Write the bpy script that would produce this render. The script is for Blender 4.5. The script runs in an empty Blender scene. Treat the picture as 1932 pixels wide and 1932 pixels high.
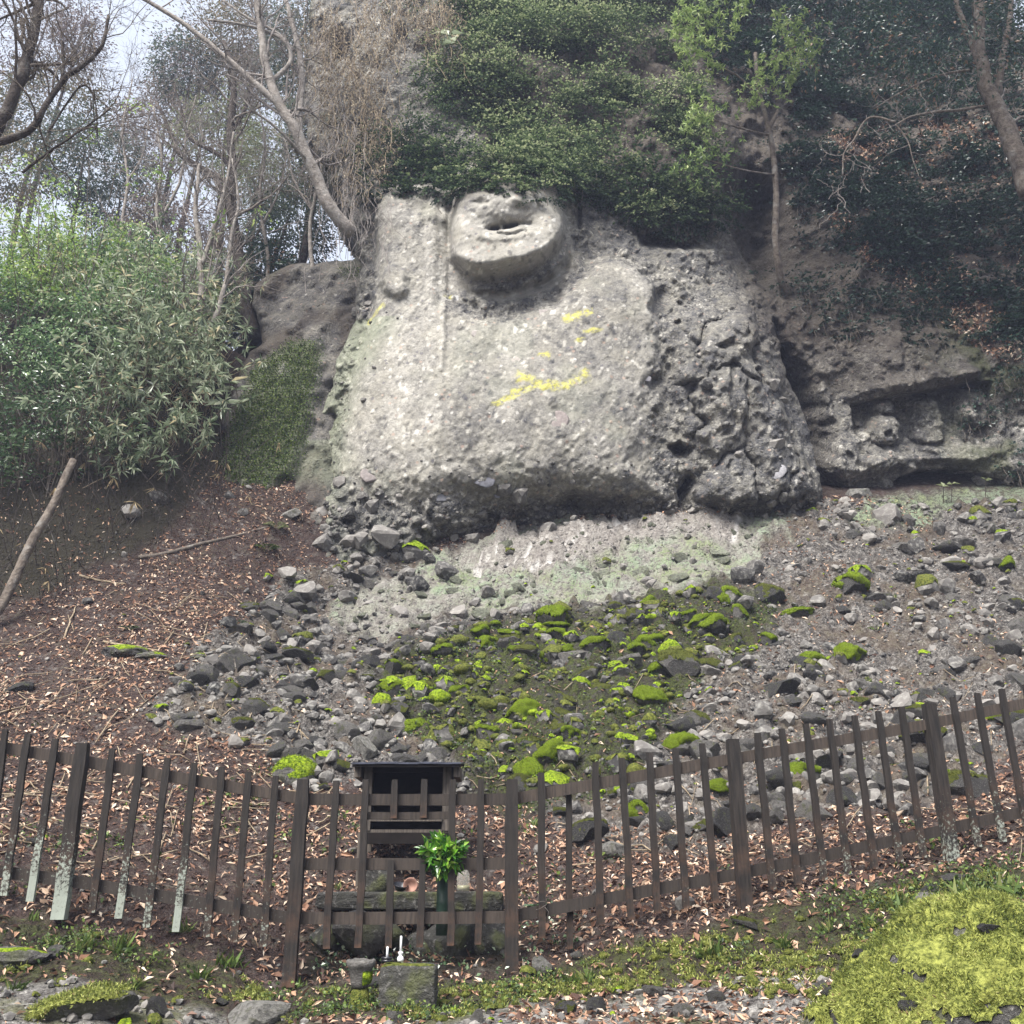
import bpy, math, random, time
import numpy as np

R = math.radians
SC = bpy.context.scene
COL = SC.collection

# ---------------------------------------------------------------- camera
PITCH = R(20.5)
EYE = np.array([0.0, 0.0, 1.6])
cam_data = bpy.data.cameras.new('camera')
cam_data.sensor_width = 36.0
cam_data.lens = 36.0
cam_data.clip_start = 0.05
cam_data.clip_end = 400.0
cam = bpy.data.objects.new('camera', cam_data)
cam.location = tuple(EYE)
cam.rotation_euler = (math.pi / 2 + PITCH, 0, 0)
COL.objects.link(cam)
SC.camera = cam

# ---------------------------------------------------------------- sky, sun, exposure (bright overcast)
SUN_EL, SUN_AZ = R(53), R(-150)          # sun behind the viewer, to the left
world = bpy.data.worlds.new('World')
SC.world = world
world.use_nodes = True
wn = world.node_tree
sky = wn.nodes.new('ShaderNodeTexSky')
sky.sky_type = 'NISHITA'
sky.sun_disc = False
sky.sun_elevation = SUN_EL
sky.sun_rotation = SUN_AZ
sky.air_density = 1.0
sky.dust_density = 6.0
sky.ozone_density = 1.5
cloud = wn.nodes.new('ShaderNodeMix'); cloud.data_type = 'RGBA'       # thin even cloud over the whole sky
cloud.inputs[0].default_value = 0.55
cloud.inputs[7].default_value = (6.6, 7.0, 7.7, 1)
wn.links.new(sky.outputs[0], cloud.inputs[6])
wn.links.new(cloud.outputs[2], wn.nodes['Background'].inputs[0])
wn.nodes['Background'].inputs[1].default_value = 0.115

sd = bpy.data.lights.new('sun', 'SUN')
sd.energy = 4.6
sd.angle = R(34)
sd.color = (1.0, 0.975, 0.94)
sun = bpy.data.objects.new('sun', sd)
# direction towards the sun, the same as the sky's
sdir = np.array([math.sin(SUN_AZ) * math.cos(SUN_EL), math.cos(SUN_AZ) * math.cos(SUN_EL), math.sin(SUN_EL)])
from mathutils import Vector
sun.rotation_euler = Vector(tuple(sdir)).to_track_quat('Z', 'Y').to_euler()
COL.objects.link(sun)

SC.view_settings.view_transform = 'Standard'
SC.view_settings.look = 'None'
SC.view_settings.gamma = 1.0
SC.view_settings.use_curve_mapping = False
SC.view_settings.exposure = 0.93
SC.cycles.max_bounces = 6
SC.cycles.diffuse_bounces = 3
SC.cycles.glossy_bounces = 2
SC.cycles.transmission_bounces = 4
SC.cycles.transparent_max_bounces = 8

# ---------------------------------------------------------------- picture -> world (measuring on a 1932 px square)
cP, sP = math.cos(PITCH), math.sin(PITCH)
def ray(X, Y):
    a = (np.asarray(X, float) - 966) / 1932
    b = (966 - np.asarray(Y, float)) / 1932
    return a, cP - b * sP, sP + b * cP
def P(X, Y, d):
    """the point seen at (X, Y) at d metres in front of the viewer"""
    rx, ry, rz = ray(X, Y)
    k = np.asarray(d, float) / ry
    return np.stack([EYE[0] + rx * k, EYE[1] + ry * k, EYE[2] + rz * k], -1)
def project(p):
    q = np.asarray(p, float) - EYE
    zc = q[..., 1] * cP + q[..., 2] * sP
    yc = -q[..., 1] * sP + q[..., 2] * cP
    zc = np.where(zc > 0.3, zc, 0.3)
    return 966 + 1932 * q[..., 0] / zc, 966 - 1932 * yc / zc, zc

# ---------------------------------------------------------------- numeric helpers
def rng(seed):
    return np.random.default_rng(seed)
def smooth(a, b, x):
    t = np.clip((x - a) / (b - a), 0, 1)
    return t * t * (3 - 2 * t)
def mix(a, b, t):
    return a + (b - a) * t
def unit(v):
    n = np.linalg.norm(v, axis=-1, keepdims=True)
    return v / np.maximum(n, 1e-9)
def _hash(ix, iy, iz, seed):
    h = (ix * 374761393 + iy * 668265263 + iz * 2147483647 + seed * 974634777) & 0xffffffff
    h = ((h ^ (h >> 13)) * 1274126177) & 0xffffffff
    h = ((h ^ (h >> 16)) * 2246822519) & 0xffffffff
    return ((h ^ (h >> 15)) & 0xffffff) / float(0x1000000)
def noise(p, seed=0):
    """value noise in [-1,1]; p (...,2 or 3)"""
    p = np.asarray(p, float)
    f = np.floor(p)
    i = f.astype(np.int64)
    t = p - f
    t = t * t * t * (t * (t * 6 - 15) + 10)
    out = 0
    three = p.shape[-1] == 3
    for dx in (0, 1):
        wx = t[..., 0] if dx else 1 - t[..., 0]
        for dy in (0, 1):
            wy = t[..., 1] if dy else 1 - t[..., 1]
            if three:
                for dz in (0, 1):
                    wz = t[..., 2] if dz else 1 - t[..., 2]
                    out = out + wx * wy * wz * _hash(i[..., 0] + dx, i[..., 1] + dy, i[..., 2] + dz, seed)
            else:
                out = out + wx * wy * _hash(i[..., 0] + dx, i[..., 1] + dy, 0, seed)
    return out * 2 - 1
def fbm(p, octaves=4, seed=0, gain=0.5):
    p = np.asarray(p, float)
    s, a, tot = 0, 1.0, 0
    for k in range(octaves):
        s = s + a * noise(p * (2.03 ** k) + 17.3 * k, seed + k)
        tot += a
        a *= gain
    return s / tot
def worley(p, seed=0, jitter=0.9):
    """2D: F1, F2, random value of the nearest cell"""
    p = np.asarray(p, float)
    i = np.floor(p).astype(np.int64)
    f1 = np.full(p.shape[:-1], 9.0); f2 = f1.copy(); idv = np.zeros(p.shape[:-1])
    for dx in (-1, 0, 1):
        for dy in (-1, 0, 1):
            cx, cy = i[..., 0] + dx, i[..., 1] + dy
            px = cx + 0.5 + jitter * (_hash(cx, cy, 1, seed) - 0.5)
            py = cy + 0.5 + jitter * (_hash(cx, cy, 2, seed) - 0.5)
            d = np.hypot(px - p[..., 0], py - p[..., 1])
            r = _hash(cx, cy, 3, seed)
            nearer = d < f1
            f2 = np.where(nearer, f1, np.minimum(f2, d))
            idv = np.where(nearer, r, idv)
            f1 = np.where(nearer, d, f1)
    return f1, f2, idv
class TPS:
    def __init__(self, pts, val, lam=1e-3):
        self.c = np.asarray(pts, float)
        n = len(self.c)
        K = self._u(self.c, self.c) + lam * np.eye(n)
        Pm = np.hstack([np.ones((n, 1)), self.c])
        A = np.zeros((n + 3, n + 3)); A[:n, :n] = K; A[:n, n:] = Pm; A[n:, :n] = Pm.T
        b = np.concatenate([np.asarray(val, float), np.zeros(3)])
        s = np.linalg.solve(A, b)
        self.w, self.a = s[:n], s[n:]
    @staticmethod
    def _u(p, c):
        d2 = ((p[:, None, :] - c[None, :, :]) ** 2).sum(-1)
        return 0.5 * d2 * np.log(np.maximum(d2, 1e-12))
    def __call__(self, x, y):
        sh = np.shape(x)
        p = np.stack([np.ravel(x), np.ravel(y)], -1).astype(float)
        out = np.empty(len(p))
        for k in range(0, len(p), 20000):
            q = p[k:k + 20000]
            out[k:k + 20000] = self._u(q, self.c) @ self.w + self.a[0] + q @ self.a[1:]
        return out.reshape(sh)
def sdf(poly, x, y):
    """signed distance to a polygon, positive inside"""
    poly = np.asarray(poly, float)
    x = np.asarray(x, float); y = np.asarray(y, float)
    d = np.full(x.shape, 1e9); ins = np.zeros(x.shape, bool)
    n = len(poly)
    for k in range(n):
        ax, ay = poly[k]; bx, by = poly[(k + 1) % n]
        ex, ey = bx - ax, by - ay
        t = np.clip(((x - ax) * ex + (y - ay) * ey) / (ex * ex + ey * ey + 1e-12), 0, 1)
        d = np.minimum(d, np.hypot(x - ax - t * ex, y - ay - t * ey))
        if abs(ey) > 1e-12:
            c = ((ay > y) != (by > y)) & (x < ex * (y - ay) / ey + ax)
            ins ^= c
    return np.where(ins, d, -d)
def dist_line(line, x, y):
    line = np.asarray(line, float)
    d = np.full(np.shape(x), 1e9)
    for k in range(len(line) - 1):
        ax, ay = line[k]; ex, ey = line[k + 1] - line[k]
        t = np.clip(((x - ax) * ex + (y - ay) * ey) / (ex * ex + ey * ey + 1e-12), 0, 1)
        d = np.minimum(d, np.hypot(x - ax - t * ex, y - ay - t * ey))
    return d

# ---------------------------------------------------------------- mesh helpers
def tag(o, label=None, cat=None, group=None, kind=None):
    if label: o['label'] = label
    if cat: o['category'] = cat
    if group: o['group'] = group
    if kind: o['kind'] = kind
    return o
def mesh_np(name, V, F, mat=None, attrs=None, smooth_shade=True):
    V = np.asarray(V, np.float32)
    Fs = F if isinstance(F, list) else [F]
    Fs = [np.asarray(f, np.int32) for f in Fs if len(f)]
    me = bpy.data.meshes.new(name)
    me.vertices.add(len(V)); me.vertices.foreach_set('co', V.ravel())
    loops = np.concatenate([f.ravel() for f in Fs])
    tot = np.concatenate([np.full(len(f), f.shape[1], np.int32) for f in Fs])
    st = np.concatenate([[0], np.cumsum(tot)[:-1]]).astype(np.int32)
    me.loops.add(len(loops)); me.loops.foreach_set('vertex_index', loops)
    me.polygons.add(len(tot)); me.polygons.foreach_set('loop_start', st)
    me.polygons.foreach_set('use_smooth', np.full(len(tot), bool(smooth_shade)))
    me.update(calc_edges=True)
    me.validate()
    for k, v in (attrs or {}).items():
        a = me.attributes.new(k, 'FLOAT', 'POINT')
        a.data.foreach_set('value', np.asarray(v, np.float32))
    if mat: me.materials.append(mat)
    return me
def link(name, me, parent=None, loc=None, rot=None, scale=None):
    o = bpy.data.objects.new(name, me)
    COL.objects.link(o)
    if parent is not None: o.parent = parent
    if loc is not None: o.location = tuple(float(c) for c in loc)
    if rot is not None: o.rotation_euler = tuple(float(c) for c in rot)
    if scale is not None: o.scale = (scale,) * 3 if np.isscalar(scale) else tuple(float(c) for c in scale)
    return o
def empty(name, loc=(0, 0, 0), rot=(0, 0, 0)):
    o = bpy.data.objects.new(name, None)
    o.empty_display_size = 0.1
    COL.objects.link(o)
    o.location = tuple(float(c) for c in loc); o.rotation_euler = rot
    return o
class MB:
    """collects pieces into one mesh"""
    def __init__(self): self.V = []; self.F = {}; self.n = 0; self.A = {}
    def add(self, V, F, **attrs):
        V = np.asarray(V, float)
        for f in (F if isinstance(F, list) else [F]):
            f = np.asarray(f, int)
            if len(f): self.F.setdefault(f.shape[1], []).append(f + self.n)
        self.V.append(V); self.n += len(V)
        for k, v in attrs.items():
            self.A.setdefault(k, []).append(np.broadcast_to(np.asarray(v, float), (len(V),)))
        return self
    def box(self, c, size, rot=None, taper=1.0, **at):
        s = np.asarray(size, float) / 2
        v = np.array([[x, y, z] for z in (-1, 1) for y in (-1, 1) for x in (-1, 1)], float) * s
        v[4:, :2] *= taper
        if rot is not None: v = v @ np.asarray(rot).T
        f = [[0, 2, 3, 1], [4, 5, 7, 6], [0, 1, 5, 4], [2, 6, 7, 3], [0, 4, 6, 2], [1, 3, 7, 5]]
        return self.add(v + np.asarray(c, float), np.array(f), **at)
    def tube(self, pts, rad, sides=6, cap=True, **at):
        V, F = tube_geo(pts, rad, sides, cap)
        return self.add(V, F, **at)
    def mesh(self, name, mat, smooth_shade=True):
        A = {k: np.concatenate(v) for k, v in self.A.items()}
        return mesh_np(name, np.concatenate(self.V), [np.concatenate(v) for v in self.F.values()], mat, A, smooth_shade)
    def obj(self, name, mat, parent=None, smooth_shade=True, loc=None):
        return link(name, self.mesh(name, mat, smooth_shade), parent, loc)
def frames(pts):
    t = np.gradient(pts, axis=0); t = unit(t)
    ref = np.array([0.31, 0.42, 0.85])
    u = unit(np.cross(t, np.where(np.abs(t @ ref)[:, None] > 0.95, [1.0, 0, 0], ref)))
    return t, u, np.cross(t, u)
def tube_geo(pts, rad, sides=6, cap=True):
    pts = np.asarray(pts, float); n = len(pts)
    rad = np.broadcast_to(np.asarray(rad, float), (n,))
    t, u, v = frames(pts)
    a = np.arange(sides) * 2 * math.pi / sides
    V = pts[:, None, :] + rad[:, None, None] * (u[:, None, :] * np.cos(a)[None, :, None] + v[:, None, :] * np.sin(a)[None, :, None])
    V = V.reshape(-1, 3)
    i = np.arange(n - 1)[:, None] * sides; j = np.arange(sides)[None, :]; k = (j + 1) % sides
    F = np.stack([i + j, i + k, i + sides + k, i + sides + j], -1).reshape(-1, 4)
    out = [F]
    if cap:
        V = np.vstack([V, pts[:1], pts[-1:]])
        jj = np.arange(sides); kk = (jj + 1) % sides
        out.append(np.concatenate([np.stack([kk, jj, np.full(sides, n * sides)], -1),
                                   np.stack([(n - 1) * sides + jj, (n - 1) * sides + kk, np.full(sides, n * sides + 1)], -1)]))
    return V, out
def spline(pts, n):
    """Catmull-Rom through the points, n samples"""
    p = np.asarray(pts, float)
    q = np.vstack([2 * p[0] - p[1], p, 2 * p[-1] - p[-2]])
    s = np.linspace(0, len(p) - 1 - 1e-6, n); k = s.astype(int); t = (s - k)[:, None]
    a, b, c, d = q[k], q[k + 1], q[k + 2], q[k + 3]
    return 0.5 * (2 * b + (c - a) * t + (2 * a - 5 * b + 4 * c - d) * t ** 2 + (3 * b - a - 3 * c + d) * t ** 3)
def lathe(profile, sides=14):
    pr = np.asarray(profile, float)
    a = np.arange(sides) * 2 * math.pi / sides
    V = np.stack([pr[:, :1] * np.cos(a), pr[:, :1] * np.sin(a), np.repeat(pr[:, 1:], sides, 1)], -1).reshape(-1, 3)
    n = len(pr); i = np.arange(n - 1)[:, None] * sides; j = np.arange(sides)[None, :]; k = (j + 1) % sides
    F = np.stack([i + j, i + k, i + sides + k, i + sides + j], -1).reshape(-1, 4)
    return V, F

# ---------------------------------------------------------------- leaves: small folded blades, many to a mesh
def leaf_arrays(C, D, N, L, W, rnd, belly=0.45, fold=0.12, droop=0.0):
    """each leaf: base, two sides, tip -> two triangles folded on the midrib"""
    n = len(C)
    D = unit(D); S = unit(np.cross(D, N)); N = np.cross(S, D)
    L = np.broadcast_to(L, (n,))[:, None]; W = np.broadcast_to(W, (n,))[:, None]
    mid = C + D * L * belly
    tip = C + D * L - N * L * droop
    l = mid + S * W / 2 + N * W * fold
    r = mid - S * W / 2 + N * W * fold
    V = np.stack([C, r, tip, l], 1).reshape(-1, 3)
    b = np.arange(n)[:, None] * 4
    F = np.concatenate([b + [0, 1, 2], b + [0, 2, 3]])
    return V, F, np.repeat(rnd, 4)
def leaves(name, C, D, N, L, W, mat, parent=None, seed=0, **kw):
    r = rng(seed).random(len(C))
    V, F, a = leaf_arrays(np.asarray(C, float), np.asarray(D, float), np.asarray(N, float), L, W, r, **kw)
    return link(name, mesh_np(name, V, F, mat, {'rnd': a}, False), parent)
# ---------------------------------------------------------------- materials
class NT:
    def __init__(self, name, rough=0.9, spec=0.3):
        self.m = bpy.data.materials.new(name); self.m.use_nodes = True
        self.t = self.m.node_tree; self.n = self.t.nodes
        self.b = self.n['Principled BSDF']
        self.b.inputs['Roughness'].default_value = rough
        self.b.inputs['Specular IOR Level'].default_value = spec
        self._co = None
    def set(self, sock, v):
        if isinstance(v, bpy.types.NodeSocket): self.t.links.new(v, sock)
        elif isinstance(v, (tuple, list)) and len(v) == 3 and sock.type == 'RGBA': sock.default_value = (*v, 1)
        else: sock.default_value = v
    def coord(self, kind='Object'):
        if self._co is None: self._co = self.n.new('ShaderNodeTexCoord')
        return self._co.outputs[kind]
    def attr(self, name):
        a = self.n.new('ShaderNodeAttribute'); a.attribute_name = name; return a.outputs['Fac']
    def noise(self, scale, detail=4, rough=0.55, vec=None, out='Fac', dist=0.0):
        a = self.n.new('ShaderNodeTexNoise'); a.inputs['Scale'].default_value = scale
        a.inputs['Detail'].default_value = detail; a.inputs['Roughness'].default_value = rough
        a.inputs['Distortion'].default_value = dist
        self.set(a.inputs['Vector'], vec if vec is not None else self.coord()); return a.outputs[out]
    def voro(self, scale, out='Distance', vec=None, feature='F1'):
        a = self.n.new('ShaderNodeTexVoronoi'); a.feature = feature; a.inputs['Scale'].default_value = scale
        self.set(a.inputs['Vector'], vec if vec is not None else self.coord()); return a.outputs[out]
    def math(self, op, a, b=0.0, clamp=False):
        m = self.n.new('ShaderNodeMath'); m.operation = op; m.use_clamp = clamp
        self.set(m.inputs[0], a); self.set(m.inputs[1], b); return m.outputs[0]
    def ramp(self, f, a, b, lo=0.0, hi=1.0):
        m = self.n.new('ShaderNodeMapRange'); m.interpolation_type = 'SMOOTHSTEP'
        self.set(m.inputs[0], f); m.inputs[1].default_value = a; m.inputs[2].default_value = b
        m.inputs[3].default_value = lo; m.inputs[4].default_value = hi; return m.outputs[0]
    def mix(self, f, a, b, blend='MIX'):
        m = self.n.new('ShaderNodeMix'); m.data_type = 'RGBA'; m.blend_type = blend
        self.set(m.inputs[0], f); self.set(m.inputs[6], a); self.set(m.inputs[7], b); return m.outputs[2]
    def colors(self, f, stops):
        r = self.n.new('ShaderNodeValToRGB'); el = r.color_ramp.elements
        el[0].position, el[0].color = stops[0][0], (*stops[0][1], 1)
        el[1].position, el[1].color = stops[-1][0], (*stops[-1][1], 1)
        for p, c in stops[1:-1]:
            e = el.new(p); e.color = (*c, 1)
        self.set(r.inputs[0], f); return r.outputs[0]
    def bump(self, h, strength=0.5, dist=0.02):
        b = self.n.new('ShaderNodeBump'); b.inputs['Strength'].default_value = strength
        b.inputs['Distance'].default_value = dist; self.set(b.inputs['Height'], h)
        self.t.links.new(b.outputs[0], self.b.inputs['Normal'])
    def col(self, c): self.set(self.b.inputs['Base Color'], c); return self
    def normal_z(self):
        g = self.n.new('ShaderNodeNewGeometry'); s = self.n.new('ShaderNodeSeparateXYZ')
        self.t.links.new(g.outputs['Normal'], s.inputs[0]); return s.outputs[2]
    def obj_rand(self):
        return self.n.new('ShaderNodeObjectInfo').outputs['Random']

def pebbles(t, scales=((11, .55), (24, .5), (52, .4))):
    """broken stone: cells of three sizes, each with its own tone, dark joints between -> (tone -1..1, height)"""
    wv = t.n.new('ShaderNodeVectorMath'); wv.operation = 'ADD'
    nz = t.noise(7, 3, .6, out='Color')
    sc = t.n.new('ShaderNodeVectorMath'); sc.operation = 'SCALE'; sc.inputs['Scale'].default_value = .10
    t.t.links.new(nz, sc.inputs[0]); t.t.links.new(t.coord(), wv.inputs[0]); t.t.links.new(sc.outputs[0], wv.inputs[1])
    tone = None; hgt = None
    for s_, amp in scales:
        v = t.n.new('ShaderNodeTexVoronoi'); v.inputs['Scale'].default_value = s_; v.inputs['Randomness'].default_value = 1
        t.t.links.new(wv.outputs[0], v.inputs['Vector'])
        sp = t.n.new('ShaderNodeSeparateColor'); t.t.links.new(v.outputs['Color'], sp.inputs[0])
        has = t.ramp(sp.outputs[1], .35, .5)                       # some cells are only matrix
        k = t.math('MULTIPLY', t.math('MULTIPLY', t.math('SUBTRACT', sp.outputs[0], .5), has), amp)
        dome = t.math('MULTIPLY', t.ramp(v.outputs['Distance'], .55, .1), t.math('MULTIPLY', has, 11.0 / s_))
        tone = k if tone is None else t.math('ADD', tone, k)
        hgt = dome if hgt is None else t.math('ADD', hgt, dome)
    return tone, hgt
def rock_material(name):
    t = NT(name, 0.93, 0.2)
    n1 = t.noise(2.2, 5); n2 = t.noise(14, 6, 0.7); n3 = t.noise(60, 3, 0.6)
    pt_, ph = pebbles(t)
    tone = t.math('ADD', t.attr('tone'), t.math('MULTIPLY', pt_, t.attr('grain')))
    c = t.colors(tone, [(0.0, (0.06, 0.06, 0.064)), (0.3, (0.155, 0.148, 0.134)), (0.6, (0.315, 0.30, 0.265)), (1.0, (0.62, 0.60, 0.55))])
    c = t.mix(t.ramp(n1, 0.4, 0.7, 0, .8), c, t.mix(0.4, c, (0.30, 0.28, 0.22)))
    c = t.mix(t.math('MULTIPLY', t.attr('grain'), t.ramp(n2, 0.50, 0.62, 0.0, 0.8)), c, (0.085, 0.082, 0.08))
    peb = t.n.new('ShaderNodeTexVoronoi'); peb.inputs['Scale'].default_value = 11; t.t.links.new(t.coord(), peb.inputs['Vector'])
    sp = t.n.new('ShaderNodeSeparateColor'); t.t.links.new(peb.outputs['Color'], sp.inputs[0])
    pm = t.ramp(t.math('ADD', peb.outputs['Distance'], t.math('MULTIPLY', t.math('SUBTRACT', n3, .5), .5)), .40, .26)
    c = t.mix(t.math('MULTIPLY', pm, t.ramp(sp.outputs[0], .955, .97, 0, .6)), c, (0.52, 0.50, 0.46))
    c = t.mix(t.math('MULTIPLY', pm, t.ramp(sp.outputs[1], .94, .945, 0, .7)), c, (0.105, 0.10, 0.11))
    c = t.mix(t.math('MULTIPLY', pm, t.ramp(sp.outputs[2], .93, .94, 0, .6)), c, (0.34, 0.25, 0.20))
    c = t.mix(t.ramp(n3, 0.58, 0.75, 0.0, 0.5), c, (0.55, 0.53, 0.49))
    c = t.mix(t.math('MULTIPLY', t.attr('brown'), t.ramp(n2, 0.35, 0.7, 1.0, 0.72)), c, t.mix(.17, t.mix(n1, (0.020, 0.016, 0.013), (0.075, 0.055, 0.040)), t.mix(t.ramp(n1, .3, .6), t.mix(.5, c, (0.02, 0.02, 0.02)), c)))  # earth brown that also carries painted shade at the upper right
    gl = t.math('MULTIPLY', t.attr('lichen'), t.ramp(n2, 0.25, 0.55, 0.3, 1.0))
    c = t.mix(gl, c, t.mix(n1, (0.22, 0.24, 0.14), (0.25, 0.28, 0.21)))
    ms = t.math('MULTIPLY', t.attr('moss'), t.ramp(n2, 0.3, 0.55, 0.45, 1.0))
    c = t.mix(ms, c, t.mix(n3, (0.03, 0.042, 0.018), (0.095, 0.105, 0.04)))
    yl = t.math('MULTIPLY', t.attr('yellow'), t.ramp(n2, 0.40, 0.54, 0.05, .8))
    c = t.mix(yl, c, t.mix(n3, (0.34, 0.32, 0.06), (0.52, 0.49, 0.12)))
    t.col(c)
    h = t.math('ADD', t.math('MULTIPLY', n2, .6), t.math('ADD', t.math('MULTIPLY', t.noise(42, 5, 0.75), 0.5), t.math('MULTIPLY', ph, .8)))
    t.bump(h, 0.7, 0.05)
    for l in list(t.t.links):
        if l.to_node.type == 'BUMP' and l.to_socket.name == 'Height': bn = l.to_node
    t.set(bn.inputs['Strength'], t.math('MULTIPLY', t.math('POWER', t.attr('grain'), 1.3), 1.15, True))
    return t.m
def ground_material(name):
    t = NT(name, 0.95, 0.15)
    n1 = t.noise(1.7, 5); n2 = t.noise(11, 6, 0.7); n3 = t.noise(48, 4, 0.65)
    pt_, ph = pebbles(t, ((16, .5), (38, .5), (80, .5)))
    soil = t.mix(n2, (0.020, 0.014, 0.0135), (0.066, 0.046, 0.040))
    soil = t.mix(t.ramp(t.noise(95, 3, .7), .56, .68, 0, .8), soil, (0.24, 0.16, 0.125))
    scree = t.colors(t.math('ADD', t.math('ADD', .42, pt_), t.math('MULTIPLY', t.math('SUBTRACT', n2, .5), .9)), [(0, (0.028, 0.027, 0.026)), (.45, (0.10, 0.092, 0.083)), (1, (0.33, 0.31, 0.285))])
    scree = t.mix(t.ramp(n1, .42, .66, 0, .75), scree, t.mix(n2, (0.035, 0.026, 0.020), (0.15, 0.115, 0.085)))
    c = t.mix(t.math('ADD', t.attr('scree'), t.ramp(n2, 0.3, 0.7, -0.25, 0.25), True), soil, scree)
    path = t.colors(t.math('ADD', t.math('ADD', .5, pt_), t.math('MULTIPLY', t.math('SUBTRACT', n2, .5), .7)), [(0, (0.05, 0.046, 0.043)), (.5, (0.15, 0.142, 0.132)), (1, (0.36, 0.345, 0.32))])
    path = t.mix(t.ramp(n1, .46, .62, 0, .75), path, t.mix(n3, (0.045, 0.05, 0.018), (0.13, 0.135, 0.045)))
    c = t.mix(t.math('ADD', t.attr('path'), t.ramp(n2, 0.3, 0.7, -0.3, 0.3), True), c, path)
    rock = t.colors(t.math('ADD', .5, t.math('ADD', t.math('MULTIPLY', pt_, .6), t.math('MULTIPLY', t.math('SUBTRACT', n2, .5), 1.2))), [(0, (0.08, 0.073, 0.068)), (.5, (0.22, 0.20, 0.182)), (1, (0.40, 0.375, 0.345))])
    c = t.mix(t.attr('painted_shade_soil'), c, t.mix(n2, (0.012, 0.010, 0.009), (0.05, 0.045, 0.03)))  # dark earth with the bank's and slab hollow's shade put into it
    c = t.mix(t.attr('apron'), c, rock)
    gl = t.math('MULTIPLY', t.attr('lichen'), t.math('MULTIPLY', t.ramp(t.math('ADD', n2, t.math('MULTIPLY', pt_, .7)), 0.32, 0.6, 0.1, .95), t.ramp(t.noise(4.5, 5, .65), .34, .56, .25, 1)))
    c = t.mix(gl, c, t.mix(t.ramp(n1, 0.35, 0.65), (0.19, 0.225, 0.115), (0.215, 0.27, 0.185)))
    cr = t.attr('crack')
    c = t.mix(cr, c, (0.5, 0.48, 0.45))
    ms = t.math('MULTIPLY', t.attr('moss'), t.ramp(n2, 0.40, 0.58))
    c = t.mix(t.math('MULTIPLY', t.attr('moss'), .8), c, (0.022, 0.020, 0.014))
    c = t.mix(ms, c, t.mix(t.ramp(n3, .3, .7), (0.015, 0.022, 0.007), (0.075, 0.088, 0.022)))
    t.col(c)
    t.bump(t.math('ADD', t.math('MULTIPLY', n2, .7), t.math('ADD', t.math('MULTIPLY', t.noise(40, 5, 0.7), 0.5), t.math('MULTIPLY', ph, .9))), 1.0, 0.045)
    return t.m
def stone_material(name, lo=(0.036, 0.035, 0.036), hi=(0.20, 0.188, 0.172), mossy=.55):
    """loose stones; each object its own tone, specked and dusted with lichen"""
    t = NT(name, 0.9, 0.25)
    r = t.obj_rand()
    n2 = t.noise(5, 6, 0.7); n3 = t.noise(22, 5, 0.75)
    c = t.mix(t.math('POWER', r, 1.3), lo, hi)
    c = t.mix(t.ramp(n2, 0.42, 0.62, 0, 0.65), c, (0.06, 0.058, 0.056))
    c = t.mix(t.ramp(n3, 0.52, 0.68, 0, 0.6), c, (0.36, 0.345, 0.32))
    c = t.mix(t.ramp(t.noise(3, 4), 0.54, 0.68, 0, mossy), c, (0.11, 0.12, 0.05))
    t.col(c)
    t.bump(t.math('ADD', n2, n3), 1.0, 0.05)
    return t.m
def moss_material(name, a=(0.045, 0.085, 0.007), b=(0.30, 0.40, 0.025)):
    t = NT(name, 0.95, 0.1)
    n3 = t.noise(38, 4, 0.65); n2 = t.noise(7, 4)
    c = t.mix(t.ramp(n3, 0.3, 0.7), a, b)
    c = t.mix(t.ramp(n2, 0.5, 0.75, 0, 0.55), c, (0.10, 0.10, 0.02))
    t.col(c); t.bump(t.math('ADD', n3, t.noise(110, 3)), 1.0, 0.02)
    return t.m
def leaf_material(name, stops, rough=0.45, spec=0.5, trans=0.25):
    t = NT(name, rough, spec)
    c = t.colors(t.attr('rnd'), stops)
    t.col(c)
    if trans:
        tr = t.n.new('ShaderNodeBsdfTranslucent'); t.set(tr.inputs[0], c)
        mx = t.n.new('ShaderNodeMixShader'); mx.inputs[0].default_value = trans
        t.t.links.new(t.b.outputs[0], mx.inputs[1]); t.t.links.new(tr.outputs[0], mx.inputs[2])
        t.t.links.new(mx.outputs[0], t.n['Material Output'].inputs[0])
    return t.m
def bark_material(name, a, b, c3=(0.30, 0.29, 0.27), lich=0.4):
    t = NT(name, 0.92, 0.2)
    n = t.noise(9, 6, 0.7); n2 = t.noise(30, 4)
    c = t.mix(t.ramp(n, 0.3, 0.7), a, b)
    c = t.mix(t.ramp(t.noise(5, 4, 0.6), 0.52, 0.66, 0, lich), c, c3)
    t.col(c); t.bump(t.math('ADD', n, n2), 0.8, 0.03)
    return t.m
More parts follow.
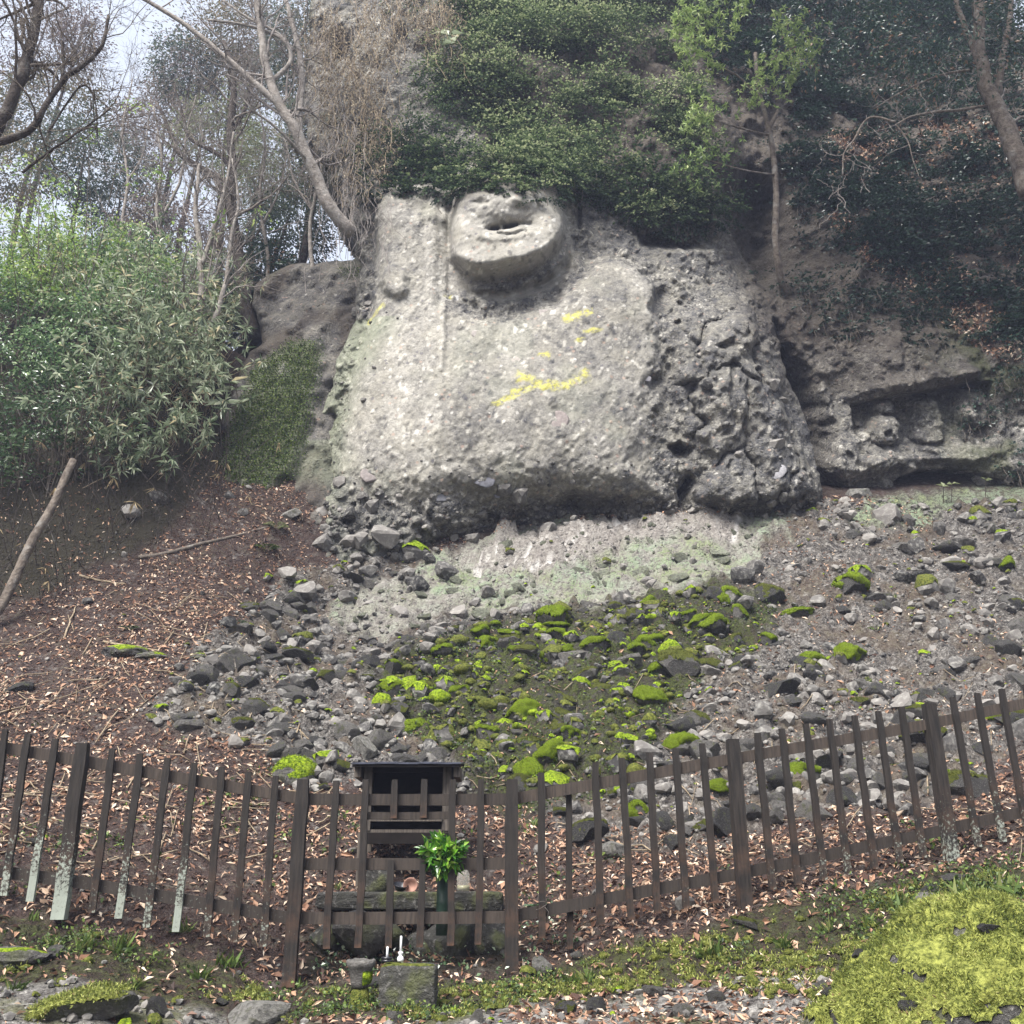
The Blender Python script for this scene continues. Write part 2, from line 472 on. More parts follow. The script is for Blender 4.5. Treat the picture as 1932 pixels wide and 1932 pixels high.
def wood_material(name, a, b, lichen=True):
    """weathered fence timber; grey-green lichen towards the ground end (attribute low)"""
    t = NT(name, 0.85, 0.3)
    mp = t.n.new('ShaderNodeMapping'); mp.inputs['Scale'].default_value = (1, 1, 0.08)
    t.set(mp.inputs[0], t.coord())
    g = t.noise(60, 5, 0.6, mp.outputs[0]); n = t.noise(6, 5, 0.65); n3 = t.noise(45, 4, 0.7)
    r = t.obj_rand()
    c = t.mix(t.ramp(g, 0.3, 0.7), a, b)
    c = t.mix(t.math('MULTIPLY', r, 0.6), c, (0.020, 0.017, 0.015))
    c = t.mix(t.math('MULTIPLY', t.attr('low'), t.ramp(n, 0.4, 0.65, 0, 0.6)), c, (0.13, 0.065, 0.036))
    if lichen:
        f = t.math('ADD', t.attr('lichen'), t.math('MULTIPLY', t.math('SUBTRACT', n3, 0.5), 1.6))
        c = t.mix(t.ramp(f, 0.45, 0.72, 0, 0.9), c, t.mix(n, (0.20, 0.20, 0.17), (0.36, 0.42, 0.36)))
    t.col(c); t.bump(t.math('ADD', g, t.math('MULTIPLY', n3, 0.4)), 0.5, 0.01)
    return t.m
def plain(name, c, rough=0.6, spec=0.4, var=0.25, metal=0.0, scale=12):
    t = NT(name, rough, spec)
    n = t.noise(scale, 5, 0.6)
    t.col(t.mix(t.ramp(n, 0.3, 0.7), tuple(k * (1 - var) for k in c), tuple(min(1, k * (1 + var)) for k in c)))
    t.b.inputs['Metallic'].default_value = metal
    t.bump(n, 0.25, 0.01)
    return t.m

M = {}
M['rock'] = rock_material('conglomerate_rock')
M['ground'] = ground_material('slope_ground')
M['stone'] = stone_material('loose_stone')
M['pale_stone'] = stone_material('pale_stone', (0.27, 0.26, 0.235), (0.40, 0.385, 0.35), .5)
M['dark_stone'] = stone_material('dark_mossy_stone', (0.035, 0.034, 0.03), (0.10, 0.098, 0.085), .95)
M['moss'] = moss_material('bright_moss')
M['moss_dull'] = moss_material('dull_moss', (0.04, 0.055, 0.012), (0.17, 0.18, 0.04))
M['moss_gold'] = moss_material('golden_moss', (0.05, 0.065, 0.014), (0.33, 0.35, 0.085))
M['wood'] = wood_material('fence_wood', (0.010, 0.009, 0.0085), (0.032, 0.026, 0.022))
M['rail_wood'] = wood_material('rail_wood', (0.034, 0.027, 0.023), (0.070, 0.054, 0.043))
M['old_wood'] = wood_material('old_board', (0.05, 0.042, 0.036), (0.16, 0.135, 0.11), False)
M['bark_pale'] = bark_material('pale_bark', (0.16, 0.14, 0.12), (0.33, 0.30, 0.27))
M['bark_dark'] = bark_material('dark_bark', (0.025, 0.02, 0.018), (0.085, 0.07, 0.06), (0.22, 0.22, 0.2), 0.3)
M['bark_mid'] = bark_material('brown_bark', (0.07, 0.055, 0.045), (0.20, 0.17, 0.14))
M['twig'] = bark_material('twig_bark', (0.15, 0.13, 0.115), (0.30, 0.27, 0.25), lich=0.1)
M['dry'] = bark_material('dry_stem', (0.16, 0.12, 0.08), (0.36, 0.29, 0.20), lich=0.1)
# ---------------------------------------------------------------- the ground: one height sheet through measured points
GP = [  # X, Y, metres away
    (0, 1932, 6.0), (300, 1932, 6.2), (600, 1932, 6.3), (966, 1932, 6.3), (1300, 1932, 6.2), (1600, 1932, 6.1), (1932, 1932, 5.9),
    (0, 1800, 6.9), (250, 1830, 6.95), (560, 1880, 7.0), (760, 1905, 6.85), (966, 1870, 7.2), (1250, 1830, 7.2), (1500, 1760, 7.3), (1800, 1690, 7.4), (1932, 1650, 7.5),
    (0, 1700, 7.35), (112, 1722, 7.4), (330, 1760, 7.5), (545, 1842, 7.42), (700, 1845, 7.45), (840, 1845, 7.45), (964, 1838, 7.45), (1180, 1765, 7.6),
    (1408, 1713, 7.65), (1600, 1668, 7.75), (1800, 1632, 7.85), (1932, 1600, 7.9),
    (640, 1800, 7.8), (780, 1800, 7.85), (930, 1800, 7.8), (640, 1725, 8.3), (780, 1725, 8.35), (930, 1725, 8.3), (1100, 1690, 8.3), (400, 1690, 8.1),
    (100, 1500, 9.3), (100, 1300, 11.2), (0, 1180, 12.3), (300, 1450, 9.8), (300, 1300, 11.3), (400, 1150, 13.0), (500, 960, 15.0), (560, 890, 16.0),
    (600, 1600, 9.2), (780, 1600, 9.2), (966, 1600, 9.3), (750, 1450, 10.7), (966, 1450, 10.7), (966, 1350, 11.8), (966, 1250, 13.0), (966, 1150, 14.3),
    (800, 1200, 13.7), (600, 1250, 13.0), (700, 1120, 14.8), (550, 1130, 14.4), (966, 1060, 15.4), (966, 1000, 16.1),
    (800, 1070, 15.4), (1200, 1060, 15.3), (1200, 985, 16.1), (1200, 1150, 14.2), (1200, 1300, 12.4), (1200, 1450, 10.7), (1200, 1600, 9.2),
    (1400, 1600, 8.9), (1400, 1450, 10.5), (1400, 1300, 12.2), (1400, 1150, 14.0), (1400, 1050, 15.2), (1500, 980, 16.0),
    (1650, 955, 16.6), (1850, 930, 17.0), (1932, 920, 17.0), (1700, 1150, 14.1), (1932, 1150, 14.0), (1700, 1300, 12.2), (1932, 1300, 11.9),
    (1932, 1450, 10.0), (1700, 1450, 10.2), (2300, 1200, 13.0), (2300, 950, 16.0), (2300, 1500, 9.5),
    (150, 1090, 13.3), (300, 1020, 14.1), (410, 880, 15.6), (0, 1100, 12.9),
    (0, 900, 13.8), (150, 860, 14.4), (300, 820, 15.0), (0, 560, 16.6), (200, 590, 17.1), (360, 640, 17.6), (440, 700, 17.6),
    (-300, 900, 13.0), (-300, 600, 15.5),
]
gp = np.array(GP, float)
gw = P(gp[:, 0], gp[:, 1], gp[:, 2])
extra = np.array([[0, 0, 0.0], [-4, 0, 0.3], [4, 0, 0.3], [0, 3, 0.42], [-4, 4, 0.9], [4, 4, 0.9], [0, -12, -1.2], [-14, -10, 1], [14, -10, 1], [-14, 2, 3.2], [14, 2, 3.2],
                  [-16, 12, 9], [16, 12, 7.5], [20, 18, 11], [-14, 20, 14], [-9, 22, 13.4], [-5, 22, 12.6], [-5, 30, 13], [-14, 34, 15], [-25, 20, 17], [-25, 34, 19],
                  [2, 20, 9.0], [7, 20, 10], [2, 30, 12], [12, 30, 14], [-28, 0, 9], [28, 0, 9], [28, 20, 15], [28, 34, 18]], float)
gw = np.vstack([gw, extra])
ground_tps = TPS(gw[:, :2], gw[:, 2], 2e-3)

Z_SCREE = [(270, 1330), (330, 1290), (370, 1220), (430, 1180), (500, 1150), (540, 1080), (700, 1050), (966, 1010), (1500, 960), (1932, 910), (2400, 900), (2400, 1600), (1932, 1420), (1750, 1530), (1500, 1530),
           (1330, 1610), (1100, 1600), (1040, 1540), (960, 1520), (860, 1500), (700, 1500), (560, 1480), (500, 1400), (380, 1380), (290, 1360)]
Z_APRON = [(620, 1150), (660, 1095), (760, 1075), (860, 1035), (950, 1000), (1060, 985), (1180, 975), (1290, 975), (1460, 968), (1490, 990), (1440, 1050), (1380, 1110), (1250, 1130), (1100, 1140), (960, 1155), (820, 1180), (720, 1205), (640, 1200)]
Z_ROCKBAND = [(880, 1075), (900, 1045), (960, 1015), (1060, 1000), (1180, 985), (1290, 975), (1400, 980), (1380, 1010), (1290, 1030), (1180, 1040), (1060, 1075), (980, 1085)]
Z_PALE2 = [(1600, 985), (1640, 945), (1720, 945), (1820, 920), (1940, 905), (1940, 940), (1820, 950), (1740, 985), (1680, 1000), (1640, 1000)]
Z_MOSS = [(690, 1300), (760, 1230), (900, 1180), (1100, 1150), (1350, 1110), (1480, 1140), (1420, 1230), (1330, 1280), (1260, 1380), (1200, 1500), (1000, 1540), (880, 1500), (840, 1430), (760, 1390)]
Z_PATH = [(-200, 1850), (120, 1850), (350, 1885), (560, 1925), (700, 1945), (900, 1900), (1100, 1880), (1250, 1855), (1450, 1830), (1560, 1850), (1700, 2100), (-200, 2100)]
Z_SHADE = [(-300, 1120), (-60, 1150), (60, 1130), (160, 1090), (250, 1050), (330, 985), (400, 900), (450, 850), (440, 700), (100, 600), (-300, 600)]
Z_GRASSY = [(-200, 1700), (100, 1740), (330, 1775), (540, 1860), (960, 1855), (1150, 1790), (1400, 1735), (1700, 1660), (2000, 1610), (2000, 1760), (1560, 1850), (1450, 1830), (1100, 1875), (800, 1915), (560, 1925), (350, 1885), (120, 1850), (-200, 1850)]

def ground_detail(x, y, z, X, Y, zc):
    p = np.stack([x, y], -1)
    w = 14 * fbm(np.stack([x, y], -1) * 1.7, 4, 5)
    scree = smooth(-12, 12, sdf(Z_SCREE, X + w, Y + w)) * (zc < 20)
    apron = smooth(-9, 9, sdf(Z_APRON, X + w * 3.0 + 16 * fbm(p * 5, 3, 4), Y + w * 1.6 + 12 * fbm(p * 5, 3, 3))) * (zc < 20)
    band = smooth(-4, 4, sdf(Z_ROCKBAND, X + w * 1.5 + 8 * fbm(p * 6, 3, 12), Y + w * .8 + 8 * fbm(p * 6, 3, 13))) * (zc < 20)
    pale2 = smooth(-10, 10, sdf(Z_PALE2, X + w, Y + w)) * (zc < 20)
    moss = smooth(-20, 25, sdf(Z_MOSS, X + w, Y + w)) * (zc < 20)
    path = smooth(-10, 10, sdf(Z_PATH, X + w, Y + w))
    path = np.where(zc < 5.6, np.maximum(path, 0.8), path)
    grassy = smooth(-10, 10, sdf(Z_GRASSY, X + w, Y + w))
    dz = 0.10 * fbm(p * 0.7, 3, 1) + 0.045 * fbm(p * 3.1, 4, 2)
    f1, f2, idv = worley(p * 4.2, 9)
    f1b, f2b, idb = worley(p * 9.5, 19)
    rough = np.maximum(scree, 0.25 * (1 - path)) * (1 - 0.75 * apron)
    dz = dz + rough * (0.11 * (idv > .45) * smooth(.55, .15, f1) + 0.05 * smooth(.6, .1, f1b))
    dz = dz + moss * (0.26 * fbm(p * 2.0, 3, 7) + .10 * fbm(p * 5.5, 3, 6))
    painted_shade_soil = np.maximum(smooth(-15, 15, sdf(Z_SHADE, X + w, Y + w)), .8 * smooth(-5, 15, sdf([(575, 1740), (960, 1740), (1000, 1800), (960, 1850), (570, 1850)], X + w * .4, Y + w * .4)))  # overhung bank and hollow under the slab, painted darker as shade
    dz = dz + smooth(-15, 15, sdf(Z_SHADE, X, Y)) * .18 * fbm(p * 2.1, 3, 8)
    f1c, f2c, idc = worley(p * np.array([2.3, 3.4]) + .3 * fbm(p * 3, 2, 14)[..., None], 29)
    dz = dz + apron * (.20 * (idc - .5) - .10 * smooth(.10, .0, f2c - f1c) + .07 * fbm(p * 6, 3, 15))
    # apron: layered slabs with cracks
    st = fbm(p * np.array([1.1, 3.2]), 4, 31)
    dz = dz + apron * (0.20 * st + 0.05 * np.floor(4 * fbm(p * np.array([0.9, 2.1]), 3, 33)) / 2 + .05)
    c1, c2, cid = worley(p * np.array([1.5, 2.2]) + 0.35 * fbm(p * 2.5, 3, 41)[..., None], 43)
    crack = band * smooth(0.05, 0.015, c2 - c1) * smooth(-.15, .25, fbm(p * 1.3, 2, 47))
    dz = dz + band * (0.16 + 0.12 * (cid - .5) - 0.05 * smooth(0.08, 0.0, c2 - c1))
    return dz, dict(scree=scree, apron=np.maximum(apron, band), lichen=np.maximum(np.clip(apron * 1.1 - band, 0, 1) * (.35 + .65 * smooth(-.25, .2, fbm(p * 1.4, 4, 16))), pale2), crack=crack, painted_shade_soil=painted_shade_soil,
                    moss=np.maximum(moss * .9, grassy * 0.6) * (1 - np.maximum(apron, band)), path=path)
def ground_z(x, y):
    """height of the finished ground"""
    x = np.asarray(x, float); y = np.asarray(y, float)
    z = ground_tps(x, y)
    X, Y, zc = project(np.stack([x, y, z], -1))
    dz, _ = ground_detail(x, y, z, X, Y, zc)
    return z + dz
def lines(*segs):
    out = []
    for a, b, s in segs:
        out.append(np.arange(a, b, s))
    out.append([segs[-1][1]])
    return np.concatenate(out)
gx = lines((-60, -12, 2.0), (-12, -6.5, 0.2), (-6.5, 8.6, 0.042), (8.6, 12, 0.2), (12, 60, 2.0))
gy = lines((-40, 2, 2.0), (2, 5.4, 0.1), (5.4, 16.8, 0.042), (16.8, 24, 0.3), (24, 90, 3.0))
GX, GY = np.meshgrid(gx, gy)
# far outside, the spline levels off
cx, cy = np.clip(GX, -26, 26), np.clip(GY, -11, 33)
GZ = ground_tps(cx, cy) + 0.10 * (np.hypot(GX - cx, GY - cy))
pX, pY, pZ = project(np.stack([GX, GY, GZ], -1))
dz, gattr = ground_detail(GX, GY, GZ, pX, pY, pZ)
GZ = GZ + dz
def grid_faces(ny, nx):
    i = np.arange(ny - 1)[:, None] * nx + np.arange(nx - 1)[None, :]
    return np.stack([i, i + 1, i + nx + 1, i + nx], -1).reshape(-1, 4)
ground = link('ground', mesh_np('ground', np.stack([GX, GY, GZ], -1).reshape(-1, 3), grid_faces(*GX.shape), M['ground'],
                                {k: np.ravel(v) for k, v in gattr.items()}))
tag(ground, 'sloping ground of leaf litter, grey scree and a stony path', kind='structure')

# bilinear look-up of the built sheet, and "where does the ray through (X, Y) meet the ground"
def gz(x, y):
    x = np.asarray(x, float); y = np.asarray(y, float)
    i = np.clip(np.searchsorted(gx, x) - 1, 0, len(gx) - 2); j = np.clip(np.searchsorted(gy, y) - 1, 0, len(gy) - 2)
    u = (x - gx[i]) / (gx[i + 1] - gx[i]); v = (y - gy[j]) / (gy[j + 1] - gy[j])
    return (GZ[j, i] * (1 - u) + GZ[j, i + 1] * u) * (1 - v) + (GZ[j + 1, i] * (1 - u) + GZ[j + 1, i + 1] * u) * v
def on_ground(X, Y):
    X = np.atleast_1d(np.asarray(X, float)); Y = np.atleast_1d(np.asarray(Y, float))
    rx, ry, rz = ray(X, Y)
    res = np.full((len(X), 3), np.nan); done = np.zeros(len(X), bool)
    for d in np.arange(5.0, 22.0, 0.03):
        k = d / ry
        p = np.stack([rx * k, ry * k, EYE[2] + rz * k], -1)
        hit = (~done) & (p[:, 2] <= gz(p[:, 0], p[:, 1]))
        res[hit] = p[hit]; done |= hit
    bad = ~done
    if bad.any(): res[bad] = P(X[bad], Y[bad], 16.0)
    return res
def ground_normal(x, y, e=0.12):
    nx = -(gz(x + e, y) - gz(x - e, y)) / (2 * e); ny = -(gz(x, y + e) - gz(x, y - e)) / (2 * e)
    return unit(np.stack([nx, ny, np.ones_like(nx)], -1))
# ---------------------------------------------------------------- the cliff: relief over a leaning plane (x across, w up the face, h out of it)
TL = R(27)
CO = np.array([0.0, 16.0, 10.0])
EN = np.array([0.0, -math.cos(TL), -math.sin(TL)])
EW = np.array([0.0, -math.sin(TL), math.cos(TL)])
def to_cliff(p):
    q = np.asarray(p, float) - CO
    return q[..., 0], q @ EW, q @ EN
def from_cliff(x, w, h):
    return CO + np.stack([x, 0 * x, 0 * x], -1) + w[..., None] * EW + h[..., None] * EN
def surf(points):
    c = np.array(points, float)
    x, w, h = to_cliff(P(c[:, 0], c[:, 1], c[:, 2]))
    return TPS(np.stack([x, w], -1), h, 3e-3)
def pix_to_face(tps, pts, off=0.0):
    """picture points -> (x, w) where their rays meet the smooth base (raised by off)"""
    pts = np.asarray(pts, float)
    lo = np.full(len(pts), 10.0); hi = np.full(len(pts), 30.0)
    for _ in range(26):
        m = (lo + hi) / 2
        x, w, h = to_cliff(P(pts[:, 0], pts[:, 1], m))
        front = h > tps(x, w) + off
        lo = np.where(front, m, lo); hi = np.where(front, hi, m)
    return np.stack([x, w], -1)

CLIFF_PTS = [
    (480, 1160, 14.6), (540, 1100, 14.9), (600, 1000, 15.4), (620, 1060, 15.1), (700, 1045, 15.35), (620, 900, 15.8), (580, 1200, 14.8), (700, 1150, 15.8),
    (850, 1030, 16.15), (966, 1005, 16.35), (1100, 990, 16.3), (1250, 980, 16.2), (1400, 975, 16.1), (1500, 975, 16.35),
    (966, 1060, 16.6), (1250, 1060, 16.6), (1500, 1040, 16.6),
    (700, 960, 15.55), (850, 950, 15.7), (966, 925, 15.72), (1150, 920, 15.75), (1270, 930, 15.8), (1400, 930, 15.75), (1530, 920, 16.1),
    (700, 850, 15.75), (966, 840, 15.6), (1230, 840, 15.8), (1380, 840, 15.7), (1520, 850, 16.2),
    (690, 700, 16.0), (830, 700, 15.85), (966, 700, 15.85), (1150, 700, 15.95), (1300, 700, 15.95), (1450, 720, 16.3),
    (720, 570, 16.3), (850, 560, 16.25), (966, 560, 16.35), (1150, 560, 16.3), (1300, 580, 16.35), (1420, 600, 16.7),
    (720, 450, 16.5), (900, 450, 16.6), (1050, 440, 16.7), (1200, 440, 17.0), (1330, 470, 17.2),
    (720, 360, 16.8), (900, 350, 16.9), (1050, 350, 17.0), (1200, 340, 17.2), (1350, 330, 17.8),
    (700, 200, 17.5), (850, 200, 17.4), (1050, 220, 17.5), (1250, 220, 17.8), (1380, 200, 18.8),
    (650, 50, 18.3), (850, 50, 18.1), (1050, 50, 18.2), (1250, 50, 18.8), (1400, 50, 20.0),
    (650, -150, 19.3), (900, -150, 19.2), (1250, -150, 20.0), (1600, -150, 22.5), (1932, -150, 23.5),
    (1450, 500, 18.4), (1600, 520, 18.0), (1620, 600, 17.6), (1750, 600, 17.6), (1900, 600, 17.4), (1480, 350, 19.2), (1600, 380, 19.0), (1800, 420, 18.8), (1950, 420, 18.2),
    (1600, 200, 20.5), (1800, 200, 20.3), (1950, 200, 19.8), (1600, 20, 22.0), (1900, 20, 22.0),
    (1560, 740, 17.5), (1650, 700, 17.1), (1800, 690, 17.0), (1930, 700, 16.9), (1620, 800, 17.3), (1750, 800, 17.3), (1900, 800, 17.1),
    (1650, 870, 17.1), (1800, 870, 17.1), (1930, 870, 17.0), (1600, 960, 17.6), (1750, 950, 17.8), (1930, 930, 17.5), (1700, 1050, 17.9), (1930, 1050, 17.9),
    (2200, 300, 18.0), (2200, 600, 16.6), (2200, 900, 16.6), (2300, 0, 20.5),
]
cliff_tps = surf(CLIFF_PTS)
Q = lambda pts, off=0.0: pix_to_face(cliff_tps, pts, off)

S_LEFT = Q([(600, -250), (590, 0), (575, 160), (612, 300), (668, 380), (690, 480), (684, 570), (640, 700), (605, 810), (596, 870), (570, 960), (520, 1060), (500, 1110), (470, 1200), (470, 1300), (2600, 1300), (2600, -250)])
S_FACE_OUT = Q([(850, 450), (858, 486), (872, 514), (900, 533), (945, 534), (995, 521), (1032, 500), (1058, 462), (1067, 415), (1060, 370), (1050, 310), (952, 290), (880, 310), (858, 380), (851, 410)])
S_FACE_IN = Q([(857, 450), (862, 480), (874, 494), (900, 500), (930, 495), (955, 487), (991, 483), (1024, 474), (1052, 452), (1060, 415), (1054, 372), (1044, 326), (952, 306), (890, 326), (866, 380), (858, 415)], 0.95)
S_MOUTH = Q([(912, 434), (914, 426), (932, 419), (955, 415), (985, 413), (1004, 417), (1006, 424), (985, 423), (975, 426), (952, 433), (930, 436)], 1.0)
S_PIT1 = Q([(921, 434), (924, 427), (938, 424), (943, 427), (942, 432)], 0.9)
S_PIT2 = Q([(949, 431), (950, 423), (965, 420), (980, 420), (976, 425), (962, 430)], 0.9)
L_LIP = Q([(940, 439), (956, 442), (973, 440), (984, 434), (992, 437), (995, 445)], 0.98)
S_EYE = Q([(890, 384), (893, 380), (912, 378), (926, 381), (922, 388), (908, 392)], 0.9)
L_EAR = Q([(1088, 372), (1093, 395), (1094, 430)])
S_SWORD = Q([(806, 360), (841, 352), (842, 500), (841, 640), (836, 800), (806, 985), (766, 985), (792, 800), (803, 640), (804, 500)], 0.3)
S_SWORD_HI = Q([(829, 356), (841, 352), (842, 500), (841, 640), (836, 700), (830, 700), (829, 500)], 0.3)  # side strip catching light: raised slightly, its highlight painted in the tone
S_KNOB = Q([(706, 530), (716, 504), (748, 488), (772, 503), (778, 530), (776, 556), (745, 568), (716, 552)], 0.4)
S_TORSO = Q([(690, 400), (720, 335), (842, 325), (842, 565), (900, 590), (960, 588), (1040, 560), (1090, 515), (1112, 488), (1150, 480), (1205, 492), (1250, 538), (1262, 620), (1252, 720), (1250, 850), (1285, 960), (1100, 965), (966, 965), (850, 965), (760, 985), (640, 960), (600, 900), (640, 740), (684, 600)], 0.3)
S_ARM = Q([(1268, 560), (1330, 575), (1400, 590), (1440, 620), (1480, 700), (1500, 780), (1535, 870), (1545, 930), (1500, 965), (1400, 960), (1300, 965), (1285, 930), (1330, 880), (1290, 820), (1262, 760), (1262, 640)])
S_BOULDER = Q([(1340, 650), (1355, 600), (1400, 560), (1430, 590), (1440, 640), (1410, 670), (1360, 680)])
S_HOLE1 = Q([(1268, 842), (1290, 835), (1318, 848), (1310, 872), (1280, 868)], 0.2)
S_HOLE2 = Q([(1275, 985), (1290, 930), (1312, 900), (1318, 915), (1300, 950)], 0.2)
S_HOLE3 = Q([(1345, 655), (1375, 635), (1380, 655), (1360, 668)])
L_RIFT = Q([(1258, 560), (1262, 640), (1256, 720), (1256, 780), (1272, 850), (1300, 900), (1290, 950)])
L_CRACK2 = Q([(1375, 690), (1372, 740), (1385, 800)])
S_NECK = Q([(846, 500), (880, 560), (950, 575), (1040, 550), (1090, 510), (1085, 440), (1066, 470), (1040, 510), (960, 545), (900, 545), (862, 510)])
S_CREV = Q([(1462, 600), (1500, 640), (1530, 700), (1560, 760), (1588, 800), (1590, 880), (1610, 945), (1560, 955), (1548, 900), (1540, 850), (1512, 760), (1488, 700), (1466, 650)])
S_DARKHOLE = Q([(1345, 350), (1420, 300), (1480, 360), (1500, 470), (1480, 560), (1430, 540), (1395, 470), (1370, 430)])
S_HOLLOW = Q([(604, 60), (640, 48), (668, 70), (662, 132), (625, 150), (604, 120)])
S_SHADE = Q([(1180, 420), (1300, 420), (1340, 470), (1300, 480), (1210, 470)])
S_NICHE = Q([(1604, 762), (1640, 752), (1706, 741), (1771, 730), (1840, 716), (1880, 716), (1890, 800), (1870, 850), (1760, 850), (1700, 848), (1631, 854), (1612, 810)])
S_LEDGE = Q([(1572, 752), (1600, 725), (1680, 705), (1780, 690), (1860, 680), (1900, 690), (1880, 714), (1771, 730), (1706, 741), (1640, 752), (1604, 765)])
S_HAT = Q([(1653, 772), (1658, 756), (1690, 752), (1694, 770), (1700, 784), (1660, 784)], 0.1)
S_HEAD = Q([(1656, 790), (1668, 781), (1698, 784), (1708, 802), (1706, 832), (1690, 844), (1666, 838), (1655, 816)], 0.25)
S_NFACE = Q([(1674, 818), (1684, 812), (1690, 822), (1680, 830)], 0.35)
S_STELE = Q([(1726, 830), (1732, 790), (1738, 758), (1760, 744), (1782, 752), (1794, 785), (1803, 838), (1770, 846), (1740, 842)], 0.15)
S_RELIEF = Q([(1812, 800), (1810, 760), (1822, 735), (1862, 735), (1874, 770), (1870, 805), (1840, 812)])
S_NBASE = Q([(1628, 860), (1680, 845), (1760, 848), (1850, 845), (1880, 865), (1840, 885), (1770, 880), (1720, 885), (1660, 905), (1632, 890)], 0.1)
S_CAVE = Q([(1660, 960), (1690, 908), (1735, 884), (1800, 880), (1850, 890), (1890, 900), (1890, 930), (1830, 930), (1760, 945), (1700, 955)])
S_SLAB = Q([(1450, 985), (1480, 968), (1540, 945), (1546, 965), (1500, 990)])
S_ROCKR = Q([(1540, 560), (1570, 500), (1610, 440), (1640, 450), (1640, 520), (1600, 600), (1570, 640), (1530, 620)])
S_RUBBLE = Q([(520, 1140), (520, 1050), (560, 970), (600, 900), (640, 900), (720, 950), (800, 985), (880, 1000), (860, 1040), (780, 1060), (700, 1080), (620, 1140)])
S_HOLEL = Q([(520, 1085), (530, 1060), (560, 1065), (565, 1095), (540, 1112)])
S_HOLEL2 = Q([(598, 805), (610, 775), (622, 778), (615, 815)])
Y_LINES = [(Q([(985, 712), (1002, 724), (1040, 730), (1075, 722), (1100, 706)]), .085), (Q([(970, 738), (1010, 732), (1040, 730)]), .05), (Q([(936, 762), (955, 752), (978, 744)]), .04),
           (Q([(1066, 604), (1085, 598), (1112, 592)]), .06), (Q([(1098, 628), (1128, 624)]), .045), (Q([(1082, 645), (1098, 640)]), .03), (Q([(694, 604), (726, 578)]), .05), (Q([(1018, 668), (1034, 672)]), .04),
           (Q([(850, 562), (838, 560)]), .03)]

def blur(a, s):
    k = int(3 * s); g = np.exp(-.5 * (np.arange(-k, k + 1) / s) ** 2); g /= g.sum()
    a = np.apply_along_axis(lambda r: np.convolve(np.pad(r, k, 'edge'), g, 'valid'), 0, a)
    return np.apply_along_axis(lambda r: np.convolve(np.pad(r, k, 'edge'), g, 'valid'), 1, a)
def bevel(out, inn, x, w):
    a, b = sdf(out, x, w), sdf(inn, x, w)
    return np.where(b > 0, 1.0, np.where(a <= 0, 0.0, a / (a - b + 1e-9)))
def plate(poly, x, w, r):
    return smooth(0, r, sdf(poly, x, w))

xs = lines((-6.6, -3.9, 0.07), (-3.9, 5.0, 0.027), (5.0, 9.6, 0.042), (9.6, 14, 0.25))
ws = lines((-6.2, -4.6, 0.12), (-4.6, 3.4, 0.027), (3.4, 9.0, 0.06), (9.0, 15, .2))
CX, CW = np.meshgrid(xs, ws)
base = cliff_tps(CX, CW)
p2 = np.stack([CX, CW], -1)
edge = sdf(S_LEFT, CX, CW)
# where the rock was dressed by the carvers
carved = np.maximum.reduce([plate(S_FACE_OUT, CX, CW, .2), plate(S_TORSO, CX, CW, .35), plate(S_SWORD, CX, CW, .1), plate(S_NECK, CX, CW, .1),
                            plate(Q([(700, 380), (850, 340), (1090, 370), (1090, 500), (850, 570), (830, 800), (790, 980), (640, 930), (640, 740), (690, 560)]), CX, CW, .25)])
fineface = np.maximum(plate(S_FACE_OUT, CX, CW, .1), plate(S_NECK, CX, CW, .1))
rubble = plate(S_RUBBLE, CX, CW, .5)
wild = 1 - carved
low = smooth(-1.0, -3.4, CW) * (CX < 5.2)
h = base.copy()
h += wild * (0.34 * fbm(p2 * 0.55, 3, 101) + 0.16 * fbm(p2 * 1.6, 3, 102))
h += 0.05 * fbm(p2 * 0.9, 3, 103)
top = smooth(2.2, 3.4, CW)
h += top * 0.35 * fbm(p2 * 1.1, 3, 104)
# --- the large figure
td = sdf(S_TORSO, CX, CW) + .22 * fbm(p2 * 1.4, 3, 107) * smooth(.5, 2.5, CX) + .10 * fbm(p2 * 4.5, 3, 108) * smooth(0, 2, CX)
torso = smooth(0, .28 + .4 * smooth(.6, -.6, CW), td)
rim = smooth(.2, 1.6, CX) * smooth(0.4, 1.8, CW)
h += (0.24 + .20 * rim) * torso + 0.16 * smooth(0, 1.6, td)
# the lower face: a loaf that rounds back at the cheeks and is cut off flat under the chin
fr = np.clip(sdf(S_FACE_OUT, CX, CW), 0, 1)
xl, xr = Q([(851, 440)], .3)[0, 0], Q([(1066, 430)], .3)[0, 0]
u_ = np.abs(CX - (xl + xr) / 2) / ((xr - xl) / 2)
cross = np.sqrt(np.clip(1 - u_ ** 4.2, 0, 1)) ** .8
chin_in = Q([(852, 478), (880, 492), (905, 499), (930, 496), (955, 489), (991, 484), (1024, 471), (1050, 452), (1066, 428)], .95)
chin_out = Q([(852, 492), (872, 514), (900, 531), (945, 532), (995, 519), (1030, 500), (1052, 478), (1066, 450)])
tb = (CW - np.interp(CX, chin_out[:, 0], chin_out[:, 1])) / (np.interp(CX, chin_in[:, 0], chin_in[:, 1]) - np.interp(CX, chin_out[:, 0], chin_out[:, 1]))
fade = smooth(Q([(950, 225)])[0, 1], Q([(950, 425)])[0, 1], CW)
h -= blur(0.66 * plate(S_NECK, CX, CW, .30), 1.5)
h += blur(1.04 * cross * np.clip(tb, 0, 1) ** .85 * (u_ < 1) * fade, 1.5) + .05 * fade * (u_ < 1) * cross * fbm(p2 * 2.2, 3, 116)
nq = Q([(957, 404)], 1.0)[0]
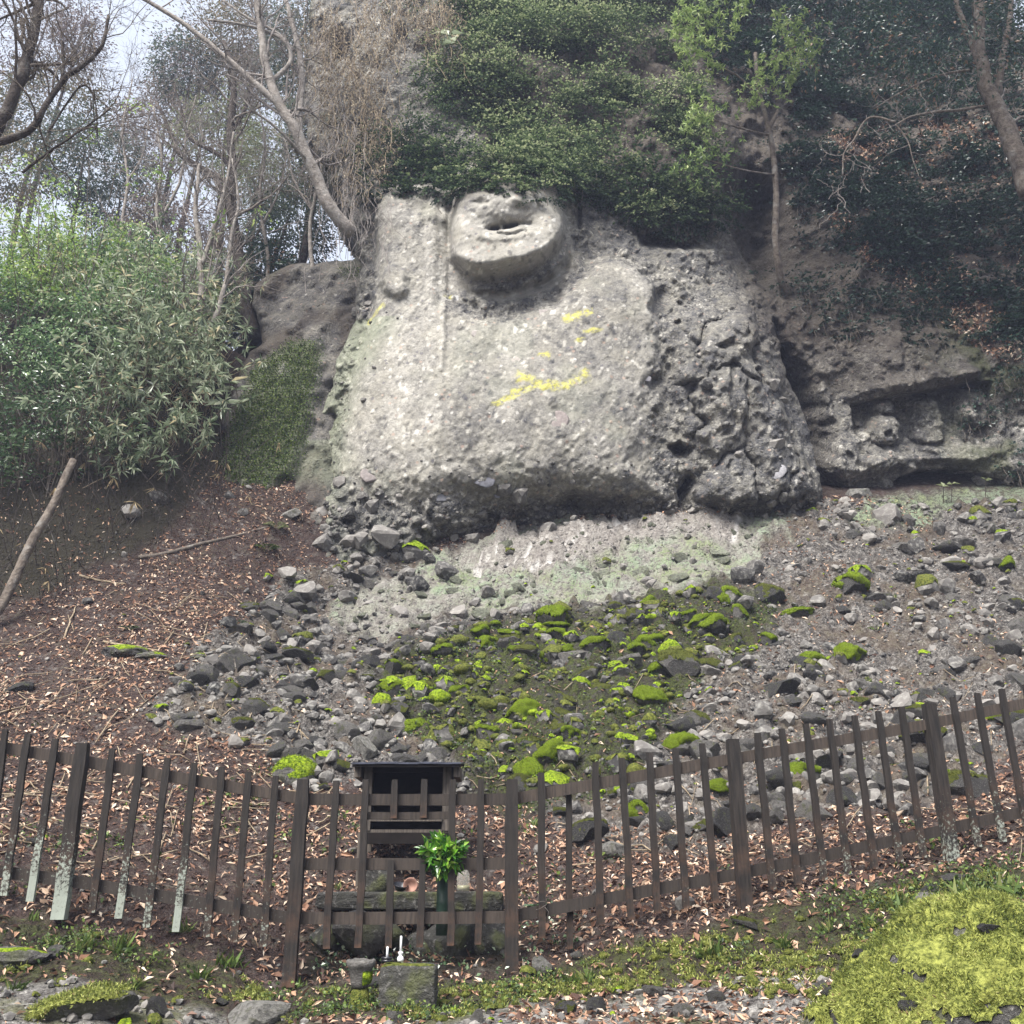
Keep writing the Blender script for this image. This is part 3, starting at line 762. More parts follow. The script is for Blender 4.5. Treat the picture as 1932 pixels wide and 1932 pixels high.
h += .15 * np.exp(-((CX - nq[0]) / .30) ** 2 - ((CW - nq[1]) / .17) ** 2)          # the worn nose over the nostrils
md = sdf(S_MOUTH, CX, CW)
h -= 0.03 * smooth(-.10, .05, md) + 0.10 * smooth(-.01, .06, md)
h += 0.05 * smooth(.10, .0, dist_line(Q([(905, 447), (935, 450), (965, 449), (1000, 440)], 1.0), CX, CW))
h -= 0.42 * smooth(-.01, .04, sdf(S_PIT1, CX, CW)) + 0.42 * smooth(-.01, .04, sdf(S_PIT2, CX, CW))
h -= 0.09 * smooth(.045, .01, dist_line(L_LIP, CX, CW))
h -= 0.16 * smooth(-.06, .08, sdf(S_EYE, CX, CW))
h -= 0.22 * smooth(.06, .015, dist_line(L_EAR, CX, CW))
h += (0.022 + 0.03 * smooth(-.6, 1.0, CW)) * smooth(-.04, .04, sdf(S_SWORD, CX, CW) + .012 * fbm(p2 * 6, 2, 109)) + 0.03 * smooth(-.01, .02, sdf(S_SWORD_HI, CX, CW))
h += 0.20 * smooth(-.03, .16, sdf(S_KNOB, CX, CW) + .12 * fbm(p2 * 3.2, 3, 118))
# --- the weathered right arm and its rifts
arm = plate(S_ARM, CX, CW, .3)
h += 0.12 * arm + 0.22 * plate(S_BOULDER, CX, CW, .25)
h -= 0.20 * smooth(.26, .02, dist_line(L_RIFT, CX + .16 * fbm(p2 * 1.5, 2, 106), CW) + .10 * fbm(p2 * 4, 3, 110)) * smooth(-.5, .2, fbm(p2 * .9, 2, 105))
h -= 0.14 * smooth(.10, .02, dist_line(L_CRACK2, CX, CW) + .04 * fbm(p2 * 5, 2, 111))
for s, k in ((S_HOLE1, .75), (S_HOLE2, .8), (S_HOLE3, .4), (S_HOLEL, .9), (S_HOLEL2, .6)):
    h -= k * smooth(-.05, .16, sdf(s, CX, CW) + .05 * fbm(p2 * 6, 2, 112))
h -= 1.5 * smooth(-.05, .4, sdf(S_CREV, CX, CW) + .12 * fbm(p2 * 2.6, 3, 113))
h -= 1.6 * smooth(-.1, .6, sdf(S_DARKHOLE, CX, CW) + .15 * fbm(p2 * 2, 3, 114))
h -= 0.8 * plate(S_SHADE, CX, CW, .4)
h -= 0.9 * smooth(-.1, .3, sdf(S_HOLLOW, CX, CW) + .12 * fbm(p2 * 3, 3, 117))
h += 0.5 * plate(S_ROCKR, CX, CW, .4)
# --- the niche with its small figures
nd = sdf(S_NICHE, CX, CW)
base_n = cliff_tps(CX, CW) + .04 * fbm(p2 * 4, 3, 118)
up_ = smooth(Q([(1700, 850)])[0, 1], Q([(1700, 750)])[0, 1], CW - .10 * (CX - Q([(1700, 800)])[0, 0]))
h += 0.16 * plate(S_LEDGE, CX, CW, .2)
h = np.where(nd > -.05, mix(h, base_n, smooth(-.05, .1, nd)), h) - (0.20 + .36 * up_) * smooth(0, .12, nd)
hd_ = np.clip(sdf(S_HEAD, CX, CW), 0, .2) / .2
h = np.where(sdf(S_HAT, CX, CW) > 0, np.maximum(h, base_n - .25 + .30 * plate(S_HAT, CX, CW, .06)), h)
h = np.where(hd_ > 0, np.maximum(h, base_n - .22 + .46 * np.sqrt(hd_ * (2 - hd_)) - 0.20 * smooth(-.03, .06, sdf(S_NFACE, CX, CW))), h)
h = np.where(sdf(S_STELE, CX, CW) > 0, np.maximum(h, base_n - .3 + .36 * plate(S_STELE, CX, CW, .12)), h)
rel = plate(S_RELIEF, CX, CW, .10)
h = np.where(rel > 0, np.maximum(h, base_n - .3 + .3 * rel), h)
h += 0.20 * plate(S_NBASE, CX, CW, .2)
h -= 1.3 * smooth(-.04, .3, sdf(S_CAVE, CX, CW) + .08 * fbm(p2 * 3, 3, 115))
# --- conglomerate: stones of three sizes stand proud of the matrix or have fallen out
wv = p2 + 0.06 * np.stack([noise(p2 * 5, 121), noise(p2 * 5, 122)], -1)
a1, b1, i1 = worley(wv * 2.1, 131)
a2, b2, i2 = worley(wv * 4.6, 132)
a3, b3, i3 = worley(wv * 9.5, 133)
rough = np.clip(0.16 + 0.9 * wild + 1.1 * low + 0.5 * arm - 0.05 * fineface, 0.1, 1.4) * np.where(fineface > .5, .6, 1)
rough = rough + 0.8 * rubble - .62 * arm
ba, bb_, bi = worley(p2 * np.array([.95, .75]) + .35 * np.stack([fbm(p2 * 1.6, 3, 134), fbm(p2 * 1.6, 3, 135)], -1), 136)
h += arm * (.34 * (bi - .5) + .10 * smooth(.0, .35, bb_ - ba) - .11 * smooth(.09, .0, bb_ - ba))
h += rough * (0.10 * (i1 > .62) * smooth(.46, .12, a1) - 0.07 * (i1 < .12) * smooth(.4, .1, a1))
h += rough * (0.065 * (i2 > .55) * smooth(.5, .15, a2) - 0.075 * (i2 < .16) * smooth(.42, .12, a2))
h += (0.35 + .65 * rough) * (0.030 * (i3 > .5) * smooth(.5, .15, a3) - 0.026 * (i3 < .2) * smooth(.45, .15, a3))
h += (0.012 + 0.022 * rough) * fbm(p2 * 13, 3, 141)
h += rubble * 0.16 * fbm(p2 * 3.4, 3, 142)
# --- left flank falls away behind
right_nk = plate(Q([(1068, 372), (1200, 360), (1340, 420), (1290, 520), (1240, 500), (1150, 470), (1090, 500)]), CX, CW, .25)
h += right_nk * (.16 * fbm(p2 * 1.8, 3, 119) + .06 * fbm(p2 * 5, 3, 120))
h -= 7.0 * smooth(0.05, -0.95, edge + 0.10 * fbm(p2 * 2.5, 3, 143)) ** 1.6
h -= 0.45 * smooth(0.55, 0.0, edge)

V = from_cliff(CX, CW, h)
qX, qY, qZ = project(V)
big = fbm(p2 * 0.8, 3, 151)
streak = fbm(p2 * np.array([2.6, .22]), 3, 153) * carved
tone = 0.46 * carved + 0.32 * (1 - carved) + 0.13 * big + .09 * fbm(p2 * 2.3, 3, 154) + 0.06 * fbm(p2 * 6, 3, 152) + .10 * streak + .05 * smooth(.25, .5, streak) - .05
cf = .35 + .65 * (1 - carved)
tone += np.where((i1 > .80) & (a1 < .42), (i1 - .9) * 2.2 * cf, 0)
tone += np.where((i2 > .68) & (a2 < .40), (i2 - .84) * 2.0 * cf, 0)
tone += np.where((i3 > .62) & (a3 < .38), (i3 - .8) * 1.8, 0)
tone += 0.10 * fineface + 0.09 * plate(S_SWORD, CX, CW, .05) + 0.10 * plate(S_SWORD_HI, CX, CW, .02) - 0.17 * low - 0.10 * arm - .16 * rubble  # sword strip's highlight and the undercut's shade are put into the tone
tone -= .16 * right_nk
yellow = np.zeros_like(h)
for ln, wd in Y_LINES:
    yellow = np.maximum(yellow, smooth(wd * 1.4, wd * .3, dist_line(ln, CX, CW) + wd * 1.3 * fbm(p2 * 11, 3, 161)))
lich = 0.55 * smooth(.9, .1, edge + .4 * big) * (CW < 1.2) + 0.14 * smooth(.1, .5, fbm(p2 * 1.3, 4, 162)) * carved * (1 - fineface) + 0.25 * rubble * smooth(0, .4, fbm(p2 * 1.1, 3, 163))
right_up = smooth(1330, 1420, qX + 30 * big) * smooth(735, 640, qY + 20 * big) * np.where(qX < 1470, smooth(1330, 1470, qX + .55 * (560 - qY)), 1)  # the upper right's shade goes into the brown through this mask
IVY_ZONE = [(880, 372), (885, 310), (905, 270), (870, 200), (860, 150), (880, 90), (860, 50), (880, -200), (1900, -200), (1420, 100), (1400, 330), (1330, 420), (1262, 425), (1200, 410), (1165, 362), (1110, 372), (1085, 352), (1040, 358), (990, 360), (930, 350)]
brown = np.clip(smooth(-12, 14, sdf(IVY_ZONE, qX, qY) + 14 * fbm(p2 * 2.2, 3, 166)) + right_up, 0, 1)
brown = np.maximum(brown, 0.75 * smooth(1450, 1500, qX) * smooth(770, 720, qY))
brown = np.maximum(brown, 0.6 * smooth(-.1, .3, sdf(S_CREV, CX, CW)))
moss = 0.7 * smooth(1700, 1900, qX + 60 * big) * smooth(-.1, .3, fbm(p2 * 1.5, 3, 164)) * (qY > 560)
moss = np.maximum(moss, .5 * smooth(690, 640, qX) * smooth(.05, .4, fbm(p2 * 1.6, 3, 165)))
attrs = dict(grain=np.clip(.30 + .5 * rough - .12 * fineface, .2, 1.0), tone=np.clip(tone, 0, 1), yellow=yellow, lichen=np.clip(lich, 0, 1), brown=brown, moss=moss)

FQ = grid_faces(*CX.shape)
cen = V.reshape(-1, 3)[FQ].mean(1)
fx, fw = CX.ravel()[FQ].mean(1), CW.ravel()[FQ].mean(1)
keep = edge.ravel()[FQ].mean(1) > -1.0
part_id = np.zeros(len(FQ), int)                  # 0 the living cliff
part_id[(sdf(S_TORSO, fx, fw) > 0) | (sdf(S_NECK, fx, fw) > 0)] = 1
part_id[(sdf(S_ARM, fx, fw) > 0)] = 4
part_id[sdf(S_SWORD, fx, fw) > -.015] = 2
part_id[sdf(S_FACE_OUT, fx, fw) > -.02] = 3
part_id[(sdf(S_HEAD, fx, fw) > 0) | (sdf(S_HAT, fx, fw) > 0)] = 5
part_id[sdf(S_STELE, fx, fw) > 0] = 6
part_id[sdf(S_RELIEF, fx, fw) > 0] = 7
Vf = V.reshape(-1, 3)
Af = {k: v.ravel() for k, v in attrs.items()}
# one set of shading normals for the whole face, so that the pieces meet without a seam
def sub_mesh(name, sel):
    f = FQ[sel]
    u, inv = np.unique(f, return_inverse=True)
    me = mesh_np(name, Vf[u], inv.reshape(-1, 4), M['rock'], {k: a[u] for k, a in Af.items()})
    return me, u
e1 = np.gradient(V, axis=1); e2 = np.gradient(V, axis=0)
VN = unit(np.cross(e1, e2)).reshape(-1, 3)
def cliff_piece(name, pid, parent=None):
    me, u = sub_mesh(name, keep & (part_id == pid))
    me.normals_split_custom_set_from_vertices(VN[u].tolist())
    return link(name, me, parent)
cliff = tag(cliff_piece('cliff', 0), 'grey conglomerate cliff face behind the slope', kind='structure')
carving = tag(empty('carved_figure'), 'giant weathered stone face and torso carved in relief on the cliff', 'rock carving')
for nm, k in (('torso', 1), ('sword', 2), ('face', 3), ('arm', 4)):
    cliff_piece(nm, k, carving)
for nm, k, lb in (('niche_statue', 5, 'small round carved head with worn hat in the shady niche'),
                  ('niche_stele', 6, 'pebbly upright rounded carving in the middle of the niche'),
                  ('niche_relief', 7, 'faint squarish mossy carving at the niche end')):
    tag(cliff_piece(nm, k), lb, 'rock carving', 'small carvings in the cliff niche')

def on_cliff(X, Y):
    """world points of the built cliff under picture points (coarse search over the sheet)"""
    X = np.atleast_1d(np.asarray(X, float)); Y = np.atleast_1d(np.asarray(Y, float))
    b = Q(np.stack([X, Y], -1))
    out = []
    for k in range(len(X)):
        i = np.clip(np.searchsorted(xs, b[k, 0]), 14, len(xs) - 15); j = np.clip(np.searchsorted(ws, b[k, 1]), 14, len(ws) - 15)
        sl = (slice(j - 14, j + 15), slice(i - 14, i + 15))
        d = (qX[sl] - X[k]) ** 2 + (qY[sl] - Y[k]) ** 2 + 4 * (qZ[sl] - qZ[sl].min())
        jj, ii = np.unravel_index(np.argmin(d), d.shape)
        out.append(V[sl][jj, ii])
    return np.array(out)
def cliff_h(x, w):
    i = np.clip(np.searchsorted(xs, x), 0, len(xs) - 1); j = np.clip(np.searchsorted(ws, w), 0, len(ws) - 1)
    return h[j, i]

# ---------------------------------------------------------------- mossy outcrop standing left of the carved cliff
OUT_PTS = [(400, 890, 15.9), (450, 860, 15.9), (520, 860, 16.0), (600, 860, 16.1), (640, 800, 16.6), (450, 760, 16.4), (540, 760, 16.4), (620, 720, 16.8), (500, 680, 16.9), (570, 640, 17.1), (640, 640, 17.3),
           (490, 600, 17.6), (580, 590, 17.6), (660, 560, 17.8), (500, 530, 18.0), (600, 520, 18.1), (700, 520, 18.2), (500, 950, 15.4), (600, 950, 15.6), (420, 960, 15.2), (700, 700, 17.4), (700, 860, 16.8), (600, 400, 18.8), (480, 440, 18.6), (500, 1020, 15.1), (640, 1020, 15.6)]
out_tps = surf(OUT_PTS)
OQ = lambda pts: pix_to_face(out_tps, pts)
S_OUT = OQ([(400, 885), (415, 830), (435, 770), (452, 720), (475, 675), (505, 650), (500, 610), (490, 575), (492, 540), (540, 512), (600, 505), (660, 500), (720, 480), (760, 900), (760, 1060), (420, 1060), (395, 930)])
S_DOME = OQ([(405, 880), (430, 790), (470, 690), (520, 655), (570, 632), (615, 636), (622, 680), (605, 770), (590, 850), (560, 910), (500, 940), (420, 920)])
ox = lines((-6.6, -3.0, 0.045), (-3.0, -2.0, .15)); ow = lines((-4.2, 2.4, 0.045), (2.4, 3.0, .2))
OX, OW = np.meshgrid(ox, ow)
po = np.stack([OX, OW], -1)
oh = out_tps(OX, OW)
dome = plate(S_DOME, OX, OW, .3)
oh += 0.25 * dome + (1 - dome) * (0.25 * fbm(po * 1.1, 3, 201) + 0.12 * fbm(po * 3, 3, 202)) + 0.06 * fbm(po * 2.4, 4, 203)
a1, b1, i1o = worley(po * 3.6, 204)
oh += (1 - .6 * dome) * (0.12 * (i1o > .5) * smooth(.5, .1, a1) - 0.1 * (i1o < .2) * smooth(.45, .1, a1)) + .03 * fbm(po * 12, 3, 205)
oe = sdf(S_OUT, OX, OW) + .08 * fbm(po * 3, 3, 206)
oh -= 4.0 * smooth(.05, -.8, oe) ** 1.5
oV = from_cliff(OX, OW, oh)
oF = grid_faces(*OX.shape)
oF = oF[oe.ravel()[oF].mean(1) > -.8]
omoss = dome * smooth(-.75, -.3, fbm(po * 1.7, 4, 207) + .1) + .25 * (1 - dome) * smooth(.1, .4, fbm(po * 1.2, 3, 208))
outcrop = link('mossy_outcrop', mesh_np('mossy_outcrop', oV.reshape(-1, 3), oF, M['rock'],
               dict(grain=np.full(oh.size, .7), tone=np.clip(.16 + .2 * fbm(po * 3, 3, 209), 0, 1).ravel(), moss=np.clip(omoss, 0, .9).ravel(), lichen=(.35 * smooth(-.2, .4, fbm(po * .9, 3, 210)) * (OW < -1)).ravel(),
                    yellow=0 * oh.ravel(), brown=((1 - dome) * (.35 + .6 * smooth(-.2, .3, fbm(po * 1.4, 3, 211)))).ravel())))
tag(outcrop, 'smooth dome of moss covered rock left of the carved cliff', 'rock outcrop')
# ---------------------------------------------------------------- wooden fence
fence = tag(empty('wooden_fence', P(964, 1845, 7.45)), 'dark weathered picket fence bending across the foot of the slope', 'fence')
FO = np.array(fence.location)
f_rand = rng(5)
def fy(X):      # how far the fence line stands from the viewer
    return np.interp(X, [-400, 0, 130, 560, 966, 1390, 1775, 1940, 2400], [7.3, 7.28, 7.3, 7.45, 7.45, 7.62, 7.88, 8.0, 8.35])
def upright(name, top, bot, width, depth, dy=0.0, mat='wood', cap=0.0):
    """a squared timber from a picture point at its foot to one at its top; it stands plumb where its foot is"""
    d = float(fy((top[0] + bot[0]) / 2)) + dy
    b = P(bot[0], bot[1], d); t = P(top[0], top[1], d)
    L = t[2] - b[2]
    n = 9 if abs(top[1] - bot[1]) > 200 else 3
    m = MB()
    zz = np.linspace(0, L, n)
    V, F = [], []
    for k, z in enumerate(zz):
        wob = 0.0025 * f_rand.normal(size=2)
        wq = width / 2 * (1 + .03 * f_rand.normal()); dq = depth / 2
        for sx, sy in ((-1, -1), (1, -1), (1, 1), (-1, 1)):
            V.append((sx * wq + wob[0], sy * dq + wob[1], z))
    V = np.array(V)
    ch = 0.006
    V[-4:, :2] *= 0.88
    V[:, 0] += (t[0] - b[0]) * V[:, 2] / L
    for k in range(n - 1):
        for q in range(4):
            F.append((k * 4 + q, k * 4 + (q + 1) % 4, k * 4 + 4 + (q + 1) % 4, k * 4 + 4 + q))
    F += [(3, 2, 1, 0), ((n - 1) * 4, (n - 1) * 4 + 1, (n - 1) * 4 + 2, (n - 1) * 4 + 3)]
    frac = V[:, 2] / L
    Xm = (top[0] + bot[0]) / 2
    amt = np.interp(Xm, [0, 350, 560, 640, 1250, 1500, 1932], [.72, .6, .25, .1, .12, .32, .5])
    amt = amt * f_rand.uniform(.55, 1.2)
    li = np.clip(amt * (1.25 - 1.6 * frac) + .06 * f_rand.normal(), 0, 1)
    me = mesh_np(name, V, np.array(F), M[mat], dict(low=np.clip(1 - frac * 1.9, 0, 1), lichen=li), False)
    rz = float(np.arctan2(fy(Xm + 30) - fy(Xm - 30), (P(Xm + 30, 1600, fy(Xm + 30)) - P(Xm - 30, 1600, fy(Xm - 30)))[0]))
    return link(name, me, fence, b - FO, (0, 0, rz))
def rail(pts, height=.078, thick=.032, dy=0.045, sag=0.004):
    """a sawn rail through picture points along the fence line"""
    w = np.array([P(x, y, fy(x) + dy) for x, y in pts])
    n = 14
    s = np.linspace(0, 1, n); seg = np.concatenate([[0], np.cumsum(np.linalg.norm(np.diff(w, axis=0), axis=1))]); seg /= seg[-1]
    c = np.stack([np.interp(s, seg, w[:, k]) for k in range(3)], -1)
    c[:, 2] -= sag * np.sin(s * math.pi)
    t = unit(np.gradient(c, axis=0)); nrm = unit(np.cross(t, [0, 0, 1])); up = np.cross(nrm, t)
    V, F = [], []
    for k in range(n):
        for a, b in ((-1, -1), (1, -1), (1, 1), (-1, 1)):
            V.append(c[k] + nrm[k] * a * thick / 2 + up[k] * b * height / 2 * (1 + .02 * f_rand.normal()))
    for k in range(n - 1):
        for q in range(4):
            F.append((k * 4 + q, k * 4 + (q + 1) % 4, k * 4 + 4 + (q + 1) % 4, k * 4 + 4 + q))
    F += [(3, 2, 1, 0), ((n - 1) * 4, (n - 1) * 4 + 1, (n - 1) * 4 + 2, (n - 1) * 4 + 3)]
    xm = np.mean([p[0] for p in pts])
    lic = np.full(len(V), .3 if (xm < 500 and np.mean([p[1] for p in pts]) > 1600) else .05)
    return link('rail', mesh_np('rail', np.array(V) - FO, np.array(F), M['rail_wood'], dict(low=np.zeros(len(V)), lichen=lic), False), fence)
for t, b in (((157, 1403), (112, 1735)), ((573, 1471), (545, 1862)), ((966, 1471), (964, 1852)), ((1381, 1395), (1408, 1728)), ((1752, 1328), (1800, 1645)), ((-290, 1330), (-345, 1650)), ((2130, 1262), (2200, 1560))):
    upright('post', t, b, .088, .088)
PICK = [((10, 1376), (-30, 1692)), ((53, 1385), (8, 1690)), ((106, 1394), (57, 1701)), ((213, 1413), (174, 1722)), ((265, 1422), (224, 1733)), ((316, 1430), (277, 1750)), ((367, 1439), (332, 1758)), ((419, 1447), (389, 1768)),
        ((470, 1456), (441, 1778)), ((520, 1464), (496, 1786)), ((635, 1473), (615, 1790)), ((691, 1471), (676, 1788)), ((854, 1471), (850, 1784)), ((908, 1470), (903, 1782)),
        ((1021, 1458), (1022, 1770)), ((1123, 1439), (1134, 1746)), ((1174, 1430), (1190, 1735)), ((1225, 1420), (1241, 1723)), ((1274, 1412), (1295, 1713)), ((1325, 1403), (1350, 1701)),
        ((1428, 1383), (1458, 1678)), ((1475, 1375), (1506, 1670)), ((1520, 1366), (1555, 1660)), ((1565, 1357), (1601, 1650)), ((1611, 1350), (1651, 1640)), ((1656, 1342), (1698, 1626)), ((1700, 1334), (1743, 1618)),
        ((1797, 1316), (1846, 1598)), ((1842, 1308), (1893, 1588)), ((1888, 1300), (1940, 1577)), ((1934, 1292), (1988, 1568))]
for t, b in PICK: upright('picket', t, b, .047, .030)
for t, b in (((745, 1471), (743, 1544)), ((800, 1470), (798, 1543)), ((738, 1623), (733, 1788)), ((797, 1625), (792, 1787))): upright('picket', t, b, .047, .030)
upright('picket', (1073, 1497), (1075, 1790), .042, .034, 0.09)
for pts in ([(-330, 1350), (137, 1432), (573, 1508)], [(573, 1508), (966, 1508)], [(966, 1508), (1381, 1431), (1700, 1376), (1752, 1366)], [(1752, 1366), (1940, 1325), (2130, 1290)],
            [(-330, 1600), (137, 1661), (560, 1734)], [(560, 1732), (966, 1730)], [(966, 1729), (1400, 1646), (1775, 1567)], [(1775, 1567), (1940, 1528), (2150, 1480)],
            [(573, 1630), (960, 1629)]): rail(pts)
rail([(680, 1539), (856, 1538)], height=.05)

a = np.linspace(0, 4 * math.pi, 40)
wire = MB(); wc = P(1022, 1717, float(fy(1022)) + .01)
wire.tube(np.stack([.036 * np.cos(a), .045 * np.sin(a), .012 * np.sin(a * 1.3) + .004 * a], -1) + wc - FO, .0022, 4)
wire.tube(np.array([[.02, -.04, .02], [.045, -.06, -.01], [.03, -.06, -.07]]) + wc - FO, .002, 4)
wire.obj('wire_tie', plain('rusty_wire', (.10, .085, .075), .6, .4, .3), fence)
# ---------------------------------------------------------------- small wooden shrine behind the fence
M['roof_metal'] = plain('roof_sheet', (0.055, 0.06, 0.085), 0.45, 0.5, 0.35)
M['inside'] = plain('shade_dark_board', (0.012, 0.010, 0.009), 0.9, 0.1)  # the box interior's deep shade put into the board colour
M['china'] = plain('white_china', (0.72, 0.72, 0.74), 0.3, 0.5, 0.05)
M['wax'] = plain('white_wax', (0.75, 0.75, 0.76), 0.5, 0.4, 0.04)
M['black_glaze'] = plain('black_glaze', (0.012, 0.012, 0.016), 0.3, 0.5, 0.2)
M['clay'] = plain('pink_clay', (0.30, 0.17, 0.13), 0.8, 0.2, 0.3)
M['bamboo'] = plain('green_bamboo', (0.02, 0.045, 0.03), 0.5, 0.4, 0.4)
M['iron'] = plain('iron_wire', (0.03, 0.03, 0.03), 0.6, 0.4, 0.3)
def pt(X, Y, d): return P(X, Y, d)
sh0 = P(766, 1571, 8.62)
shrine = tag(empty('shrine', sh0), 'small dark wooden box shrine with flat sheet roof behind the fence', 'shrine')
px = (8.62 * cP + (sh0[2] - 1.6) * sP) / 1932
Wb, Hb, Db = 168 * px, 112 * px, 0.50
def sbox(name, c, size, mat, rot=None, sm=False):
    m = MB(); m.box((0, 0, 0), size, rot)
    me = m.mesh(name, M[mat], sm)
    if not me.attributes.get('low'): me.attributes.new('low', 'FLOAT', 'POINT')
    return link(name, me, shrine, c)
sbox('floor_board', (0, Db / 2, 0.012), (Wb + .02, Db + .03, .024), 'old_wood')
sbox('floor_beam', (0, -0.02, -0.045), (Wb - .05, .05, .085), 'inside')
sbox('back_panel', (0, Db - .012, Hb / 2 + .06), (Wb - .02, .024, Hb + .12), 'inside')
for s in (-1, 1):
    sbox('side_panel', (s * (Wb / 2 - .012), Db / 2 + .03, Hb / 2 + .04), (.022, Db - .09, Hb + .06), 'inside')
    sbox('corner_post', (s * (Wb / 2 - .035), 0.0, Hb / 2 + .03), (.07, .05, Hb + .03), 'old_wood')
    sbox('eave_bracket', (s * (Wb / 2 + .045), 0.12, Hb + .0), (.05, .4, .10), 'old_wood')
    for yy in (0.02, Db - .04):
        sbox('leg', (s * (Wb / 2 - .02 + (.02 if s < 0 else 0)), yy, -.33), (.055, .055, .66), 'old_wood')
sbox('lintel', (0, 0.0, Hb + .035), (Wb, .04, .08), 'inside')
sbox('sill_rail', (0, -.03, .10), (Wb - .14, .03, .03), 'old_wood')
rt = np.array([[1, 0, 0], [0, math.cos(R(7)), -math.sin(R(7))], [0, math.sin(R(7)), math.cos(R(7))]])
sbox('roof_board', (0, .2, Hb + .075), (204 * px, .74, .022), 'inside', rt)
for k in range(5):   # folded sheets lapping on the roof
    w5 = 204 * px / 5
    sbox('roof_sheet', (-204 * px / 2 + w5 * (k + .5), .2, Hb + .094 + .003 * (k % 2)), (w5 + .012, .765, .012), 'roof_metal', rt)

# ---------------------------------------------------------------- stone slab altar and what stands on it
def rock_geo(seed, sub=3, planes=11, squash=(1, 1, 1), rough=.05, lo=.5, hi=.9):
    import bmesh
    bm = bmesh.new(); bmesh.ops.create_icosphere(bm, subdivisions=sub, radius=1)
    V = np.array([v.co[:] for v in bm.verts]); F = np.array([[v.index for v in f.verts] for f in bm.faces]); bm.free()
    r = rng(seed)
    for _ in range(planes):
        n = unit(r.normal(size=3)); d = r.uniform(lo, hi)
        q = V @ n
        V = V - np.maximum(q - d, 0)[:, None] * n
    V = V * (1 + rough * fbm(V * 2.2 + seed, 3, seed)[:, None] + rough * .5 * fbm(V * 7 + seed, 2, seed + 5)[:, None])
    return V * np.array(squash), F
def vert_normals(V, F):
    n = np.cross(V[F[:, 1]] - V[F[:, 0]], V[F[:, 2]] - V[F[:, 0]])
    out = np.zeros_like(V)
    for k in range(3): np.add.at(out, F[:, k], n)
    return unit(out)
def cap_geo(V, F, seed, thr=.35, swell=.10, nz=.35, fur=0):
    """the mossy upper skin of a stone, puffed up from it"""
    N = vert_normals(V, F)
    m = N[:, 2] + nz * fbm(V * 1.8 + 3 * seed, 3, seed + 9)
    keepf = (m[F].mean(1) > thr)
    if keepf.sum() < 6: keepf = N[F][:, :, 2].mean(1) > .3
    f = F[keepf]; u, inv = np.unique(f, return_inverse=True)
    edge_amt = smooth(thr - .1, thr + .35, m[u])
    lump = .5 + .5 * fbm(V[u] * 5.5, 3, seed + 3)
    Vc = V[u] + N[u] * (swell * (.12 + edge_amt * (.5 + .9 * lump)))[:, None] - N[u] * .02
    tri = inv.reshape(-1, 3)
    if fur:                                     # short shoots standing out of the cushion
        r = rng(seed + 77); k = r.integers(0, len(tri), fur); bc = r.dirichlet([1, 1, 1], fur)
        c = (Vc[tri[k]] * bc[:, :, None]).sum(1); S = np.abs(V).max()
        V2, F2, _ = leaf_arrays(c - N[u][tri[k, 0]] * .01 * S, unit(N[u][tri[k, 0]] + .7 * r.normal(size=c.shape)), unit(r.normal(size=c.shape)), S * r.uniform(.05, .13, fur), S * r.uniform(.02, .04, fur), r.random(fur))
        return np.vstack([Vc, V2]), np.vstack([tri, F2 + len(Vc)])
    return Vc, tri
def box_stone(seed, size, sub=4, rough=.03, chip=.12):
    """a roughly squared block"""
    V, F = rock_geo(seed, sub, 0, rough=0)
    e = 9
    n = (np.abs(V) ** e).sum(1) ** (1 / e)
    V = V / n[:, None]
    V = V * (1 + chip * .5 * np.minimum(0, fbm(V * 1.6 + seed, 3, seed))[:, None]) + rough * np.stack([fbm(V * 4 + seed + 7 * k, 3, seed + k) for k in range(3)], -1)
    return V * np.asarray(size) / 2, F
def stone_thing(name, V, F, loc, label, cat='rock', group=None, rz=0.0, cap=None, mat='stone', capmat='moss', scale=1.0):
    o = tag(link(name, mesh_np(name, V, F, M[mat], None, False), None, loc, (0, 0, rz), scale), label, cat, group)
    if cap is not None:
        link('moss_cap', mesh_np('moss_cap', cap[0], cap[1], M[capmat]), o)
    return o
d8 = 8.0
V_, F_ = box_stone(11, (235 * .0041, .34, .13), rough=.04)
c_ = P(717, 1700, d8) + np.array([0, .17, 0])
stone_thing('stone_slab', V_, F_, c_, 'long low mossy stone slab under the wooden shrine', 'stone slab', mat='dark_stone', cap=cap_geo(V_, F_, 3, .55, .015), capmat='moss_dull')
SLAB_TOP = c_[2] + .065
V_, F_ = box_stone(12, (112 * .0041, .36, .15), rough=.04)
stone_thing('stone_slab', V_, F_, P(890, 1702, d8) + np.array([0, .2, 0]), 'short dark stone slab behind the green vase', 'stone slab', mat='dark_stone')
for k, (X, Y, w, hh, dd, lb) in enumerate((
        (676, 1765, 84, 66, 7.66, 'pale mossy block under the left end of the slab'), (735, 1772, 52, 56, 7.85, 'dark stone in the hollow under the slab'),
        (852, 1775, 92, 76, 7.8, 'dark stone under the right end of the slab'), (930, 1775, 60, 66, 7.8, 'rounded dark stone beside the central fence post'),
        (800, 1790, 64, 50, 7.95, 'low dark stone deep under the slab'), (610, 1770, 60, 60, 7.85, 'grey stone beside the left gate post'))):
    V_, F_ = rock_geo(30 + k, 3, 9, (w * .0041 / 1.6, .2, hh * .0041 / 1.6), .04)
    stone_thing('rock', V_, F_, P(X, Y, dd) + np.array([0, .12, 0]), lb, mat='stone' if k == 0 else 'dark_stone', cap=cap_geo(V_, F_, k, .5, .012) if k in (0, 3) else None, capmat='moss_dull')
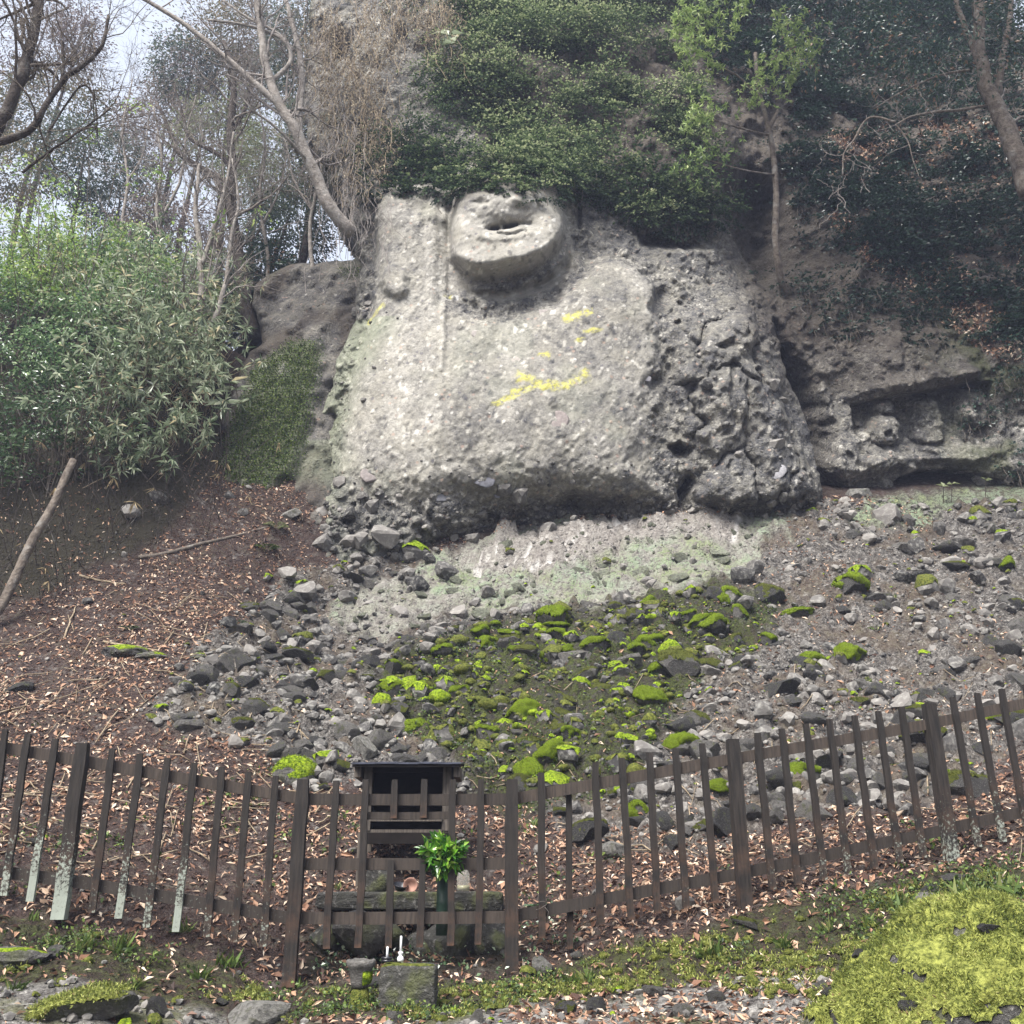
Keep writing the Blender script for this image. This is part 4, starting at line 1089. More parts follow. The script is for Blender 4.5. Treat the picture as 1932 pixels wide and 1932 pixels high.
# offerings
V_, F_ = rock_geo(51, 3, 10, (.13, .09, .13), .03)
tag(link('offering_stone', mesh_np('offering_stone', V_, F_, M['dark_stone']), None, (P(712, 1665, 8.08)[0], 8.16, SLAB_TOP + .07)), 'dark peaked stone standing on the mossy slab', 'stone')
V_, F_ = lathe([(0.0, 0), (.03, .002), (.05, .03), (.058, .045), (.052, .044), (.04, .02), (0, .012)], 16)
tag(link('bowl', mesh_np('bowl', V_, F_, M['black_glaze']), None, (P(754, 1668, 8.08)[0], 8.1, SLAB_TOP + .008), (R(18), R(12), 0)), 'small black bowl tilted on the mossy slab', 'bowl')
tag(link('bowl', mesh_np('bowl', V_ * .95, F_, M['clay']), None, (P(775, 1665, 8.08)[0], 8.12, SLAB_TOP + .035), (R(75), R(-10), 0)), 'pinkish clay bowl tipped over beside the black bowl', 'bowl')
g = NT('cloudy_plastic', 0.25, 0.5); g.col((0.75, 0.74, 0.68)); g.b.inputs['Transmission Weight'].default_value = 0.75; g.b.inputs['Alpha'].default_value = 0.6; M['plastic'] = g.m
jar = tag(empty('plastic_jar', (P(873, 1690, 8.05)[0], 8.12, P(873, 1681, 8.1)[2])), 'cloudy clear plastic jar standing on the short slab', 'jar')
V_, F_ = lathe([(0, 0), (.045, .001), (.05, .012), (.047, .03), (.05, .05), (.047, .07), (.05, .09), (.046, .12), (.034, .14), (.030, .165)], 18)
link('bottle_body', mesh_np('bottle_body', V_, F_, M['plastic']), jar)
V_, F_ = lathe([(0, 0.004), (.043, .004), (.043, .04), (0, .04)], 14)
link('water', mesh_np('water', V_, F_, plain('stale_water', (0.40, 0.38, 0.22), .2, .5, .1)), jar)
# vase of evergreen sprigs at the fence
vz = P(834, 1765, 7.62)
vase = tag(empty('evergreen_offering', vz), 'bunch of glossy evergreen leaves in a dark green vase at the fence', 'vase of leaves')
top = P(836, 1648, 7.62)[2] - vz[2]
V_, F_ = lathe([(0, 0), (.043, .0), (.045, .1), (.043, top * .5), (.047, top * .52), (.043, top * .55), (.044, top), (.038, top), (.037, top - .05)], 14)
link('vase', mesh_np('vase', V_, F_, M['bamboo']), vase)
rr = rng(77)
M['sakaki'] = leaf_material('glossy_leaf', [(0, (0.018, 0.065, 0.012)), (.4, (0.05, 0.17, 0.015)), (.75, (0.15, 0.33, 0.03)), (1, (0.34, 0.50, 0.09))], .2, .6, .25)
cc = np.array([0.012, -.16, top + .13])
m = MB(); Cs, Ds, Ns = [], [], []
for k in range(60):
    dr = unit(rr.normal(size=3) * [1.1, .9, .95] + [0, -.1, .0])
    tipv = cc + dr * [.175, .15, .15] * rr.uniform(.6, 1.0)
    st = np.array([.01 * rr.normal(), .01 * rr.normal(), top - .02])
    pts = spline([st, mix(st, tipv, .5) + [0, 0, .05], tipv], 6)
    m.tube(pts, np.linspace(.004, .0015, 6), 4)
    for j in range(15):
        f = rr.uniform(.55, 1.0)
        b = pts[int(f * 5)]
        dd = unit(dr + .9 * rr.normal(size=3) + [0, 0, -.25])
        Cs.append(b); Ds.append(dd); Ns.append(unit([0, -.25, 1] + .7 * rr.normal(size=3)))
m.obj('stem', M['bark_mid'], vase)
leaves('leaf_bunch', np.array(Cs), np.array(Ds), np.array(Ns), rr.uniform(.06, .095, len(Cs)), rr.uniform(.032, .048, len(Cs)), M['sakaki'], vase, 3, droop=.12)

# ---------------------------------------------------------------- candle block and incense urn in front of the fence
d6 = 6.75
pxm = lambda d, z: (d * cP + (z - 1.6) * sP) / 1932
gb = P(766, 1908, d6); s6 = pxm(d6, gb[2])
bh = 82 * s6
V_, F_ = box_stone(21, (110 * s6, .26, bh), 5, .035, .1)
stone_thing('stone_block', V_, F_, gb + np.array([0, .13, bh / 2 - .005]), 'squared mossy stone block carrying two small candles', 'stone block', mat='dark_stone', cap=cap_geo(V_, F_, 5, .12, .022, 1.1), capmat='moss_dull')
BT = gb[2] + bh + .012
cx1, cx2 = P(727, 1830, d6)[0], P(752, 1830, d6)[0]
cd = tag(empty('candle', (cx1, d6 + .07, BT - .006)), 'short white candle in a black dish on the mossy block', 'candle')
V_, F_ = lathe([(0, 0), (.034, 0), (.036, .012), (.026, .014), (.036, .017), (.036, .028), (.03, .03), (0, .024)], 16); link('dish', mesh_np('dish', V_, F_, M['black_glaze']), cd)
V_, F_ = lathe([(0, .02), (.0075, .02), (.007, .085), (0.002, .088), (0, .088)], 10); link('wax_stick', mesh_np('wax_stick', V_, F_, M['wax']), cd)
cd = tag(empty('candle', (cx2, d6 + .09, BT - .004)), 'taller white candle in a little white china stand on the mossy block', 'candle')
V_, F_ = lathe([(0, 0), (.018, 0), (.021, .012), (.016, .028), (.009, .034), (.014, .044), (.017, .052), (.012, .056), (0, .05)], 16); link('china_stand', mesh_np('china_stand', V_, F_, M['china']), cd)
V_, F_ = lathe([(0, .05), (.0075, .05), (.0068, .142), (.002, .146), (0, .146)], 10); link('wax_stick', mesh_np('wax_stick', V_, F_, M['wax']), cd)
ub = P(672, 1922, d6); s6 = pxm(d6, ub[2])
urn = tag(empty('stone_urn', ub + np.array([0, .1, 0])), 'pale worn stone incense urn on a mossy foot beside the candle block', 'urn')
V_, F_ = lathe([(0, -.02), (19 * s6, -.02), (20 * s6, 20 * s6), (17 * s6, 46 * s6), (13 * s6, 50 * s6), (0, 50 * s6)], 20)
V_ = V_ * (1 + .12 * fbm(V_ * 14, 3, 61)[:, None]); link('foot', mesh_np('foot', V_, F_, M['moss_dull']), urn)
V_, F_ = lathe([(0, 50 * s6), (15 * s6, 50 * s6), (19 * s6, 60 * s6), (22 * s6, 84 * s6), (28 * s6, 90 * s6), (29 * s6, 99 * s6), (24 * s6, 101 * s6), (22 * s6, 93 * s6), (0, 90 * s6)], 20)
V_ = V_ * (1 + .05 * fbm(V_ * 18, 3, 62)[:, None]); link('urn_bowl', mesh_np('urn_bowl', V_, F_, M['stone']), urn)
V_, F_ = lathe([(20.5 * s6, 62 * s6), (23.5 * s6, 80 * s6), (24 * s6, 70 * s6), (21 * s6, 58 * s6)], 20); k_ = V_[:, 0] > .2 * s6 * 20
V_ = V_ * (1 + .08 * fbm(V_ * 30, 3, 64)[:, None]); F_ = F_[k_[F_].all(1)]; link('moss_patch', mesh_np('moss_patch', V_, F_, M['moss']), urn)
# ---------------------------------------------------------------- stones lying on the slope
rr = rng(900)
VAR = []          # shapes shared by many stones: (stone mesh, thick moss mesh, thin moss mesh)
for k in range(16):
    sq = (1.0, rr.uniform(.7, .95), rr.uniform(.5, .85))
    V_, F_ = rock_geo(400 + k, 4, int(rr.integers(9, 18)), sq, .05, .42, .82)
    V_ = V_ / np.abs(V_[:, 0]).max()
    a = cap_geo(V_, F_, 400 + k, .05, .24, .5, 700); b = cap_geo(V_, F_, 420 + k, .5, .10, .9, 300)
    VAR.append((mesh_np('rock', V_, F_, M['stone'], None, False), mesh_np('moss_cap', a[0], a[1], M['moss']), mesh_np('moss_cap', b[0], b[1], M['moss_dull'])))
ROCKS = [  # X, Y, width on the picture, moss (0 bare, 1 thin, 2 thick bright), label
    (1603, 1100, 64, 2, 'largest bright moss capped rock high on the right scree'), (1513, 1150, 54, 2, 'flat loaf of a rock with even bright moss top'),
    (1451, 1122, 62, 1, 'dark rock with thin moss left of the bright capped rock'), (1376, 1124, 46, 2, 'mossy rock at the right end of the pale apron'),
    (1325, 1168, 50, 2, 'dark rock with moss hood below the apron'), (1298, 1160, 36, 2, None), (1446, 1208, 36, 2, 'small wedge shaped mossy rock alone on grey scree'),
    (1535, 1243, 44, 2, 'upright reddish rock with moss crown'), (1608, 1233, 48, 2, 'moss crowned rock right of the upright reddish rock'), (1395, 1156, 30, 2, None), (1365, 1173, 20, 2, None), (1458, 1179, 18, 1, None),
    (1705, 1030, 46, 0, 'angular grey rock below the carved niche'), (1795, 1025, 52, 0, 'tall blocky grey rock below the niche'), (1801, 1063, 54, 1, 'low mossy rock at the foot of the tall grey rock'),
    (1875, 1056, 44, 0, None), (1870, 988, 34, 0, None), (1661, 1119, 58, 0, 'low wedge of dark rock right of the largest moss cap'), (1742, 1084, 36, 0, None), (1591, 1150, 34, 0, None), (1621, 926, 52, 0, 'pale brownish boulder at the mouth of the dark crevice'),
    (1855, 903, 38, 0, 'pale triangular stone at the end of the niche shelf'), (1721, 980, 38, 0, None), (1615, 1003, 30, 0, None), (1915, 1140, 34, 1, None), (1905, 1065, 30, 2, None),
    (1044, 1163, 52, 2, 'wide double mossy rock under the apron'), (1056, 1179, 50, 2, 'mossy rock just below the wide double one'), (951, 1193, 50, 2, 'broad low mossy rock left of centre on the scree'),
    (906, 1189, 30, 2, None), (836, 1226, 40, 2, 'dark rock with moss lid left on the scree'), (804, 1263, 32, 2, None), (864, 1264, 26, 2, None), (1021, 1239, 34, 2, None), (968, 1226, 20, 2, None),
    (1197, 1223, 36, 2, None), (1232, 1206, 38, 2, None), (1221, 1169, 40, 2, None), (1074, 1226, 28, 2, None), (1049, 1196, 38, 2, None), (921, 1213, 38, 2, None), (1224, 1139, 30, 2, None), (1161, 1143, 26, 1, None),
    (1097, 1149, 28, 0, None), (1282, 1243, 74, 1, 'broad domed rock with thin dull moss in mid scree'), (744, 1259, 32, 2, None), (691, 1276, 26, 1, None), (1137, 1223, 24, 2, None), (934, 1178, 22, 2, None), (857, 1186, 32, 1, None),
    (737, 1303, 46, 2, 'bright mossy hummock left of the mossy bank'), (801, 1300, 40, 2, None), (862, 1302, 36, 2, None), (854, 1347, 24, 2, None), (707, 1357, 30, 0, None), (684, 1362, 36, 0, None),
    (716, 1390, 52, 0, 'grey slabby rock above the shrine roof'), (684, 1410, 50, 0, 'pale grey kite shaped rock beside the slabby rock'), (751, 1337, 40, 1, None), (1157, 1497, 34, 1, None),
    (1111, 1563, 68, 1, 'large rounded mossy boulder behind the fence right of centre'), (1157, 1597, 52, 0, 'pale angular rock leaning on the rounded boulder'), (1201, 1546, 46, 0, None),
    (607, 1482, 46, 1, 'low mossy stone touching the round mossy boulder'), (523, 1407, 58, 0, 'grey wedge rock above the round mossy boulder'),
    (533, 1373, 54, 0, None), (457, 1367, 44, 1, 'mossy rock at the left tip of the scree'), (358, 1350, 30, 0, None), (595, 1395, 40, 0, None), (640, 1440, 36, 1, None),
    (1363, 1490, 46, 2, 'rock with bright moss top beside the fence post'), (1470, 1477, 34, 1, None), (1461, 1507, 44, 0, None), (1466, 1543, 42, 0, None), (1425, 1532, 46, 0, None),
    (1758, 1390, 96, 1, 'big dark overhanging rock behind the right fence post'), (1835, 1474, 90, 1, 'big mossy boulder behind the fence near the right edge'), (1908, 1350, 66, 1, None), (1501, 1320, 44, 0, None), (1618, 1323, 48, 1, None), (1541, 1350, 50, 0, None),
    (1300, 1545, 40, 0, None), (1270, 1590, 44, 0, None), (1330, 1560, 40, 1, None), (1060, 1530, 34, 1, None), (1225, 1500, 40, 1, None), (1680, 1420, 40, 0, None), (1590, 1440, 34, 0, None), (1640, 1500, 36, 0, None),
    (470, 1145, 40, 1, 'yellowish mossy rock at the foot of the cliff left corner'), (505, 1160, 36, 0, None), (545, 965, 44, 0, 'pale grey rock lodged beside the cliff edge'), (695, 1095, 36, 0, None), (665, 1085, 30, 0, None), (560, 1140, 34, 0, None), (740, 1080, 30, 0, None),
    (500, 1215, 40, 0, None), (560, 1225, 60, 1, 'broad low rock with a mossy patch on the left scree'), (455, 1250, 44, 0, None), (530, 1195, 36, 0, None), (610, 1270, 36, 1, None), (545, 1300, 50, 0, None), (430, 1300, 40, 1, None), (480, 1330, 50, 1, None),
    # in front of the fence
    (488, 1908, 106, 0, 'pale grey stone on the path left of the urn'), (290, 1905, 46, 0, None), (103, 1797, 36, 0, None), (20, 1815, 46, 0, None), (58, 1587, 28, 0, None),
    (1027, 1820, 48, 0, 'white speckled stone just right of the central post foot'), (1234, 1868, 46, 0, 'grey stone on the path right of centre'), (1415, 1738, 58, 1, 'flat mossy footing stone under the right fence post'), (1758, 1692, 48, 0, 'pale stone perched above the golden mossy boulder'),
    (1758, 1725, 48, 0, 'pale low stone at the top edge of the golden mossy boulder'), (1805, 1657, 52, 0, 'flat footing stone under the far right post'), (1551, 1862, 34, 0, None), (740, 1915, 36, 0, 'small pinkish stone at the foot of the candle block'), (700, 1850, 36, 0, None),
    (1130, 1900, 50, 0, None), (1290, 1905, 44, 0, None), (1350, 1880, 34, 0, None), (900, 1922, 34, 0, None), (1070, 1905, 40, 1, None), (420, 1890, 30, 0, None), (960, 1800, 30, 0, None), (1090, 1800, 26, 0, None),
]
RK = []
def size_word(w, ms):
    if ms == 2: return 'bright moss capped rock' if w > 26 else 'little bright mossy stone'
    if ms == 1: return 'dull mossy rock' if w > 30 else 'little dull mossy stone'
    return 'big bare grey rock' if w > 38 else 'bare grey rock' if w > 24 else 'little bare grey stone'
def put_rock(X, Y, w, moss, label, group, k, p=None):
    if p is None: p = on_ground([X], [Y + w * .28])[0]
    zc = project(p)[2]
    r = w * zc / 1932 / 2 * 1.12
    a = VAR[k % len(VAR)]
    o = link('mossy_rock' if moss == 2 else 'rock', a[0], None, p + np.array([0, r * .25, r * .34]), (rr.normal() * .12, rr.normal() * .12, rr.uniform(-.6, .6) + (math.pi if k % 3 == 0 else 0)), r)
    tag(o, label, 'rock', group)
    if label and ('pale' in label or 'white' in label):
        o.material_slots[0].link = 'OBJECT'; o.material_slots[0].material = M['pale_stone']
    if label and ('on the path left of the urn' in label or 'flat' in label or 'low' in label): o.scale = (r * 1.05, r * .9, r * .6)
    if label and 'round bright mossy boulder' in label: o.scale = (r, r, r * 1.35)
    RK.append((o, X, Y, w, moss, label))
    if moss: link('moss_cap', a[1] if moss == 2 else a[2], o)
    return o
ROCK_SPOTS = []
p = on_ground([552], [1478])[0]; r = 42 * project(p)[2] / 1932
V_, F_ = rock_geo(981, 4, 5, (1, .9, .92), .06, .75, .95); V_ = V_ * r
stone_thing('mossy_rock', V_, F_, p + np.array([0, r * .4, r * .38]), 'round bright mossy boulder on the leaf litter left of the shrine', 'rock', cap=cap_geo(V_, F_, 981, .0, .10 * r, .45, 1500))
# flat broken slabs half sunk in the pale apron
ap = stone_material('apron_slab', (0.14, 0.15, 0.105), (0.27, 0.285, 0.21), .5)
SLAB = [mesh_np('rock_slab', *rock_geo(985 + k, 3, 14, (1, .75, .42), .05, .4, .8), ap, None, False) for k in range(8)]
xa, ya = rr.uniform(600, 1480, 900), rr.uniform(985, 1200, 900)
ok = sdf(Z_APRON, xa, ya) > 6; xa, ya = xa[ok][:190], ya[ok][:190]
pa = on_ground(xa, ya); na = ground_normal(pa[:, 0], pa[:, 1], .3)
for k in range(len(xa)):
    s_ = np.clip(.05 + .05 * rr.pareto(2.2), .05, .24)
    q = Vector(tuple(unit(na[k] + .12 * rr.normal(size=3)))).to_track_quat('Z', 'Y').to_euler()
    o = link('rock_slab', SLAB[k % 8], ground, pa[k] - na[k] * s_ * .12, (q.x, q.y, q.z + rr.uniform(-.7, .7)), s_)
for k, (X, Y, w, ms, lb) in enumerate(ROCKS):
    g = None if lb else ('mossy rocks on the scree' if ms == 2 else 'loose rocks on the slope')
    put_rock(X, Y, w, ms, lb, g, k * 7 + 3)
    ROCK_SPOTS.append((X, Y, w))
# many more stones: the ones that show largest become rocks of their own, the rest one mass
N = 22000
sx = rr.uniform(-6.3, 8.8, N); sy = rr.uniform(5.9, 16.6, N)
sz = gz(sx, sy); sX, sY, sZ = project(np.stack([sx, sy, sz], -1))
inside = sdf(Z_SCREE, sX, sY); inap = sdf(Z_APRON, sX, sY); inp = sdf(Z_PALE2, sX, sY)
wgt = smooth(-25, 15, inside) * np.where(inap > 0, np.where(sX < 800, .3, .07), 1.0) * np.where(inp > 0, .3, 1) + .035
rear = smooth(1700, 1500, sY)
wgt = wgt * np.where(sY > 1500, .5, 1) * (1 - .2 * (sdf(Z_MOSS, sX, sY) > 15))
wgt = wgt * np.where(sX > 1350, .35 + .65 * smooth(-.25, .3, fbm(np.stack([sx, sy], -1) * .8, 3, 73)), 1)
wgt = np.where(sdf(Z_PATH, sX, sY) > 0, .42, wgt)
okm = (rr.random(N) < wgt) & (sX > -60) & (sX < 1990)
sx, sy, sz, sX, sY, sZ = (a[okm] for a in (sx, sy, sz, sX, sY, sZ))
size = 0.018 + 0.050 * rr.pareto(2.1, len(sx)) * .6
size = np.clip(size, .02, .19)
size = np.where(sY > 1745, np.minimum(size, .042), size)
inm = smooth(-10, 40, sdf(Z_MOSS, sX, sY))
mossk = np.where(rr.random(len(sx)) < .10 + .65 * inm, np.where(rr.random(len(sx)) < .35, 2, 1), 0)
order = np.argsort(-size / sZ)
NBIG = 298 - len(ROCKS) - 6
big_i, rest = order[:NBIG], order[NBIG:]
for k in big_i:
    w = size[k] * 2 * 1932 / sZ[k] / 1.12
    put_rock(sX[k], sY[k], w, int(mossk[k]), None, 'mossy rocks on the scree' if mossk[k] == 2 else 'loose rocks on the slope', int(k), np.array([sx[k], sy[k], sz[k] - .3 * size[k]]))
LOW = [rock_geo(700 + k, 2, 12, (1, .85, .7), .06, .4, .8) for k in range(10)]
LOW = [(v / np.abs(v[:, 0]).max(), f) for v, f in LOW]
TINY = [rock_geo(740 + k, 1, 7, (1, .85, .7), .05, .5, .85) for k in range(10)]
LOWC = [cap_geo(V_, F_, 720 + k, .2, .2, .6) for k, (V_, F_) in enumerate(LOW)]
mb, mc, mc2 = MB(), MB(), MB()
def add_low(mb, geo, p, s, a, **at):
    V_, F_ = geo; c, s_ = math.cos(a), math.sin(a)
    Rz = np.array([[c, -s_, 0], [s_, c, 0], [0, 0, 1]])
    mb.add(V_ * s @ Rz.T + p, F_, **at)
for k in rest:
    j = int(rr.integers(10)); a = rr.uniform(0, 6.28); p = np.array([sx[k], sy[k], sz[k] + size[k] * .3])
    add_low(mb, (LOW if size[k] > .055 else TINY)[j], p, size[k], a, tone=rr.random() * (1 - .6 * inm[k]))
    if mossk[k]: add_low(mc2 if mossk[k] == 2 else mc, LOWC[j], p, size[k], a)
# every rock without a look of its own is told by its nearest landmark, the side of it and the order
LAND = [(l, X, Y, {'the pale apron': 1}.get(l, 1)) for l, X, Y in (
    ('the largest bright mossy rock', 1603, 1100), ('the flat loaf shaped mossy rock', 1513, 1150), ('the upright reddish rock', 1535, 1243), ('the tall blocky rock below the niche', 1795, 1025), ('the mouth of the dark crevice', 1600, 945),
    ('the wide double mossy rock', 1044, 1163), ('the broad domed dull mossy rock', 1282, 1243), ('the bright mossy hummock on the bank', 737, 1303), ('the shrine roof', 766, 1435), ('the large rounded boulder behind the fence', 1111, 1563),
    ('the round bright mossy boulder', 550, 1452), ('the grey wedge rock above the mossy boulder', 523, 1407), ('the left tip of the scree', 300, 1340), ('the lower left corner of the cliff', 510, 1110), ('the left end of the pale apron', 640, 1180),
    ('the right end of the pale apron', 1440, 1060), ('the middle of the pale apron', 1000, 1090), ('the top of the central fence post', 966, 1471), ('the top of the right fence post', 1381, 1395), ('the top of the far right post', 1752, 1328),
    ('the big mossy boulder by the right edge', 1835, 1474), ('the foot of the right fence post', 1408, 1725), ('the foot of the central fence post', 964, 1850), ('the foot of the left gate post', 545, 1860), ('the foot of the leftmost post', 112, 1730),
    ('the golden moss boulder', 1600, 1830), ('the candle block', 766, 1870), ('the long boulder at the lower left', 135, 1905), ('the pale stone left of the urn', 488, 1908), ('the largest leaf bare patch right of centre', 1780, 1230),
    ('the small fern in the leaf litter', 245, 1190), ('the dark mossy bank in mid scree', 1000, 1390), ('the left gate post top', 573, 1471), ('the grey mid scree below the domed rock', 1400, 1330), ('the rock pile left of the mossy bank', 620, 1300))]
LAND = [l for l in LAND if 'leaf bare' not in l[0]]
buck = {}
for o, X, Y, w, ms, lb in RK:
    if lb: continue
    d = [math.hypot(X - l[1], Y - l[2]) for l in LAND]; j = int(np.argmin(d)); dx, dy = X - LAND[j][1], Y - LAND[j][2]
    side = ('right of' if dx > 0 else 'left of') if abs(dx) > abs(dy) else ('below' if dy > 0 else 'above')
    buck.setdefault((size_word(w, ms), side, LAND[j][0]), []).append((d[j], o))
ORD = ['nearest', 'second nearest', 'third nearest', 'fourth nearest', 'fifth nearest', 'sixth nearest', 'seventh nearest', 'eighth nearest', 'ninth nearest', 'tenth nearest', 'eleventh nearest', 'twelfth nearest']
for (a, side, l), v in buck.items():
    v.sort(key=lambda q: q[0])
    for k, (_, o) in enumerate(v):
        o['label'] = f'{a} {side} {l}' if len(v) == 1 else f'{ORD[min(k, 11)]} {a} {side} {l}'
sm_ = NT('gravel_stone', .92, .2)
n2 = sm_.noise(16, 5, .65)
c = sm_.mix(sm_.attr('tone'), (0.036, 0.035, 0.035), (0.215, 0.20, 0.183)); c = sm_.mix(sm_.ramp(n2, .45, .7, 0, .6), c, (.33, .32, .29)); sm_.col(c); sm_.bump(n2, .6, .02)
M['gravel'] = sm_.m
tag(mb.obj('gravel', M['gravel'], None, False), 'countless small grey stones covering the scree', kind='stuff')
tag(mc2.obj('moss_on_gravel', M['moss']), 'bright moss capping small stones of the scree', kind='stuff')
tag(mc.obj('moss_on_gravel', M['moss_dull']), 'moss growing over the small stones of the scree', kind='stuff')

# broken stones standing out of the weathered flanks and foot of the figure
wt_ = np.maximum.reduce([rubble * 1.0, low * .55 * (edge > 0), (.08 * arm), .08 * smooth(.9, .2, edge) * (CW < 1.5) * (CX < 0)]) * (np.gradient(xs)[None, :] * np.gradient(ws)[:, None]) * (CW > -4.5)
kk = rr.choice(wt_.size, 2600, p=(wt_ / wt_.sum()).ravel()); jj_, ii_ = np.unravel_index(kk, wt_.shape)
mr = MB()
for j_, i_ in zip(jj_, ii_):
    s_ = np.clip(.022 + .035 * rr.pareto(2.2), .02, .15) * (1.25 if rubble[j_, i_] > .3 else 1)
    add_low(mr, (LOW if s_ > .09 else TINY)[int(rr.integers(10))], V[j_, i_] + VN.reshape(V.shape)[j_, i_] * s_ * .1, s_, rr.uniform(0, 6.3), tone=rr.random() ** 1.3 * .9 + .05)
o = mr.obj('bedded_stones', M['gravel'], carving, False); o['kind'] = 'stuff'
# stones bedded in the cliff: part of the figure's torso
EMB = [(918, 905, 52, (.13, .13, .16)), (1468, 890, 40, (.26, .25, .27)), (1046, 797, 62, (.22, .17, .15)), (1106, 578, 28, (.42, .40, .37)), (980, 680, 34, (.36, .31, .25)), (860, 563, 24, (.34, .33, .31)), (1052, 522, 22, (.30, .29, .27)),
       (1218, 715, 22, (.17, .16, .18)), (1185, 716, 22, (.42, .38, .32)), (830, 932, 40, (.18, .18, .21)), (1028, 590, 36, (.36, .30, .26)), (700, 895, 42, (.25, .20, .18)), (940, 930, 20, (.15, .15, .19)), (1130, 855, 24, (.36, .28, .22)),
       (905, 630, 30, (.33, .28, .24)), (875, 690, 18, (.20, .2, .22)), (730, 800, 26, (.28, .26, .24)), (1100, 740, 22, (.24, .24, .26)), (840, 810, 30, (.40, .38, .35)), (800, 620, 20, (.22, .21, .2))]
ce = on_cliff([e[0] for e in EMB], [e[1] for e in EMB])
for k, (X, Y, w, c3) in enumerate(EMB):
    zc = project(ce[k])[2]; r = w * zc / 1932 / 2
    g3 = sum(c3) / 3; c3 = tuple(.45 * g3 + .55 * q for q in c3)
    V_, F_ = rock_geo(800 + k, 3, 9, (1, .16, rr.uniform(.75, 1.1)), .05)
    t = NT('bedded_stone', .9, .25); n2 = t.noise(14, 5, .65)
    t.col(t.mix(t.ramp(n2, .3, .7), tuple(q * .75 for q in c3), tuple(q * 1.2 for q in c3))); t.bump(n2, .6, .02)
    par = carving
    link('bedded_stone', mesh_np('bedded_stone', V_ * r, F_, t.m), par, ce[k] + np.array([0, .025, 0]), (R(-10), rr.normal() * .3, rr.normal() * .15))

# ---------------------------------------------------------------- the golden moss boulder at the lower right
bc = P(1872, 2030, 5.75)
V_, F_ = rock_geo(950, 6, 5, (1, 1, 1), .0, .8, .95)
V_ = V_ * np.array([.90, .85, .80])
V_ = V_ * (1 + .12 * fbm(V_ * 1.8, 3, 951) + .09 * fbm(V_ * 4.5, 3, 952) + .04 * fbm(V_ * 13, 3, 953))[:, None]
V_[:, 2] += .10 * smooth(-.6, .7, V_[:, 0]) - .05
boulder = tag(link('mossy_boulder', mesh_np('mossy_boulder', V_, F_, M['stone'], None, False), None, bc), 'huge boulder blanketed in golden green moss at the lower right corner', 'boulder')
N_ = vert_normals(V_, F_)
mk = N_[:, 2] + .75 * fbm(V_ * 3.2, 4, 954) - .05
mk -= .6 * smooth(.15, .45, V_[:, 0]) * smooth(.05, -.2, V_[:, 2])
f = F_[mk[F_].mean(1) > .2]; u, inv = np.unique(f, return_inverse=True)
lump = .5 + .5 * fbm(V_[u] * 9, 3, 955)
Vc = V_[u] + N_[u] * (.004 + .035 * smooth(.1, .5, mk[u]) * lump)[:, None]
link('moss_blanket', mesh_np('moss_blanket', Vc, inv.reshape(-1, 3), M['moss_gold']), boulder)
tri = inv.reshape(-1, 3); tn = unit(np.cross(Vc[tri[:, 1]] - Vc[tri[:, 0]], Vc[tri[:, 2]] - Vc[tri[:, 0]]))
sel = rr.integers(0, len(tri), 42000); bb = rr.dirichlet([1, 1, 1], len(sel))
pc = (Vc[tri[sel]] * bb[:, :, None]).sum(1)
hold = fbm(pc * 5, 3, 956) > -.2
pc, tnn = pc[hold], tn[sel][hold]
M['moss_blade'] = leaf_material('moss_blade', [(0, (0.04, 0.055, 0.014)), (.4, (0.15, 0.18, 0.04)), (.8, (0.36, 0.385, 0.11)), (.93, (0.42, 0.43, 0.16)), (1, (0.26, 0.18, 0.09))], .8, .2, .3)
tone_ = np.clip(.40 + .75 * fbm(pc * 3.5, 4, 957) + .16 * rr.normal(size=len(pc)), 0, 1)
v9, f9, a9 = leaf_arrays(pc, unit(tnn + .8 * rr.normal(size=pc.shape)), unit(rr.normal(size=pc.shape)), rr.uniform(.010, .036, len(pc)), rr.uniform(.005, .010, len(pc)), tone_)
o_ = link('moss_shoots', mesh_np('moss_shoots', v9, f9, M['moss_blade'], {'rnd': a9}, False), boulder)
o_['kind'] = 'stuff'

def on_vertices(W, X, Y):
    """nearest built point under a picture point"""
    a, b, c = project(W); k = np.argmin((a - X) ** 2 + (b - Y) ** 2 + 30 * (c - c.min()) ** 2); return W[k]
for k, (X, Y, w, lb) in enumerate(((1616, 1770, 30, 'white stone at the left shoulder of the golden boulder'), (1868, 1752, 52, 'flat grey stone on top of the golden boulder'), (1762, 1792, 30, 'small grey stone set in the golden moss'),
                                   (1795, 1835, 26, 'pale pebble in the middle of the golden moss'), (1560, 1866, 40, 'grey stone at the left foot of the golden boulder'), (1820, 1735, 22, 'pale pebble near the top of the golden boulder'), (1725, 1900, 56, 'grey stone bare of moss low on the golden boulder'))):
    p = on_vertices(V_ + bc, X, Y); r = w * project(p)[2] / 1932 / 2
    tag(link('rock', VAR[(k * 3 + 2) % 16][0], None, p, (0, 0, k * 1.3), (r, r, r * .8)), lb, 'rock')
